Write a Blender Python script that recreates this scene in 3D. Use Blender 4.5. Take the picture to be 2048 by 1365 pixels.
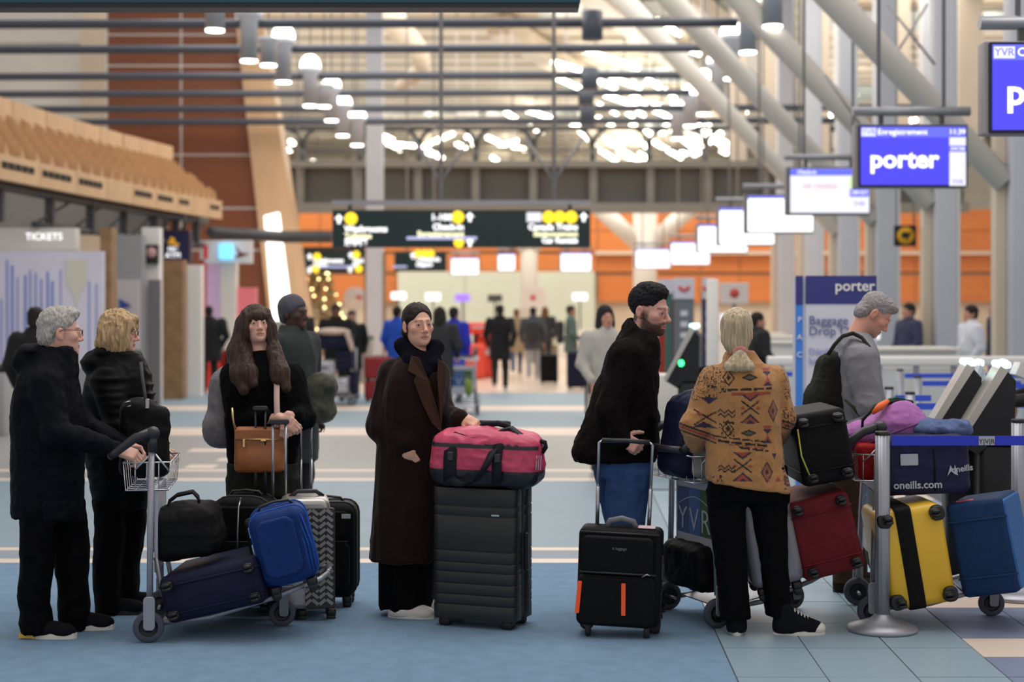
import bpy, math, random
import numpy as np
from mathutils import Vector, Matrix, Euler
for o in list(bpy.data.objects): bpy.data.objects.remove(o, do_unlink=True)
SC = bpy.context.scene
COL = SC.collection
PI = math.pi
# ------------------------------------------------------------------ camera
FPX, CH, HZ = 3200.0, 1.68, 620.0          # focal length in pixels, eye height, horizon row (2048x1365 frame)
cam = bpy.data.cameras.new('camera'); camo = bpy.data.objects.new('camera', cam); COL.objects.link(camo)
cam.sensor_width = 36.0; cam.lens = FPX/2048*36
camo.location = (0, 0, CH); camo.rotation_euler = (PI/2, 0, 0)
cam.shift_y = -(1365/2-HZ)/2048.0
cam.clip_start = 0.1; cam.clip_end = 400
cam.dof.use_dof = True; cam.dof.focus_distance = 8.45; cam.dof.aperture_fstop = 1.5; cam.dof.aperture_blades = 9
SC.camera = camo
# ------------------------------------------------------------------ light
w = bpy.data.worlds.new('hall_ambient'); SC.world = w; w.use_nodes = True
w.node_tree.nodes['Background'].inputs[0].default_value = (1.0, 0.955, 0.93, 1)
w.node_tree.nodes['Background'].inputs[1].default_value = 0.52
def area(name, loc, sx, sy, power, col=(1, .95, .88), rot=(0, 0, 0)):
    l = bpy.data.lights.new(name, 'AREA'); l.shape = 'RECTANGLE'; l.size = sx; l.size_y = sy; l.energy = power; l.color = col
    o = bpy.data.objects.new(name, l); o.location = loc; o.rotation_euler = rot; COL.objects.link(o); return o
area('hall_ceiling_light', (1.0, 9.5, 8.5), 9, 5, 400, (1, .96, .93))
area('hall_ceiling_light', (1.0, 20, 9.5), 14, 8, 430, (1, .95, .89))
area('hall_ceiling_light', (1.0, 33, 10.5), 18, 10, 1100, (1, .95, .88))
area('hall_ceiling_light', (1.0, 52, 11.5), 26, 14, 3000, (1, .94, .86))
area('hall_ceiling_light', (0.0, 85, 12.0), 40, 30, 7000, (1, .94, .86))
area('ceiling_fill_light', (4.0, 72, 7.6), 50, 36, 3600, (1, .95, .88), (PI, 0, 0))  # unseen fill light, added to brighten the far ceiling from below
SC.view_settings.view_transform = 'Standard'; SC.view_settings.look = 'None'
SC.view_settings.gamma = 1.0; SC.view_settings.use_curve_mapping = False
SC.view_settings.exposure = 0.25
# ------------------------------------------------------------------ helpers
def W(px, py, Y): return Vector(((px-1024)*Y/FPX, Y, CH-(py-HZ)*Y/FPX))
def YF(py): return FPX*CH/(py-HZ)            # depth of a floor point seen at row py
def GX(px, Y): return (px-1024)*Y/FPX
def GZ(py, Y): return CH-(py-HZ)*Y/FPX
def lin(c):
    return tuple(((v/255.0)/12.92 if v/255.0 <= .04045 else ((v/255.0+.055)/1.055)**2.4) for v in c[:3])
MATS = {}
def M(name, col=(128, 128, 128), rough=.6, metal=0.0, emis=0.0, var=None, bump=None, alpha=None, spec=.5, vcol=False, coat=0, sheen=0, stretch=None, trans=0):
    """procedural Principled material: var=(scale, amount) colour mottling, bump=(scale, strength)"""
    if name in MATS: return MATS[name]
    m = bpy.data.materials.new(name); m.use_nodes = True; MATS[name] = m
    nt = m.node_tree; N = nt.nodes; L = nt.links; b = N['Principled BSDF']
    c = lin(col)+(1,)
    b.inputs['Base Color'].default_value = c; b.inputs['Roughness'].default_value = rough; b.inputs['Metallic'].default_value = metal
    b.inputs['Specular IOR Level'].default_value = spec
    if coat: b.inputs['Coat Weight'].default_value = coat
    if sheen: b.inputs['Sheen Weight'].default_value = sheen; b.inputs['Sheen Roughness'].default_value = .4
    if trans: b.inputs['Transmission Weight'].default_value = trans
    if emis: b.inputs['Base Color'].default_value = tuple(q*(.2 if emis > .5 else 1) for q in c[:3])+(1,); b.inputs['Emission Color'].default_value = c; b.inputs['Emission Strength'].default_value = emis
    if alpha is not None: b.inputs['Alpha'].default_value = alpha
    tc = None
    def coord():
        nonlocal tc
        if tc is None:
            t = N.new('ShaderNodeTexCoord'); tc = t.outputs['Object']
            if stretch:
                mp = N.new('ShaderNodeMapping'); mp.inputs['Scale'].default_value = stretch; L.new(tc, mp.inputs['Vector']); tc = mp.outputs[0]
        return tc
    src = None
    if vcol:
        a = N.new('ShaderNodeAttribute'); a.attribute_name = 'Col'; src = a.outputs['Color']
    if var:
        n = N.new('ShaderNodeTexNoise'); n.inputs['Scale'].default_value = var[0]; n.inputs['Detail'].default_value = 5; n.inputs['Roughness'].default_value = .6
        L.new(coord(), n.inputs['Vector'])
        mr = N.new('ShaderNodeMapRange'); mr.inputs['From Min'].default_value = .3; mr.inputs['From Max'].default_value = .7
        mr.inputs['To Min'].default_value = 1-var[1]; mr.inputs['To Max'].default_value = 1+var[1]; L.new(n.outputs['Fac'], mr.inputs['Value'])
        mx = N.new('ShaderNodeVectorMath'); mx.operation = 'SCALE'
        if src: L.new(src, mx.inputs[0])
        else: mx.inputs[0].default_value = c[:3]
        L.new(mr.outputs[0], mx.inputs['Scale']); src = mx.outputs[0]
    if src: L.new(src, b.inputs['Base Color'])
    if bump:
        n = N.new('ShaderNodeTexNoise'); n.inputs['Scale'].default_value = bump[0]; n.inputs['Detail'].default_value = 3; L.new(coord(), n.inputs['Vector'])
        bp = N.new('ShaderNodeBump'); bp.inputs['Strength'].default_value = bump[1]; bp.inputs['Distance'].default_value = .01
        L.new(n.outputs['Fac'], bp.inputs['Height']); L.new(bp.outputs[0], b.inputs['Normal'])
    return m
def rawobj(name, me, parent=None):
    o = bpy.data.objects.new(name, me); COL.objects.link(o)
    if parent is not None: o.parent = parent
    return o
def tag(o, label=None, cat=None, group=None, kind=None):
    if label: o['label'] = label
    if cat: o['category'] = cat
    if group: o['group'] = group
    if kind: o['kind'] = kind
    return o
def thing(name, label, cat, loc=(0, 0, 0), rz=0.0, group=None):
    o = bpy.data.objects.new(name, None); COL.objects.link(o); o.location = loc; o.rotation_euler = (0, 0, rz); o.empty_display_size = .1
    return tag(o, label, cat, group)
def copy_tree(o, parent=None):
    c = o.copy(); COL.objects.link(c); c.parent = parent
    for ch in list(o.children): copy_tree(ch, c)
    return c
def fastmesh(name, V, Q, mats, smooth=True, vcol=None, midx=None):
    """mesh from numpy verts (n,3) and quads (m,4)"""
    me = bpy.data.meshes.new(name); V = np.asarray(V, np.float32); Q = np.asarray(Q, np.int32)
    me.vertices.add(len(V)); me.vertices.foreach_set('co', V.ravel())
    k = Q.shape[1]
    me.loops.add(Q.size); me.loops.foreach_set('vertex_index', Q.ravel())
    me.polygons.add(len(Q)); me.polygons.foreach_set('loop_start', np.arange(0, Q.size, k, dtype=np.int32))
    me.polygons.foreach_set('loop_total', np.full(len(Q), k, np.int32))
    me.polygons.foreach_set('use_smooth', np.full(len(Q), smooth, bool))
    for mm in mats: me.materials.append(mm)
    if midx is not None: me.polygons.foreach_set('material_index', np.asarray(midx, np.int32))
    me.update(calc_edges=True)
    if vcol is not None:
        at = me.color_attributes.new('Col', 'FLOAT_COLOR', 'POINT')
        at.data.foreach_set('color', np.concatenate([vcol, np.ones((len(V), 1))], 1).astype(np.float32).ravel())
    return me
class MB:
    """collects simple solids into one mesh"""
    def __init__(s): s.v = []; s.f = []; s.sm = []; s.mi = []; s.cur = 0
    def add(s, vs, fs, smooth=False, T=None):
        o = len(s.v)
        s.v += [tuple(T @ Vector(p)) if T is not None else tuple(p) for p in vs]
        s.f += [tuple(o+i for i in f) for f in fs]; s.sm += [smooth]*len(fs); s.mi += [s.cur]*len(fs); return s
    def box(s, c, d, T=None, rot=None):
        x, y, z = d[0]/2, d[1]/2, d[2]/2
        vs = [(sx*x, sy*y, sz*z) for sx in (-1, 1) for sy in (-1, 1) for sz in (-1, 1)]
        R = Matrix.Translation(c) @ (Euler(rot).to_matrix().to_4x4() if rot else Matrix())
        if T is not None: R = T @ R
        return s.add(vs, [(0, 1, 3, 2), (4, 6, 7, 5), (0, 4, 5, 1), (2, 3, 7, 6), (0, 2, 6, 4), (1, 5, 7, 3)], False, R)
    def rbox(s, c, d, r=.02, n=4, T=None, rot=None, axis=2, edge=None):
        """box rounded: outline corners with radius r around `axis`, plus a soft edge of radius `edge`"""
        ax = [i for i in range(3) if i != axis]; a, b = d[ax[0]]/2, d[ax[1]]/2; h = d[axis]/2
        r = min(r, a*.99, b*.99); e = min(edge if edge is not None else r*.5, r, h*.9)
        lay = []; st = 3 if e > 0 else 1
        for q in range(st): t = (q/(st-1) if st > 1 else 0)*PI/2; lay.append((-h+e-e*math.cos(t) if st > 1 else -h, e-e*math.sin(t) if st > 1 else 0))
        lay += [(-z, i) for z, i in reversed(lay)]
        vs = []; m = 0
        for z, ins in lay:
            ring = []
            for (cx, cy, a0) in ((a-r, b-r, 0), (-a+r, b-r, PI/2), (-a+r, -b+r, PI), (a-r, -b+r, 1.5*PI)):
                for k in range(n+1):
                    t = a0+k/n*PI/2; rr = max(r-ins, .0005); ring.append((cx+rr*math.cos(t), cy+rr*math.sin(t)))
            m = len(ring)
            for (p, q) in ring:
                v = [0, 0, 0]; v[ax[0]] = p; v[ax[1]] = q; v[axis] = z; vs.append(v)
        fs = []
        for i in range(len(lay)-1):
            for k in range(m): fs.append((i*m+k, i*m+(k+1) % m, (i+1)*m+(k+1) % m, (i+1)*m+k))
        R = Matrix.Translation(c) @ (Euler(rot).to_matrix().to_4x4() if rot else Matrix())
        if T is not None: R = T @ R
        if axis == 1: fs = [tuple(reversed(f)) for f in fs]
        s.add(vs, fs, True, R)
        o = len(s.v)-len(vs); cap = [tuple(range(o, o+m))[::-1], tuple(range(len(s.v)-m, len(s.v)))]
        if axis == 1: cap = [c_[::-1] for c_ in cap]
        s.f += cap; s.sm += [False, False]; s.mi += [s.cur]*2; return s
    def tube(s, pts, r, n=8, T=None, closed=False, flat=1.0):
        P = [Vector(p) for p in pts]; rs = r if isinstance(r, (list, tuple)) else [r]*len(P); vs = []; up = None
        for i, p in enumerate(P):
            if closed: d = P[(i+1) % len(P)]-P[i-1]
            else: d = P[min(i+1, len(P)-1)]-P[max(i-1, 0)]
            d = d.normalized() if d.length > 1e-9 else Vector((0, 0, 1))
            if up is None: up = Vector((0, 0, 1)) if abs(d.z) < .9 else Vector((0, 1, 0))
            sd = d.cross(up).normalized(); up = sd.cross(d).normalized()
            for k in range(n): t = 2*PI*k/n; vs.append(p+sd*math.cos(t)*rs[i]+up*math.sin(t)*rs[i]*flat)
        fs = []; m = len(P)
        for i in range(m if closed else m-1):
            for k in range(n): fs.append((i*n+k, i*n+(k+1) % n, ((i+1) % m)*n+(k+1) % n, ((i+1) % m)*n+k))
        s.add(vs, fs, True, T)
        if not closed:
            o = len(s.v)-len(vs); s.f += [tuple(range(o, o+n))[::-1], tuple(range(len(s.v)-n, len(s.v)))]; s.sm += [False]*2; s.mi += [s.cur]*2
        return s
    def cyl(s, a, b, r, r2=None, n=16, T=None): return s.tube([a, b], [r, r if r2 is None else r2], n, T)
    def lathe(s, prof, n=24, T=None, axis='z'):
        vs = []; 
        for (r, z) in prof:
            for k in range(n):
                t = 2*PI*k/n; p = (r*math.cos(t), r*math.sin(t), z)
                vs.append(p if axis == 'z' else ((p[0], p[2], p[1]) if axis == 'y' else (p[2], p[0], p[1])))
        fs = [(i*n+k, i*n+(k+1) % n, (i+1)*n+(k+1) % n, (i+1)*n+k) for i in range(len(prof)-1) for k in range(n)]
        if axis == 'y': fs = [f[::-1] for f in fs]
        return s.add(vs, fs, True, T)
    def prism(s, outline, t0, t1, axis='y', T=None, smooth=False):
        """extrude a 2D outline; axis y: outline=(x,z)"""
        n = len(outline); vs = []
        for t in (t0, t1):
            for (a, b) in outline: vs.append((a, t, b) if axis == 'y' else ((t, a, b) if axis == 'x' else (a, b, t)))
        fs = [(k, (k+1) % n, n+(k+1) % n, n+k) for k in range(n)]+[tuple(range(n))[::-1], tuple(range(n, 2*n))]
        return s.add(vs, fs, smooth, T)
    def sphere(s, c, r, n=16, m=10, T=None):
        rr = r if isinstance(r, (list, tuple)) else (r, r, r); vs = []
        for i in range(m+1):
            ph = PI*i/m
            for k in range(n): t = 2*PI*k/n; vs.append((c[0]+rr[0]*math.sin(ph)*math.cos(t), c[1]+rr[1]*math.sin(ph)*math.sin(t), c[2]+rr[2]*math.cos(ph)))
        return s.add(vs, [(i*n+k, (i+1)*n+k, (i+1)*n+(k+1) % n, i*n+(k+1) % n) for i in range(m) for k in range(n)], True, T)
    def mesh(s, name, mats):
        me = bpy.data.meshes.new(name); me.from_pydata(s.v, [], s.f)
        for mm in (mats if isinstance(mats, (list, tuple)) else [mats]): me.materials.append(mm)
        me.polygons.foreach_set('use_smooth', s.sm); me.polygons.foreach_set('material_index', s.mi); me.update(); return me
    def build(s, name, mats, parent=None, loc=None, rot=None, label=None):
        o = rawobj(name, s.mesh(name, mats), parent)
        if loc is not None: o.location = loc
        if rot is not None: o.rotation_euler = rot
        if label: o['label'] = label
        return o
def text(name, body, size, mat, parent=None, loc=(0, 0, 0), rot=(PI/2, 0, 0), ext=.002, align='CENTER', sx=1.0, bold=0.0, space=1.0):
    cu = bpy.data.curves.new('t', 'FONT'); cu.body = body; cu.size = size; cu.extrude = ext; cu.align_x = align; cu.align_y = 'CENTER'; cu.offset = bold; cu.space_character = space; cu.resolution_u = 3
    t = bpy.data.objects.new('t', cu); COL.objects.link(t)
    dg = bpy.context.evaluated_depsgraph_get(); me = bpy.data.meshes.new_from_object(t.evaluated_get(dg))
    bpy.data.objects.remove(t, do_unlink=True); me.materials.clear(); me.materials.append(mat)
    o = rawobj(name, me, parent); o.location = loc; o.rotation_euler = rot; o.scale = (sx, 1, 1); return o
def structure(o): o['kind'] = 'structure'; return o
# ================================================================== the setting
def pbox(mb, x0, x1, y0, y1, Y, dep=.2):
    """box whose front face, at depth Y, spans columns x0..x1 and rows y0..y1"""
    a, b = GX(x0, Y), GX(x1, Y); z1, z0 = GZ(y0, Y), GZ(y1, Y)
    mb.box(((a+b)/2, Y+dep/2, (z0+z1)/2), (b-a, dep, z1-z0)); return mb
def pb(name, mat, x0, x1, y0, y1, Y, dep=.2, parent=None, floor=False):
    mb = MB()
    if floor: y1 = HZ+FPX*CH/Y
    return pbox(mb, x0, x1, y0, y1, Y, dep).build(name, mat, parent)
rnd = random.Random(5)
m_carpet = M('carpet_blue', (118, 145, 170), .95, var=(9, .10), bump=(900, .35), spec=.1)
m_tileblue = M('tile_blue_grey', (138, 160, 174), .42, var=(1.2, .05))
m_tilelav = M('tile_slate_blue', (122, 132, 158), .42, var=(1.2, .05))
m_cream = M('tile_cream', (216, 199, 184), .42, var=(1.5, .04))
m_teal = M('floor_pale_blue', (124, 145, 158), .55, var=(2, .05))
m_greyf = M('floor_grey_beige', (142, 143, 142), .4, var=(2, .04))
m_greyl = M('floor_grey_lavender', (130, 140, 152), .6, var=(3, .04))
m_far = M('floor_far_travertine', (222, 200, 180), .25, var=(1.0, .07))
m_grout = M('floor_joint', (70, 76, 84), .8)
fl = structure(MB().box((0, 62, -.03), (80, 120, .05)).build('floor', m_grout))
EDGE = lambda Y: GX(1138, Y) + .4526*FPX*CH/FPX - 0.0          # carpet edge runs towards the vanishing point
def edge(Y): return (1138-1024)*Y/FPX + .4526*CH
def slab(name, mat, x0, x1, y0, y1, t=.006, cut=False, parent=fl, top=0.0):
    """floor piece; right end follows the carpet edge when cut"""
    xa, xb = (edge(y0), edge(y1)) if cut else (x1, x1)
    ol = [(x0, y0), (xa, y0), (xb, y1), (x0, y1)]
    return MB().prism(ol, top-t, top, axis='z').build(name, mat, parent)
bands = [(3.0, 10.62, m_carpet, 'carpet_strip'), (10.62, 10.80, m_cream, 'cream_stripe'), (10.80, 11.17, m_greyl, 'grey_strip'), (11.17, 11.31, m_cream, 'cream_stripe'),
         (11.31, 15.72, m_teal, 'blue_strip'), (15.72, 15.95, m_cream, 'cream_stripe'), (15.95, 16.62, m_greyf, 'grey_strip'), (16.62, 16.85, m_cream, 'cream_stripe'),
         (16.85, 21.4, m_greyf, 'grey_strip'), (21.4, 22.8, m_cream, 'cream_stripe'), (22.8, 26.6, m_teal, 'blue_strip'), (26.6, 28.0, m_cream, 'cream_stripe'), (28.0, 32.4, m_teal, 'blue_strip')]
for i, (a, b, mm, nm) in enumerate(bands):
    slab(nm, mm, -14, 0, a, b-.004, cut=True)
for (px0, px1, a, b) in ((372, 452, 18.9, 19.35), (366, 425, 16.95, 17.35), (430, 520, 17.75, 18.1)):      # short cream bars inlaid in the grey strip
    slab('cream_bar', m_cream, GX(px0, a), GX(px1, a), a, b, t=.004, top=.001)
ty = 32.4
while ty < 62:                                                                             # far travertine hall floor, laid in courses
    slab('travertine_course', m_far, -30, 30, ty, ty+1.18, t=.005); ty += 1.2
# blue tiles beside the carpet, then the banded tiles; each tile is a piece
tw, tl, sh = .413, .63, .0356
def tilemesh(nm, wd, ln, mm, t=.012):
    g = .003; return MB().prism([(g, g), (wd-g, g), (wd-g+sh*ln, ln-g), (g+sh*ln, ln-g)], -t, 0, axis='z').mesh(nm, mm)
t_b = tilemesh('floor_tile', tw, tl, m_tileblue); t_c = tilemesh('floor_tile', tw, .44, m_cream); t_l = tilemesh('floor_tile', tw, .42, m_tilelav)
for c in range(3):
    for r in range(14):
        Y = 7.94-.63*3+r*tl; o = rawobj('floor_tile', t_b, fl); o.location = (edge(Y)+c*tw+.004, Y, rnd.uniform(-.0006, .0006))
for c in range(3, 11):
    Y = 7.735-1.28*2; k = 0
    while Y < 15:
        for me_, ln in ((t_l, .42), (t_l, .42), (t_c, .44))[::1]:
            if c > 5 and Y > 12.5: Y += ln; continue
            o = rawobj('floor_tile', me_, fl); o.location = (edge(Y-.84)+c*tw+.004, Y-.84, rnd.uniform(-.0006, .0006)); Y += ln
for (x0, a, b, mm) in ((3*tw, 14.6, 32.4, m_teal), (0, 15.0, 32.4, m_teal)):
    e0, e1 = edge(a), edge(b)
    if x0 == 0: MB().prism([(e0, a), (e0+3*tw, a), (e1+3*tw, b), (e1, b)], -.006, 0, axis='z').build('blue_strip', mm, fl)
    else: MB().prism([(e0+x0+.01, a), (16, a), (16, b), (e1+x0+.01, b)], -.006, 0, axis='z').build('blue_strip', mm, fl)
m_pale = M('panel_pale_grey', (222, 219, 211), .6, var=(.8, .05)); m_white = M('paint_white', (232, 230, 226), .5); m_grey = M('paint_grey', (150, 152, 154), .5)
m_lgrey = M('column_grey', (192, 195, 202), .45, var=(.7, .04)); m_orange = M('panel_orange', (208, 126, 68), .4, var=(1.5, .09), stretch=(.3, 1, 3))
m_rust = M('panel_rust', (122, 68, 38), .45, var=(2.0, .10), stretch=(.3, 1, 4)); m_wood = M('wood_pale', (205, 168, 128), .5, var=(3, .10), stretch=(1, 1, .3))
m_dark = M('steel_dark', (62, 64, 66), .5); m_girder = M('steel_girder', (126, 122, 114), .55, var=(.8, .06)); m_girdp = M('steel_girder_panel', (104, 101, 95), .55, var=(.5, .08))
m_rail = M('pipe_blue_grey', (78, 84, 96), .4, .1); m_strut = M('strut_warm_white', (214, 209, 200), .4, var=(.6, .04)); m_beige = M('beige_cladding', (204, 190, 170), .5, var=(1, .06), stretch=(1, 1, .2))
m_concrete = M('concrete', (150, 146, 140), .8, var=(2, .10), bump=(30, .1)); m_stone = M('stone_travertine', (140, 108, 74), .5, var=(5, .25)); m_black = M('black_plastic', (18, 18, 20), .45)
# ceiling far behind the bridge with raised ribs running across
m_ceil = M('ceiling_warm_white', (226, 212, 190), .6, var=(.15, .12), stretch=(.2, 1, 1)); m_ceilrib = M('ceiling_rib', (186, 176, 160), .6)
ceil = structure(MB().box((8, 90, 13.1), (110, 80, .2)).build('ceiling', m_ceil))
rib = MB().box((0, 0, 0), (110, .35, .12)).mesh('ceiling_rib', m_ceilrib)
yy = 52.0
while yy < 128: o = rawobj('ceiling_rib', rib, ceil); o.location = (8, yy, 12.96); yy += 2.4
m_sky = M('ceiling_glass_panel', (196, 208, 206), .2)
for (a, b, c_, d) in ((1.0, 58, 8, 61), (12, 60, 20, 64), (2, 74, 12, 79), (14, 80, 26, 86), (-8, 88, 4, 92), (8, 96, 20, 101), (22, 66, 30, 72)):
    MB().box(((a+c_)/2, (b+d)/2, 12.9), (c_-a, d-b, .06)).build('glass_panel', m_sky, ceil)
m_farw = M('far_wall_glazed', (232, 224, 206), .4, var=(.3, .14))
wf = structure(MB().box((8, 118, 6.5), (120, .4, 13)).build('wall_far', m_farw))
for k in range(24): MB().box((-40+k*4, 117.7, 6.5), (.3, .2, 13)).build('mullion', m_ceilrib, wf)
# orange back wall below the bridge: one board per panel
YW = 60.0
wb = structure(MB().box((GX(1300, YW), YW+.3, 2.72), (44, .3, 5.44)).build('wall_back', m_beige))
def panel(parent, mat, x0, x1, y0, y1, Y, dep=.08, g=.03, name='panel'):
    a, b = GX(x0, Y), GX(x1, Y); z1, z0 = GZ(y0, Y), GZ(y1, Y)
    return MB().box(((a+b)/2, Y+dep/2, (z0+z1)/2), (b-a-g, dep, z1-z0-g)).build(name, mat, parent)
xs = [540, 640, 735, 800, 880, 960, 1050, 1130, 1195, 1290, 1400, 1480, 1560, 1650, 1740, 1830, 1920, 2010, 2100, 2200]
for a, b in zip(xs[:-1], xs[1:]):
    for r0, r1 in ((418, 462), (462, 503), (507, 545)): panel(wb, m_orange, a, b, r0, r1, YW-.06)
    if a >= 1180 or a < 790: panel(wb, m_orange, a, b, 549, 605, YW-.06)
m_mint = M('panel_pale_green', (206, 216, 200), .45, var=(.4, .04))
for a, b in ((795, 930), (930, 1045), (1055, 1190)): panel(wb, m_mint, a, b, 543, 690, YW-.5, .3, .02)
m_fascia = M('fascia_cream', (226, 214, 196), .5)
pb('trim_1', m_fascia, 1190, 2200, 503, 509, YW-.4, .3).__setitem__('kind', 'structure')
# V-braced concrete supports of the mezzanine
for k, (px, w_) in enumerate(((1058, 34), (1290, 48))):
    t = thing('braced_column', ('slim cream column with two slanting arms behind the green sign' if k == 0 else 'cream column with two slanting arms behind the bearded man'), 'column', (GX(px, 56), 56, 0))
    s = 56/FPX
    MB().cyl((0, 0, 0), (0, 0, 5.2), w_*s/2, n=20).build('shaft', m_strut, t)
    for d in (-1, 1): MB().cyl((0, 0, GZ(500, 56)), (d*(75+20*k)*s, 0, 5.3), .3).build('arm', m_strut, t)
# the steel footbridge
YB = 50.0
br = thing('steel_footbridge', 'dark grey steel footbridge girder crossing the whole hall', 'bridge', (0, YB, 0))
def bz(px): return -4.0e-5*(px-900)**2*.0
MB().box((GX(1100, YB), 0, GZ(375, YB)), (GX(2120, YB)-GX(470, YB), .3, GZ(335, YB)-GZ(415, YB))).build('web_plate', m_girdp, br)
for py, h in ((332, .2), (418, .28)): MB().box((GX(1100, YB), -.35, GZ(py, YB)), (GX(2120, YB)-GX(470, YB), .8, h)).build('flange', m_girder, br)
rb = MB().box((0, -.35, GZ(375, YB)), (.24, .42, 1.25)).mesh('stiffener', m_girder)
for px in (605, 720, 838, 952, 1066, 1185, 1298, 1412, 1525, 1640, 1755, 1870, 1985):
    o = rawobj('stiffener', rb, br); o.location = (GX(px, YB), 0, 0)
    mb = MB(); z0, z1 = GZ(330, YB), GZ(258, YB); X = GX(px, YB)
    mb.tube([(X, 0, z0), (X, 0, z0+.45*(z1-z0))], .09, 8)
    for d in (-1, 1): mb.tube([(X, 0, z0+.4*(z1-z0)), (X+d*.06, 0, z0+.7*(z1-z0)), (X+d*.2, 0, z0+.9*(z1-z0)), (X+d*.42, 0, z1)], .07, 8)
    mb.build('forked_post', m_dark, br)
MB().cyl((GX(470, YB), 0, GZ(256, YB)), (GX(2120, YB), 0, GZ(256, YB)), .075, n=10).build('hand_rail', m_dark, br)
MB().cyl((GX(470, YB), 0, GZ(300, YB)), (GX(2120, YB), 0, GZ(300, YB)), .03, n=8).build('mid_rail', m_dark, br)
# slanting beams under the far ceiling
for k, (a, b) in enumerate((((2.2, 52), (13.5, 90)), ((5.0, 52), (16, 84)), ((-.5, 60), (6, 84)))):
    p, q = Vector((a[0], a[1], 12.35)), Vector((b[0], b[1], 12.35)); d = q-p
    o = MB().box((0, 0, 0), (d.length, .9, .7)).build('roof_beam', m_strut if k < 2 else m_beige); o.location = (p+q)/2; o.rotation_euler = (0, 0, math.atan2(d.y, d.x))
    tag(o, ('broad pale roof beam running diagonally under the far ceiling, left of the two', 'broad pale roof beam running diagonally under the far ceiling, right of the two', 'narrow beige roof beam far above the green sign')[k], 'beam', 'roof beams')
# white strip lamps high in the far hall
m_strip = M('strip_lamp_glow', (255, 246, 228), .5, emis=11.0)
strips = [(1165, 100, 1217, 117), (1222, 118, 1276, 136), (1106, 124, 1160, 140), (1106, 152, 1163, 178), (1203, 150, 1282, 175), (1200, 163, 1230, 176), (1362, 95, 1398, 108), (1040, 216, 1113, 240),
          (1315, 40, 1358, 68), (1210, 190, 1275, 212), (1255, 185, 1290, 208), (1296, 160, 1318, 174), (1012, 225, 1040, 243), (1136, 244, 1162, 254), (1290, 212, 1340, 235), (1235, 212, 1265, 232),
          (1330, 180, 1352, 200), (1390, 240, 1462, 306), (1405, 262, 1450, 296), (1365, 278, 1398, 306), (1308, 284, 1362, 316), (1210, 276, 1290, 332), (1200, 300, 1252, 334), (1270, 275, 1300, 300),
          (1322, 242, 1345, 262), (765, 278, 800, 300), (775, 288, 830, 292), (855, 305, 885, 316), (852, 290, 905, 268), (975, 275, 1010, 290), (985, 315, 1005, 330), (1000, 290, 1035, 282), (1060, 254, 1085, 264),
          (1555, 195, 1572, 205), (1602, 205, 1625, 192), (1615, 235, 1628, 225), (1700, 180, 1712, 190), (1840, 208, 1858, 194), (1905, 70, 1942, 58), (1950, 55, 1990, 44), (1900, 52, 1930, 40), (1775, 248, 1832, 240), (1890, 118, 1906, 108), (1650, 240, 1668, 224), (1460, 292, 1478, 310), (1195, 236, 1225, 250), (1160, 262, 1190, 290)]
r9 = random.Random(21)
for _ in range(34):
    x_, y_ = r9.choice(((r9.uniform(1150, 1480), r9.uniform(190, 325)), (r9.uniform(560, 1160), r9.uniform(262, 326)), (r9.uniform(1180, 1450), r9.uniform(120, 320)))); l_ = r9.uniform(6, 34)
    strips.append((x_, y_, x_+l_, min(y_+l_*r9.uniform(.25, .75)*(1 if r9.random() < .8 else -1), 330)))
for si, (x0, y0, x1, y1) in enumerate(strips):
    zc = 10.9+.23*(si % 8)
    p, q = W(x0, y0, (zc-CH)*FPX/(HZ-y0)), W(x1, y1, (zc-CH)*FPX/(HZ-y1))
    o = MB().tube([p, q], .085 + .0006*(p.y-60), 6).build('strip_lamp', m_strip); tag(o, 'glowing white strip lamp under the far hall ceiling', 'lamp', 'strip lamps in the far ceiling')
    MB().cyl((p+q)/2, ((p.x+q.x)/2, (p.y+q.y)/2, 13.02), .03, n=5).build('hanger', m_rail, o)
# ---------------------------------------------------------------- pipes and pendant lamps in the middle distance
m_lampbody = M('lamp_body_metal', (200, 206, 216), .35, .15); m_lampglow = M('lamp_glow', (255, 250, 240), .5, emis=7.0)
ZR = 6.93
rails = []
for k, py in enumerate((47, 98, 152, 187, 217, 243)):
    Y = (ZR-CH)*FPX/(HZ-py); Y = (Y, Y, Y, 38.4, 39.4, 40.3)[k]; x1 = (1475, 1440, 1405, 1380, 1900, 1720)[k]
    o = MB().tube([(GX(-520, Y), Y, GZ(py+3, Y)), (GX(x1, Y), Y, GZ(py-2, Y))], .085, 10).build('ceiling_pipe', m_rail)
    tag(o, ['topmost of the grey pipes spanning the hall', 'second grey pipe from the top spanning the hall', 'third grey pipe from the top spanning the hall', 'fourth grey pipe from the top spanning the hall', 'fifth grey pipe from the top spanning the hall', 'lowest of the grey pipes spanning the hall'][k], 'pipe', 'pipes across the hall'); rails.append(Y)
def pendant(x, y, zb, label, group, h=1.0, r=.2, glow=True, dome=True):
    t = thing('pendant_lamp', label, 'lamp', (x, y, zb), 0, group)
    MB().lathe([(r*.75, .03), (r*.8, 0), (r*.8, h*.68), (r*1.15, h*.75), (r*1.2, h*.85), (r*1.1, h*.86), (0, h*.86)], 20).build('housing', m_lampbody, t)
    MB().lathe([(0, .02), (r*.74, .02), (r*.76, -.02), (0, -.025)][::-1], 20).build('lower_lens', m_lampglow, t)
    if dome: MB().lathe([(r*1.12, h*.86), (r*1.1, h*.95), (r*.9, h*1.06), (r*.5, h*1.14), (0, h*1.16)], 20).build('dome', m_lampglow, t)
    MB().cyl((0, 0, h*(1.15 if dome else .86)), (0, 0, 13-zb), .012, n=6).build('suspension_rod', m_rail, t)
    return t
ordn = ['nearest', 'second', 'third', 'fourth', 'fifth', 'farthest']
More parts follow.
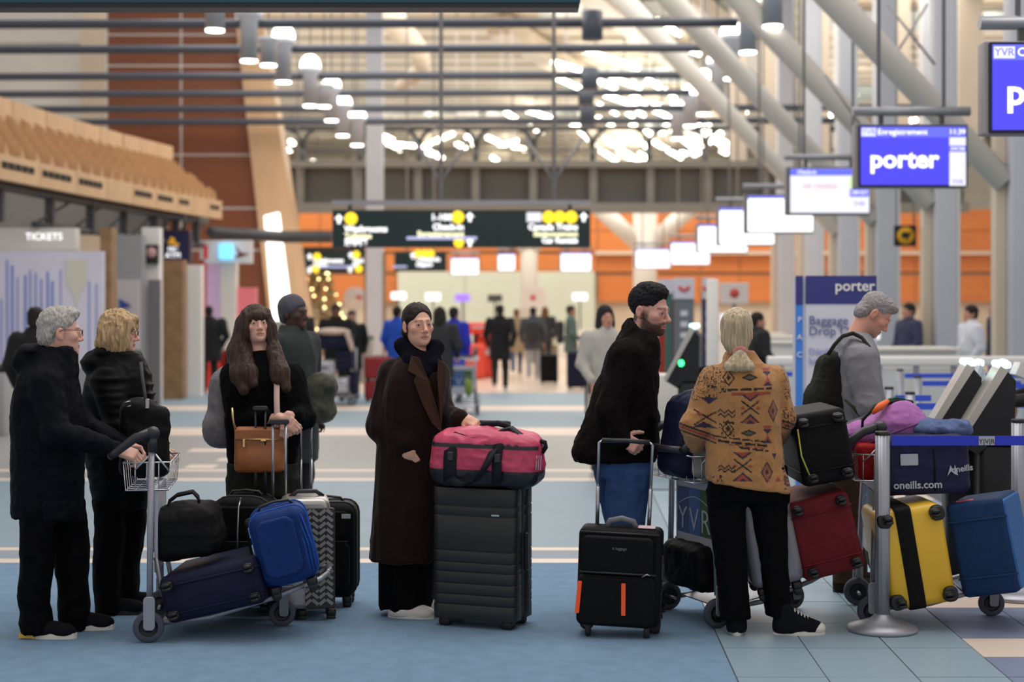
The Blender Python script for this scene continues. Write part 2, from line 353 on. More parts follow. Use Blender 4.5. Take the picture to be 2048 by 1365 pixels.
LB = [(502, 125), (570, 167), (623, 214), (665, 243), (687, 273), (716, 292)]
RB = [(1492, 108), (1460, 160), (1432, 204), (1405, 230), (1378, 254), (1353, 279)]
for k in range(6):
    for side, L_ in (('left', LB), ('right', RB)):
        Y = rails[k]; px, py = L_[k]; h = (1.05, 1.0, .98, .92, .88, .8)[k]
        pendant(GX(px, Y), Y-.22, GZ(py, Y), '%s lamp with glowing dome in the %s hanging row' % (ordn[k], side), 'pendant lamps hanging in two rows', h)
for k, (px, py, Y) in enumerate(((537, 130, rails[0]+1.5), (430, 60, 26.5), (1545, 52, 25.5), (648, 213, rails[2]+1.6))):
    t = pendant(GX(px, Y), Y, GZ(py, Y), ['dark cylinder lamp beside the nearest left dome lamp', 'cylinder lamp cut by the overhead sign, left', 'cylinder lamp hanging at the top edge, right', 'dark cylinder lamp beside the third left dome lamp'][k], 'plain cylinder lamps', 1.1 if k in (1, 2) else .6, .2, dome=False)
for k, (px, y0, y1) in enumerate(((1183, 28, 86), (1178, 140, 184), (1174, 215, 254), (1171, 180, 214))):
    Y = rails[(0, 2, 4, 3)[k]]; o = MB().lathe([(0, 0), (.17, 0), (.19, .03), (.19, .97), (.17, 1), (0, 1)], 20).build('drum_fitting', m_rail)
    o.location = (GX(px, Y), Y-.3, GZ(y1, Y)); o.scale = (1, 1, GZ(y0, Y)-GZ(y1, Y)); tag(o, ['large blue-grey drum fitted on the topmost pipe', 'blue-grey drum fitted on the third pipe', 'blue-grey drum fitted on the fifth pipe', 'small blue-grey drum fitted on the fourth pipe'][k], 'fitting', 'drums on the pipes')
# ---------------------------------------------------------------- left: rust panel tower, grey wall, light box
wl = structure(MB().box((-17, 47.3, 6.5), (12.5, .3, 13)).build('wall_left', m_pale))
for k in range(12): MB().box((-14.6, 47.1, 13-1.0*k), (8.0, .12, .93)).build('wall_board', m_pale, wl)
MB().box((GX(185, 46), 46.3, 6), (.8, .3, 12)).build('pilaster', m_beige, wl)
YT = 41.0
tw_ = thing('panelled_tower', 'tapering rust brown panelled wall with thin pale seams, behind the canopy', 'wall', (0, YT, 0))
def re(py): return 470+(py-20)*.118                       # slanting right edge of the tower
rows = [-60, 68, 130, 247, 309, 416, 500, 620, 712]
for a, b in zip(rows[:-1], rows[1:]):
    for c0, c1 in ((212, 361), (361, None)):
        xl = c0; g = 2.0
        ol = [(GX(xl+g, YT), GZ(b-g, YT)), (GX((c1 or re(b))-g, YT), GZ(b-g, YT)), (GX((c1 or re(a))-g, YT), GZ(a+g, YT)), (GX(xl+g, YT), GZ(a+g, YT))]
        MB().prism(ol, .07, .1).build('panel', m_rust, tw_)
ol = [(GX(210, YT), 0), (GX(re(712), YT), 0), (GX(re(-60), YT), GZ(-60, YT)), (GX(210, YT), GZ(-60, YT))]
MB().prism(ol, .1, .6).build('seam_backing', m_white, tw_)
def ft(py): return 548+(py-170)*.155
ol = [(GX(re(712), YT)+.02, 0), (GX(ft(712)+4, YT), 0), (GX(ft(60), YT), GZ(60, YT)), (GX(re(60), YT)+.02, GZ(60, YT))]
MB().prism(ol, -.25, .8).build('timber_edge', m_wood, tw_)
m_lightbox = M('light_box_glow', (255, 250, 246), .5, emis=2.4)
ol = [(GX(528, 39), GZ(432, 39)), (GX(556, 39), GZ(425, 39)), (GX(583, 39), GZ(642, 39)), (GX(545, 39), GZ(642, 39))]
lb = thing('light_box', 'tall glowing white light box with slanting edges beside the timber edge', 'light box', (0, 39, 0))
MB().prism(ol, 0, .25).build('glowing_panel', m_lightbox, lb)
ol2 = [(GX(545, 39), GZ(642, 39)), (GX(583, 39), GZ(642, 39)), (GX(585, 39), 0), (GX(548, 39), 0)]
MB().prism(ol2, 0, .25).build('plinth', m_grey, lb)
o = MB().tube([W(420, 465, 35), W(560, 474, 37.5), W(664, 474, 37.5)], .14, 4).build('support_beam', m_dark); tag(o, 'dark steel beam running from the canopy to the green sign', 'beam')
# pale square column behind the green sign
t = thing('square_column', 'pale grey square column rising behind the large green sign', 'column', (GX(750, 43), 43, 0))
MB().box((0, 0, 6.5), (.44, .44, 13)).build('shaft', m_lgrey, t)
for d in (-1, 1): MB().box((d*.25, .05, 1.6), (.06, .4, 3.2)).build('timber_guard', m_stone, t)
# broken-looking bent duct behind the pipes
o = MB().tube([W(775, 10, 52), W(800, 60, 52), W(840, 105, 52), W(845, 140, 52), W(800, 175, 53)], [.42, .42, .34, .3, .2], 10).build('bent_duct', m_beige); tag(o, 'beige bent duct hanging between the upper pipes', 'duct')
# ---------------------------------------------------------------- timber canopy over the shops
def cv(t):            # plan curve of the front edge, t 0..1 from near to far
    P = [Vector((-8.3, 17.5)), Vector((-7.75, 22.5)), Vector((-7.25, 27.5)), Vector((-6.75, 31.5)), Vector((-6.25, 34.2))]
    u = t*(len(P)-1); i = min(int(u), len(P)-2); return P[i].lerp(P[i+1], u-i)
can = thing('timber_canopy', 'pale timber canopy with lattice roof and slotted fascia above the shops', 'canopy', (0, 0, 0))
NP = 13; zf0, zf1 = 3.62, 4.0
m_slot = M('canopy_slot_dark', (20, 18, 16), .8)
for k in range(NP):
    a, b = cv(k/NP), cv((k+1)/NP); d = (b-a); L_ = d.length; an = math.atan2(d.y, d.x); mid = (a+b)/2
    o = MB().box((0, 0, 0), (L_-.02, .12, zf1-zf0)).build('fascia_panel', m_wood, can); o.location = (mid.x, mid.y, (zf0+zf1)/2); o.rotation_euler = (0, 0, an)
    if k % 4 != 3:
        s_ = MB()
        for q in range(5): s_.box((-L_/2+.18+q*(L_-.3)/5, 0, 0), ((L_-.3)/5-.05, .02, .10))
        so = s_.build('slots', m_slot, o); so.location = (0, -.062, .03)
    up = MB().box((0, 0, 0), (L_-.02, .1, .42)).build('upper_fascia', m_wood, can); n = Vector((-d.y, d.x)).normalized()
    up.location = (mid.x+n.x*1.1, mid.y+n.y*1.1, 4.98); up.rotation_euler = (0, 0, an)
m_lat = M('timber_lattice', (176, 118, 60), .5, var=(3, .1)); m_latbk = M('timber_lattice_back', (112, 70, 34), .6)
def cpt(t, v):        # point on the sloping lattice: v 0 front/low .. 1 back/high
    t = max(0, min(1, t)); p = cv(t); a = cv(min(1, t+.01)); b = cv(max(0, t-.01)); d = (a-b).normalized(); n = Vector((-d.y, d.x))
    return Vector((p.x+n.x*1.05*v, p.y+n.y*1.05*v, zf1+.02+.76*v))
bk = MB()
for k in range(26):
    bk.add([cpt(k/26, 0)+Vector((0, 0, -.16)), cpt((k+1)/26, 0)+Vector((0, 0, -.16)), cpt((k+1)/26, 1)+Vector((0, 0, -.16)), cpt(k/26, 1)+Vector((0, 0, -.16))], [(0, 1, 2, 3)])
bk.build('lattice_backing', m_latbk, can)
NR, NC = 5, 34
for r_ in range(NR):
    for c_ in range(NC):
        t0 = (c_+(.5 if r_ % 2 else 0))/NC; t1 = t0+.54/NC
        if t1 > .995: continue
        v0, v1 = (r_+.08)/NR, (r_+.90)/NR; a, b, c2, d2 = cpt(t0, v0), cpt(t1, v0), cpt(t1, v1), cpt(t0, v1); up = Vector((.05, -.03, .15)); dn = Vector((0, 0, -.14))
        MB().add([a+dn, b+dn, c2+dn, d2+dn, a+up, d2+up*1.0], [(0, 3, 2, 1), (4, 1, 2, 5), (0, 4, 5, 3), (0, 1, 4), (3, 5, 2)]).build('lattice_block', m_wood, can)
# steel frame below the canopy
fr = thing('canopy_truss', 'dark steel truss under the timber canopy', 'truss', (0, 0, 0))
for k in range(10):
    p = cv((k+.5)/10)
    MB().box((p.x-.3, p.y, 3.35), (.14, .14, .66)).build('hanger', m_dark, fr)
pts = [(cv(k/12).x-.3, cv(k/12).y, 3.58) for k in range(13)]; MB().tube(pts, .09, 6).build('top_chord', m_dark, fr)
pts = [(cv(k/12).x-.3, cv(k/12).y, 3.06) for k in range(5, 13)]; MB().tube(pts, .06, 6).build('bottom_chord', m_dark, fr)
for k in range(5, 12):
    p, q = cv(k/12), cv((k+1)/12); MB().tube([(p.x-.3, p.y, 3.06), (q.x-.3, q.y, 3.56)], .025, 6).build('diagonal', m_dark, fr)
# ================================================================== right side: columns, struts, screens
def colX(Y): return 6.62+.036*(Y-21)
for k, (Y, w_) in enumerate(((16.2, .3), (21, .36), (25.3, .36), (30, .40), (34.2, .42), (39, .42), (44, .42))):
    X = colX(Y) + (.05 if k else 0.35)
    t = thing('hall_column', ['grey column at the right edge of the picture', 'grey column with timber fin beside the overhead screens', 'grey column with timber fin behind the white-shirted worker', 'grey column with timber fin under the large blue screen', 'grey column beside the yellow round sign', 'grey column fourth behind the yellow round sign', 'farthest grey column of the right row'][k], 'column', (X, Y, 0), 0, 'columns of the right row')
    MB().rbox((0, 0, 6.5), (w_, w_, 13), .05).build('shaft', m_lgrey, t)
    MB().box((-w_/2-.07, .12, 2.0), (.13, .22, 4.0)).build('timber_fin', m_beige, t)
    MB().box((w_/2+.05, .12, 2.0), (.08, .2, 4.0)).build('metal_fin', m_white, t)
    if k == 2: strut_col, col_loc = t, Vector((X, Y, 0))
    # raking strut towards the roof on the left
    if 0 < k < 5:
        zb = 3.65+.0*k; d = Vector((-2.35, .4, 2.65))
        MB().tube([(-.2, 0, zb-.3), (-.25+d.x*3, d.y*3, zb-.2+d.z*3)], [.16, .27], 14).build('raking_strut', m_strut, t)
m_cable = M('cable_steel', (150, 148, 150), .4, .4)
for (a, b) in (((1775, 8), (1870, 130)), ((1855, 8), (1778, 130)), ((1650, 150), (1720, 250))):
    MB().tube([W(*a, 23)-col_loc, W(*b, 23)-col_loc], .02, 6).build('tie_rod', m_cable, strut_col)
for k, (x0, x1, Y, mm) in enumerate(((1600, 1655, 52, m_beige), (1668, 1700, 50, m_strut), (1765, 1815, 48, m_beige), (1840, 1872, 47, m_lgrey), (1910, 1960, 50, m_beige), (1520, 1560, 55, m_beige), (1460, 1490, 57, m_beige), (1560, 1590, 53, m_girder))):
    Y = 50.0; zb = GZ(332, 50)+.1; o = MB().box((GX((x0+x1)/2, Y), Y-.1, (13+zb)/2), (GX(x1, Y)-GX(x0, Y), .5, 13-zb)).build('far_pillar', mm)
    tag(o, ['wide beige pillar rising behind the raking struts', 'narrow white pillar right of the wide beige pillar', 'beige pillar behind the crossed tie rods', 'slim grey pillar far behind the blue screen', 'beige pillar at upper right behind the screens', 'beige pillar behind the row of bright screens', 'beige pillar leftmost behind the bright screens', 'grey pillar between two beige pillars behind the screens'][k], 'pillar', 'pillars far behind the screens')
# hanging departure screens
m_blue = M('screen_blue', (76, 70, 236), .4, emis=.9); m_bluehdr = M('screen_header', (104, 110, 240), .4, emis=.9); m_scrw = M('screen_white', (246, 246, 255), .4, emis=.8); m_scrw2 = M('screen_white_far', (250, 250, 255), .4, emis=1.5)
m_txtw = M('text_glow_white', (255, 255, 255), .4, emis=1.4); m_case = M('screen_case', (142, 138, 140), .5); m_bez = M('screen_bezel', (16, 18, 44), .3); m_beam = M('screen_beam', (150, 152, 158), .35, .5)
m_pink = M('screen_pink', (240, 160, 180), .4, emis=.6); m_lime = M('screen_lime', (196, 232, 150), .4, emis=1.0)
def screen(px0, px1, py0, py1, Y, label, style):
    w_, h = (px1-px0)*Y/FPX, (py1-py0)*Y/FPX
    t = thing('hanging_screen', label, 'screen', (GX((px0+px1)/2, Y), Y, GZ(py1, Y)), 0, 'hanging screens in a row')
    MB().rbox((-.02, .1, h/2), (w_+.03, .16, h+.02), .015, axis=1).build('case', m_case, t)
    MB().rbox((0, .005, h/2), (w_, .03, h), .012, axis=1, edge=.005).build('bezel', m_bez, t)
    s = MB().box((0, -.014, h/2), (w_*.965, .006, h*.94)); sc = s.build('display', [m_blue, m_scrw, m_scrw2][style if style < 3 else 2], t)
    z = lambda f: h*.03+h*.94*f
    if style == 0:
        MB().box((0, -.019, z(.905)), (w_*.965, .004, h*.17)).build('header_bar', m_bluehdr, t)
        lo = MB().box((-w_*.41, -.022, z(.905)), (w_*.13, .004, h*.13)).build('logo_box', m_scrw, t)
        text('logo_text', 'YVR', h*.12, m_bluehdr, t, (-w_*.41, -.026, z(.905)))
        text('header_text', 'Check-in' if px0 > 1900 else 'Enregistrement', h*.13, m_txtw, t, (-w_*.33, -.024, z(.905)), align='LEFT')
        text('clock_text', '11:39', h*.12, m_txtw, t, (w_*.40, -.024, z(.905)))
        MB().box((w_*.405, -.019, z(.40)), (w_*.15, .004, h*.78)).build('side_panel', m_scrw, t)
        MB().box((w_*.405, -.023, z(.62)), (w_*.15, .004, h*.10)).build('side_bar', m_bluehdr, t); text('side_text', '234 236', h*.07, m_txtw, t, (w_*.405, -.027, z(.62)))
        text('side_logo', 'YVR', h*.10, m_bluehdr, t, (w_*.405, -.025, z(.05)))
        text('airline_name', 'porter', h*.40, m_txtw, t, (-w_*.085, -.022, z(.43)), bold=h*.010, sx=1.04)
    elif style == 1:
        MB().box((0, -.019, z(.92)), (w_*.965, .004, h*.14)).build('header_bar', m_bluehdr, t)
        MB().box((w_*.36, -.019, z(.68)), (w_*.23, .004, h*.26)).build('lime_panel', m_lime, t); MB().box((w_*.36, -.019, z(.46)), (w_*.23, .004, h*.18)).build('blue_panel', m_bluehdr, t)
        text('gate_text', '220-227', h*.1, m_txtw, t, (w_*.36, -.024, z(.46))); text('logo_text', 'YVR', h*.13, m_bluehdr, t, (w_*.36, -.021, z(.2)))
        text('airline_name', 'AIR CANADA', h*.12, m_pink, t, (-w_*.12, -.021, z(.60))); text('header_text', 'Check-in', h*.11, m_txtw, t, (-w_*.28, -.024, z(.92)))
    else:
        MB().box((0, -.019, z(.96)), (w_*.965, .004, h*.07)).build('header_bar', m_bluehdr, t)
    MB().tube([(-w_*.54, .08, h+.16), (w_*.54, .08, h+.16)], .05 if style else .055, 10).build('top_beam', m_beam, t)
    for d in (-1, 1):
        MB().box((d*w_*.28, .08, h+.06), (.05, .05, .16)).build('bracket', m_dark, t)
        MB().cyl((d*w_*.30, .08, h+.16), (d*w_*.30, .08, 13-GZ(py1, Y)), .022, n=6).build('suspension_rod', m_cable, t)
screen(1978, 2300, 84, 266, 12.2, 'blue screen cut by the right picture edge', 0)
screen(1717, 1935, 250, 374, 17.8, 'whole blue screen reading porter, hung above the grey-haired traveller', 0)
screen(1577, 1741, 335, 429, 23.6, 'white screen with pink lettering left of the blue porter screen', 1)
for k, (a, b, c, d, Y) in enumerate(((1493, 1628, 390, 466, 29), (1437, 1550, 414, 491, 34), (1395, 1496, 448, 506, 39), (1341, 1420, 483, 530, 48), (1271, 1341, 497, 537, 54))):
    screen(a, b, c, d, Y, ['glaring white screen, fourth from the right of the hanging row', 'glaring white screen, fifth from the right of the hanging row', 'glaring white screen, sixth from the right of the hanging row', 'small white screen, second from the left of the hanging row', 'small white screen at the left end of the hanging row'][k], 3)
# far screens and counters under the orange wall
for k, (a, b, c, d, st) in enumerate(((902, 958, 515, 550, 3), (996, 1030, 507, 542, 3), (1121, 1183, 505, 543, 3))):
    screen(a, b, c, d, 56, ['far white screen left of the three above the pale green wall', 'far white screen middle of the three above the pale green wall', 'far white screen right of the three above the pale green wall'][k], 3)
m_violet = M('screen_violet', (150, 110, 236), .4, emis=1.2); m_ctr = M('counter_white', (224, 220, 214), .4)
for k, (px, py, mm) in enumerate(((797, 592, m_scrw2), (866, 594, m_scrw2), (925, 596, m_violet), (1160, 594, m_scrw2), (990, 597, m_dark))):
    Y = 55; t = thing('counter_monitor', ['far counter monitor beside the square column', 'white far counter monitor left of the violet one', 'violet far counter monitor', 'white far counter monitor at the right end', 'black far counter monitor behind the walking person'][k], 'monitor', (GX(px, Y), Y, 0), 0, 'monitors on far counters')
    MB().rbox((0, 0, GZ(py, Y)), (.5, .08, .25), .02, axis=1).build('panel', mm, t); MB().cyl((0, .05, .9), (0, .05, GZ(py, Y)), .03, n=8).build('stand', m_dark, t)
    MB().box((0, .2, .5), (1.5, .6, 1.0)).build('desk', m_ctr, t)
# ---------------------------------------------------------------- green direction signs
m_signg = M('sign_dark_green', (10, 40, 42), .35); m_yel = M('sign_yellow', (255, 214, 40), .4, emis=1.4); m_pale2 = M('sign_text_pale', (240, 236, 190), .4, emis=1.3); m_lilac = M('sign_line', (190, 192, 232), .4, emis=.9)
def sign_disc(t, x, z, r, nm='yellow_disc'): MB().lathe([(0, 0), (r, 0), (r, .012), (0, .012)], 20, axis='y').build(nm, m_yel, t, (x, -.085, z))
def arrow(t, x, z, r):
    MB().prism([(x-r, z), (x, z+r*1.1), (x+r, z), (x+r*.35, z), (x+r*.35, z-r), (x-r*.35, z-r), (x-r*.35, z)], -.085, -.07).build('arrow', m_txtw, t)
Y = 28.0; s = Y/FPX
sg = thing('direction_sign', 'large dark green direction sign with white text and yellow discs', 'sign', (0, Y, 0))
MB().rbox((GX(923, Y), 0, GZ(458, Y)), (515*s, .14, 75*s), .02, axis=1).build('board', m_signg, sg)
MB().box((GX(923, Y), .0, GZ(406, Y)), (517*s, .25, 9*s)).build('top_beam', m_beam, sg)
for px in (700, 1140): MB().box((GX(px, Y), 0, GZ(415, Y)), (.06, .05, 20*s)).build('bracket', m_dark, sg)
for px in (882, 1108):
    MB().cyl((GX(px, Y), 0, GZ(402, Y)), (GX(px, Y), 0, 12.9), .035, n=8).build('suspension_rod', m_cable, sg)
    for d in (-1, 1): MB().cyl((GX(px, Y), 0, GZ(362, Y)), (GX(px, Y)+d*.5, 0, GZ(362, Y)+.75), .025, n=8).build('brace', m_cable, sg)
def P(px, py): return (GX(px, Y), GZ(py, Y))
for px, py in ((703, 438), (916, 435), (1097, 435), (1119, 435), (1142, 435), (918, 486)): sign_disc(sg, *P(px, py), 12.5*s if py < 480 else 10*s)
for px, py in ((679, 439), (940, 435), (1167, 435), (940, 485)): arrow(sg, *P(px, py), 9*s)
for px, py, tx, sz, mm, al in ((690, 459, 'Washrooms', 17, m_txtw, 'LEFT'), (690, 473, 'Toilettes', 15, m_pale2, 'LEFT'), (690, 486, '洗手间', 15, m_txtw, 'LEFT'), (904, 436, '1-100', 18, m_txtw, 'RIGHT'), (928, 455, 'Check-in', 17, m_txtw, 'RIGHT'), (928, 469, 'Enregistrement', 15, m_pale2, 'RIGHT'),
                              (1155, 455, 'Canada Trains', 17, m_txtw, 'RIGHT'), (1155, 469, 'Stationnement', 15, m_pale2, 'RIGHT'), (1155, 482, 'Car Rentals', 15, m_txtw, 'RIGHT')):
    x, z = P(px, py); text('sign_text', tx, sz*s, mm, sg, (x, -.08, z), align=al, bold=.006)
x, z = P(1068, 435); MB().box((x, -.08, z), (30*s, .02, 19*s)).build('white_plate', m_scrw, sg)
x, z = P(884, 477); MB().box((x, -.08, z), (140*s, .02, 6*s)).build('divider_line', m_lilac, sg)
Y2 = 44.0
for k, (a, b, c, d) in enumerate(((571, 732, 500, 545), (789, 893, 505, 543))):
    s2 = Y2/FPX; t = thing('direction_sign', ['smaller green direction sign left of the square column, farther back', 'smaller green direction sign right of the square column, farther back'][k], 'sign', (0, Y2, 0))
    MB().rbox((GX((a+b)/2, Y2), 0, GZ((c+d)/2, Y2)), ((b-a)*s2, .12, (d-c)*s2), .02, axis=1).build('board', m_signg, t)
    for px in (a+25, b-25): MB().cyl((GX(px, Y2), 0, GZ(c, Y2)), (GX(px, Y2), 0, 13), .025, n=6).build('suspension_rod', m_cable, t)
    if k == 0: MB().box((GX(650, Y2), 0, GZ(497, Y2)), ((b-a)*s2, .2, 5*s2)).build('top_beam', m_bez, t)
    for px, py in (((635, 514), (632, 538), (713, 510), (718, 538)) if k == 0 else ((836, 508), (850, 508), (862, 508))): sign_disc(t, GX(px, Y2), GZ(py, Y2), 7.5*s2)
    for px, py in (((620, 514), (702, 511), (620, 541), (701, 540)) if k == 0 else ((826, 512),)): arrow(t, GX(px, Y2), GZ(py, Y2), 6*s2)
    for px, py, tx, sz in (((574, 523, 'Exit', 12), (627, 522, 'Washrooms', 12), (627, 531, 'Toilettes', 8), (706, 522, 'Taxi', 12), (706, 530, 'Bus', 8)) if k == 0 else ((833, 519, 'Check-in', 13), (833, 530, 'Départs', 10))):
        text('sign_text', tx, sz*s2, m_txtw, t, (GX(px, Y2), -.08, GZ(py, Y2)), align='LEFT', bold=.008)
    MB().box((GX(665 if k == 0 else 800, Y2), -.075, GZ(534, Y2)), ((90 if k == 0 else 28)*s2, .02, 4*s2)).build('divider_line', m_lilac, t)
# the nearer overhead sign at the top of the picture: only its lower edge shows
Yt = 11.0; xr = GX(1161, Yt)
t = thing('overhead_sign', 'dark teal underside of an overhead sign along the top edge', 'sign', (0, Yt, 0))
MB().rbox((xr-2.6, .1, GZ(7, Yt)+.36), (5.2, .2, .72), .02, axis=1).build('board', M('sign_teal', (16, 62, 76), .3), t)
MB().box((xr-2.6, .1, GZ(7, Yt)-.012), (5.18, .19, .03)).build('bottom_trim', m_black, t)
for d in (-4.4, -.8): MB().cyl((xr+d, .1, GZ(7, Yt)+.7), (xr+d, .1, 8.0), .03, n=8).build('suspension_rod', m_cable, t)
# round yellow sign on black
Y = 26; t = thing('round_sign', 'square black sign with a yellow disc hung between two grey columns', 'sign', (GX(1810, Y), Y, GZ(472, Y)))
MB().rbox((0, 0, 0), (.36, .06, .34), .02, axis=1).build('board', m_black, t); MB().lathe([(0, 0), (.14, 0), (.14, .01), (0, .01)], 24, axis='y').build('yellow_disc', M('sign_amber', (224, 170, 20), .5), t, (0, -.045, 0))
MB().rbox((-.01, -.05, .01), (.12, .012, .09), .02, axis=1).build('pictogram', m_black, t); MB().box((.05, -.05, .0), (.02, .012, .16), rot=(0, .6, 0)).build('pictogram_bar', m_black, t)
for d in (-.14, .14): MB().cyl((d, 0, .16), (d, 0, 8.5), .012, n=6).build('suspension_rod', m_cable, t)
# porter totem
m_navy = M('totem_navy', (48, 52, 122), .5); m_totw = M('totem_white', (206, 206, 218), .5); m_totb = M('totem_blue', (62, 128, 214), .5); m_totx = M('totem_text', (96, 98, 150), .5)
Y = 13.6; s = Y/FPX; t = thing('baggage_totem', 'tall white and navy totem reading porter Baggage Drop Only', 'sign', (GX(1671, Y), Y, 0)); zt = GZ(552, Y)
def tb(nm, x0, x1, z0, z1, mm, dy=0, th=.1): MB().box((GX((x0+x1)/2, Y)-GX(1671, Y), dy, (z0+z1)/2), ((x1-x0)*s, th, z1-z0)).build(nm, mm, t)
tb('core', 1590, 1752, .03, zt-.01, m_totw, .06, .12); tb('base', 1584, 1758, 0, .03, m_grey, .05, .4)
tb('navy_header', 1611, 1752, GZ(608, Y), zt, m_navy, -.01, .03); tb('white_field', 1611, 1752, .05, GZ(608, Y), m_totw, -.008, .02)
tb('side_header', 1591, 1605, GZ(609, Y), zt, m_navy, -.01, .03); tb('side_strip', 1591, 1605, .05, GZ(609, Y), m_totb, -.008, .02)
def tt(tx, px, py, sz, mm, al='LEFT', bold=0.0): text('totem_text', tx, sz*s, mm, t, (GX(px, Y)-GX(1671, Y), -.03, GZ(py, Y)), align=al, bold=bold)
tt('porter', 1748, 573, 30, m_white, 'RIGHT', .0015); tt('Baggage', 1616, 642, 25, m_totx); tt('Drop Only', 1616, 663, 25, m_totx); tt('Dépôt de', 1616, 703, 18, M('totem_text_pale', (150, 156, 210), .5)); tt('bagages', 1616, 722, 18, MATS['totem_text_pale'])
for q, ch in enumerate('PAC'): tt(ch, 1598, 640+q*35, 16, m_white, 'CENTER')
# airline totems farther back and their boards
m_tred = M('totem_red', (176, 60, 52), .5); m_tgreen = M('totem_green', (52, 92, 84), .5); m_tgrey = M('totem_grey', (104, 110, 118), .5); m_tnavy = M('totem_darknavy', (44, 52, 92), .5); m_redmark = M('red_mark', (206, 70, 66), .5)
for k, (x0, x1, y0, mats_, Y) in enumerate(((1348, 1388, 557, (m_totw, m_tgrey), 27), (1404, 1428, 557, (m_totw, m_tnavy), 28), (1316, 1349, 560, (m_totw, m_tred), 27.4))):
    s = Y/FPX; t = thing('airline_totem', ['grey and white airline totem with a red crescent mark behind the bearded man', 'navy and white airline totem with a red crescent mark', 'red airline totem beside the bearded man'][k], 'sign', (GX((x0+x1)/2, Y), Y, 0)); w_ = (x1-x0)*s
    MB().box((0, .05, 1.0), (w_, .1, 2.0)).build('core', mats_[1], t); MB().box((0, -.01, GZ(y0+20, Y)), (w_, .04, 42*s)).build('header', mats_[0], t)
    if k < 2:
        mb = MB(); R0 = 9*s
        pts = [(R0*math.cos(a_), GZ(y0+16, Y)+R0*math.sin(a_)*.9) for a_ in [PI+PI*q/8 for q in range(9)]]; mb.tube([(p[0], -.04, p[1]) for p in pts], .028, 6); mb.build('crescent_mark', m_redmark, t)
        for q in range(4): MB().box((0, -.005, GZ(y0+70+q*22, Y)), (w_*.35, .02, .09)).build('white_block', m_totw, t)
    if k == 0: MB().box((-w_*.75, .06, .98), (w_*.35, .1, 1.96)).build('green_side', m_tgreen, t)
for k, (x0, x1, y0, y1, Y) in enumerate(((1440, 1497, 566, 608, 30), (1042, 1090, 577, 615, 50))):
    s = Y/FPX; t = thing('maple_board', ['white board with a small red mark above the blonde ponytail', 'far white board with a red mark over the walking crowd'][k], 'sign', (GX((x0+x1)/2, Y), Y, 0))
    MB().rbox((0, 0, GZ((y0+y1)/2, Y)), ((x1-x0)*s, .06, (y1-y0)*s), .02, axis=1).build('board', M('board_offwhite', (226, 214, 208), .5), t)
    MB().lathe([(0, 0), (.09, 0), (.09, .01), (0, .01)], 8, axis='y').build('red_mark', m_redmark, t, (0, -.045, GZ((y0+y1)/2, Y)))
    MB().cyl((0, .05, 0), (0, .05, GZ(y1, Y)), .04, n=8).build('post', m_grey, t)
o = MB().rbox((GX(1425, 22), 22, 1.05), (.16, .12, 2.1), .03).build('white_post', m_white); tag(o, 'slim white post between the totems right of the bearded man', 'post')
# ---------------------------------------------------------------- counters, queue rail, belts
m_glass = M('rail_glass', (206, 214, 216), .1, alpha=.35); m_alu = M('aluminium', (160, 162, 170), .42, .6); m_belt = M('belt_blue', (30, 54, 196), .55); m_beltg = M('belt_blue_far', (52, 84, 208), .55)
Y = 18.4; t = thing('queue_rail', 'white topped glass queue rail in front of the check-in desks', 'railing', (0, Y, 0)); xa, xb = GX(1535, Y), GX(2130, Y)
MB().rbox(((xa+xb)/2, 0, 1.09), (xb-xa, .16, .11), .03, axis=0).build('top_rail', m_white, t)
for q in range(9):
    X = xa+(xb-xa)*q/8; MB().box((X, 0, .52), (.06, .06, 1.04)).build('post', m_alu, t)
    if q < 8: MB().box((X+(xb-xa)/16, 0, .55), ((xb-xa)/8-.1, .012, .9)).build('glass_pane', m_glass, t)
for k in range(4):
    Y = 23+k*4.6; X = colX(Y)-1.15-(.6 if k else 0)
    t = thing('check_in_desk', ['nearest check-in desk between the right columns', 'second check-in desk between the right columns', 'third check-in desk along the right columns', 'farthest check-in desk along the right columns'][k], 'desk', (X, Y, 0), 0, 'check-in desks')
    MB().rbox((0, 0, .55), (1.5, .8, 1.1), .03).build('body', m_ctr, t); MB().rbox((0, -.02, 1.12), (1.6, .9, .05), .02).build('top', m_pale, t)
    if k != 1: MB().rbox((-.45, .0, 1.42), (.40, .05, .34), .02, axis=1).build('monitor', m_scrw, t); MB().cyl((-.45, .05, 1.14), (-.45, .05, 1.35), .03).build('monitor_stand', m_dark, t)
def stanchion(X, Y, label, belts, near=False):
    t = thing('queue_stanchion', label, 'stanchion', (X, Y, 0), 0, 'queue stanchions')
    r = .038; H = 1.045
    MB().lathe([(0, 0), (.178, 0), (.182, .012), (.178, .024), (.12, .045), (.06, .068), (.045, .085), (r, .09)], 40).build('base', m_alu, t)
    pts = []
    for q in range(48): a_ = 2*PI*q/48; rr = r*(1-(.06 if q % 4 == 0 else 0)); pts.append((rr*math.cos(a_), rr*math.sin(a_)))
    MB().prism(pts, .08, H-.02, axis='z', smooth=True).build('post', m_alu, t); MB().lathe([(0, H), (r*.9, H), (r*1.02, H-.006), (r*1.02, H-.02), (r, H-.022)], 24).build('cap', m_black, t)
    for (dx, dy, z, mm) in belts:
        d = Vector((dx, dy)); L_ = d.length; an = math.atan2(dy, dx)
        b = MB().box((L_/2+r*.6, 0, 0), (L_-.05, .004, .05)).build('belt', mm, t, (0, 0, z), (0, 0, an))
    return t
st = stanchion(GX(1765, 8.37), 8.37, 'silver post with blue belt in front of the yellow suitcase', [(1.6, .0, .995, m_belt)], True)
MB().box((GX(1973, 8.37)-GX(1765, 8.37), -.004, .995), (.083, .004, .046)).build('belt_patch', M('belt_patch_grey', (176, 178, 182), .5), st)
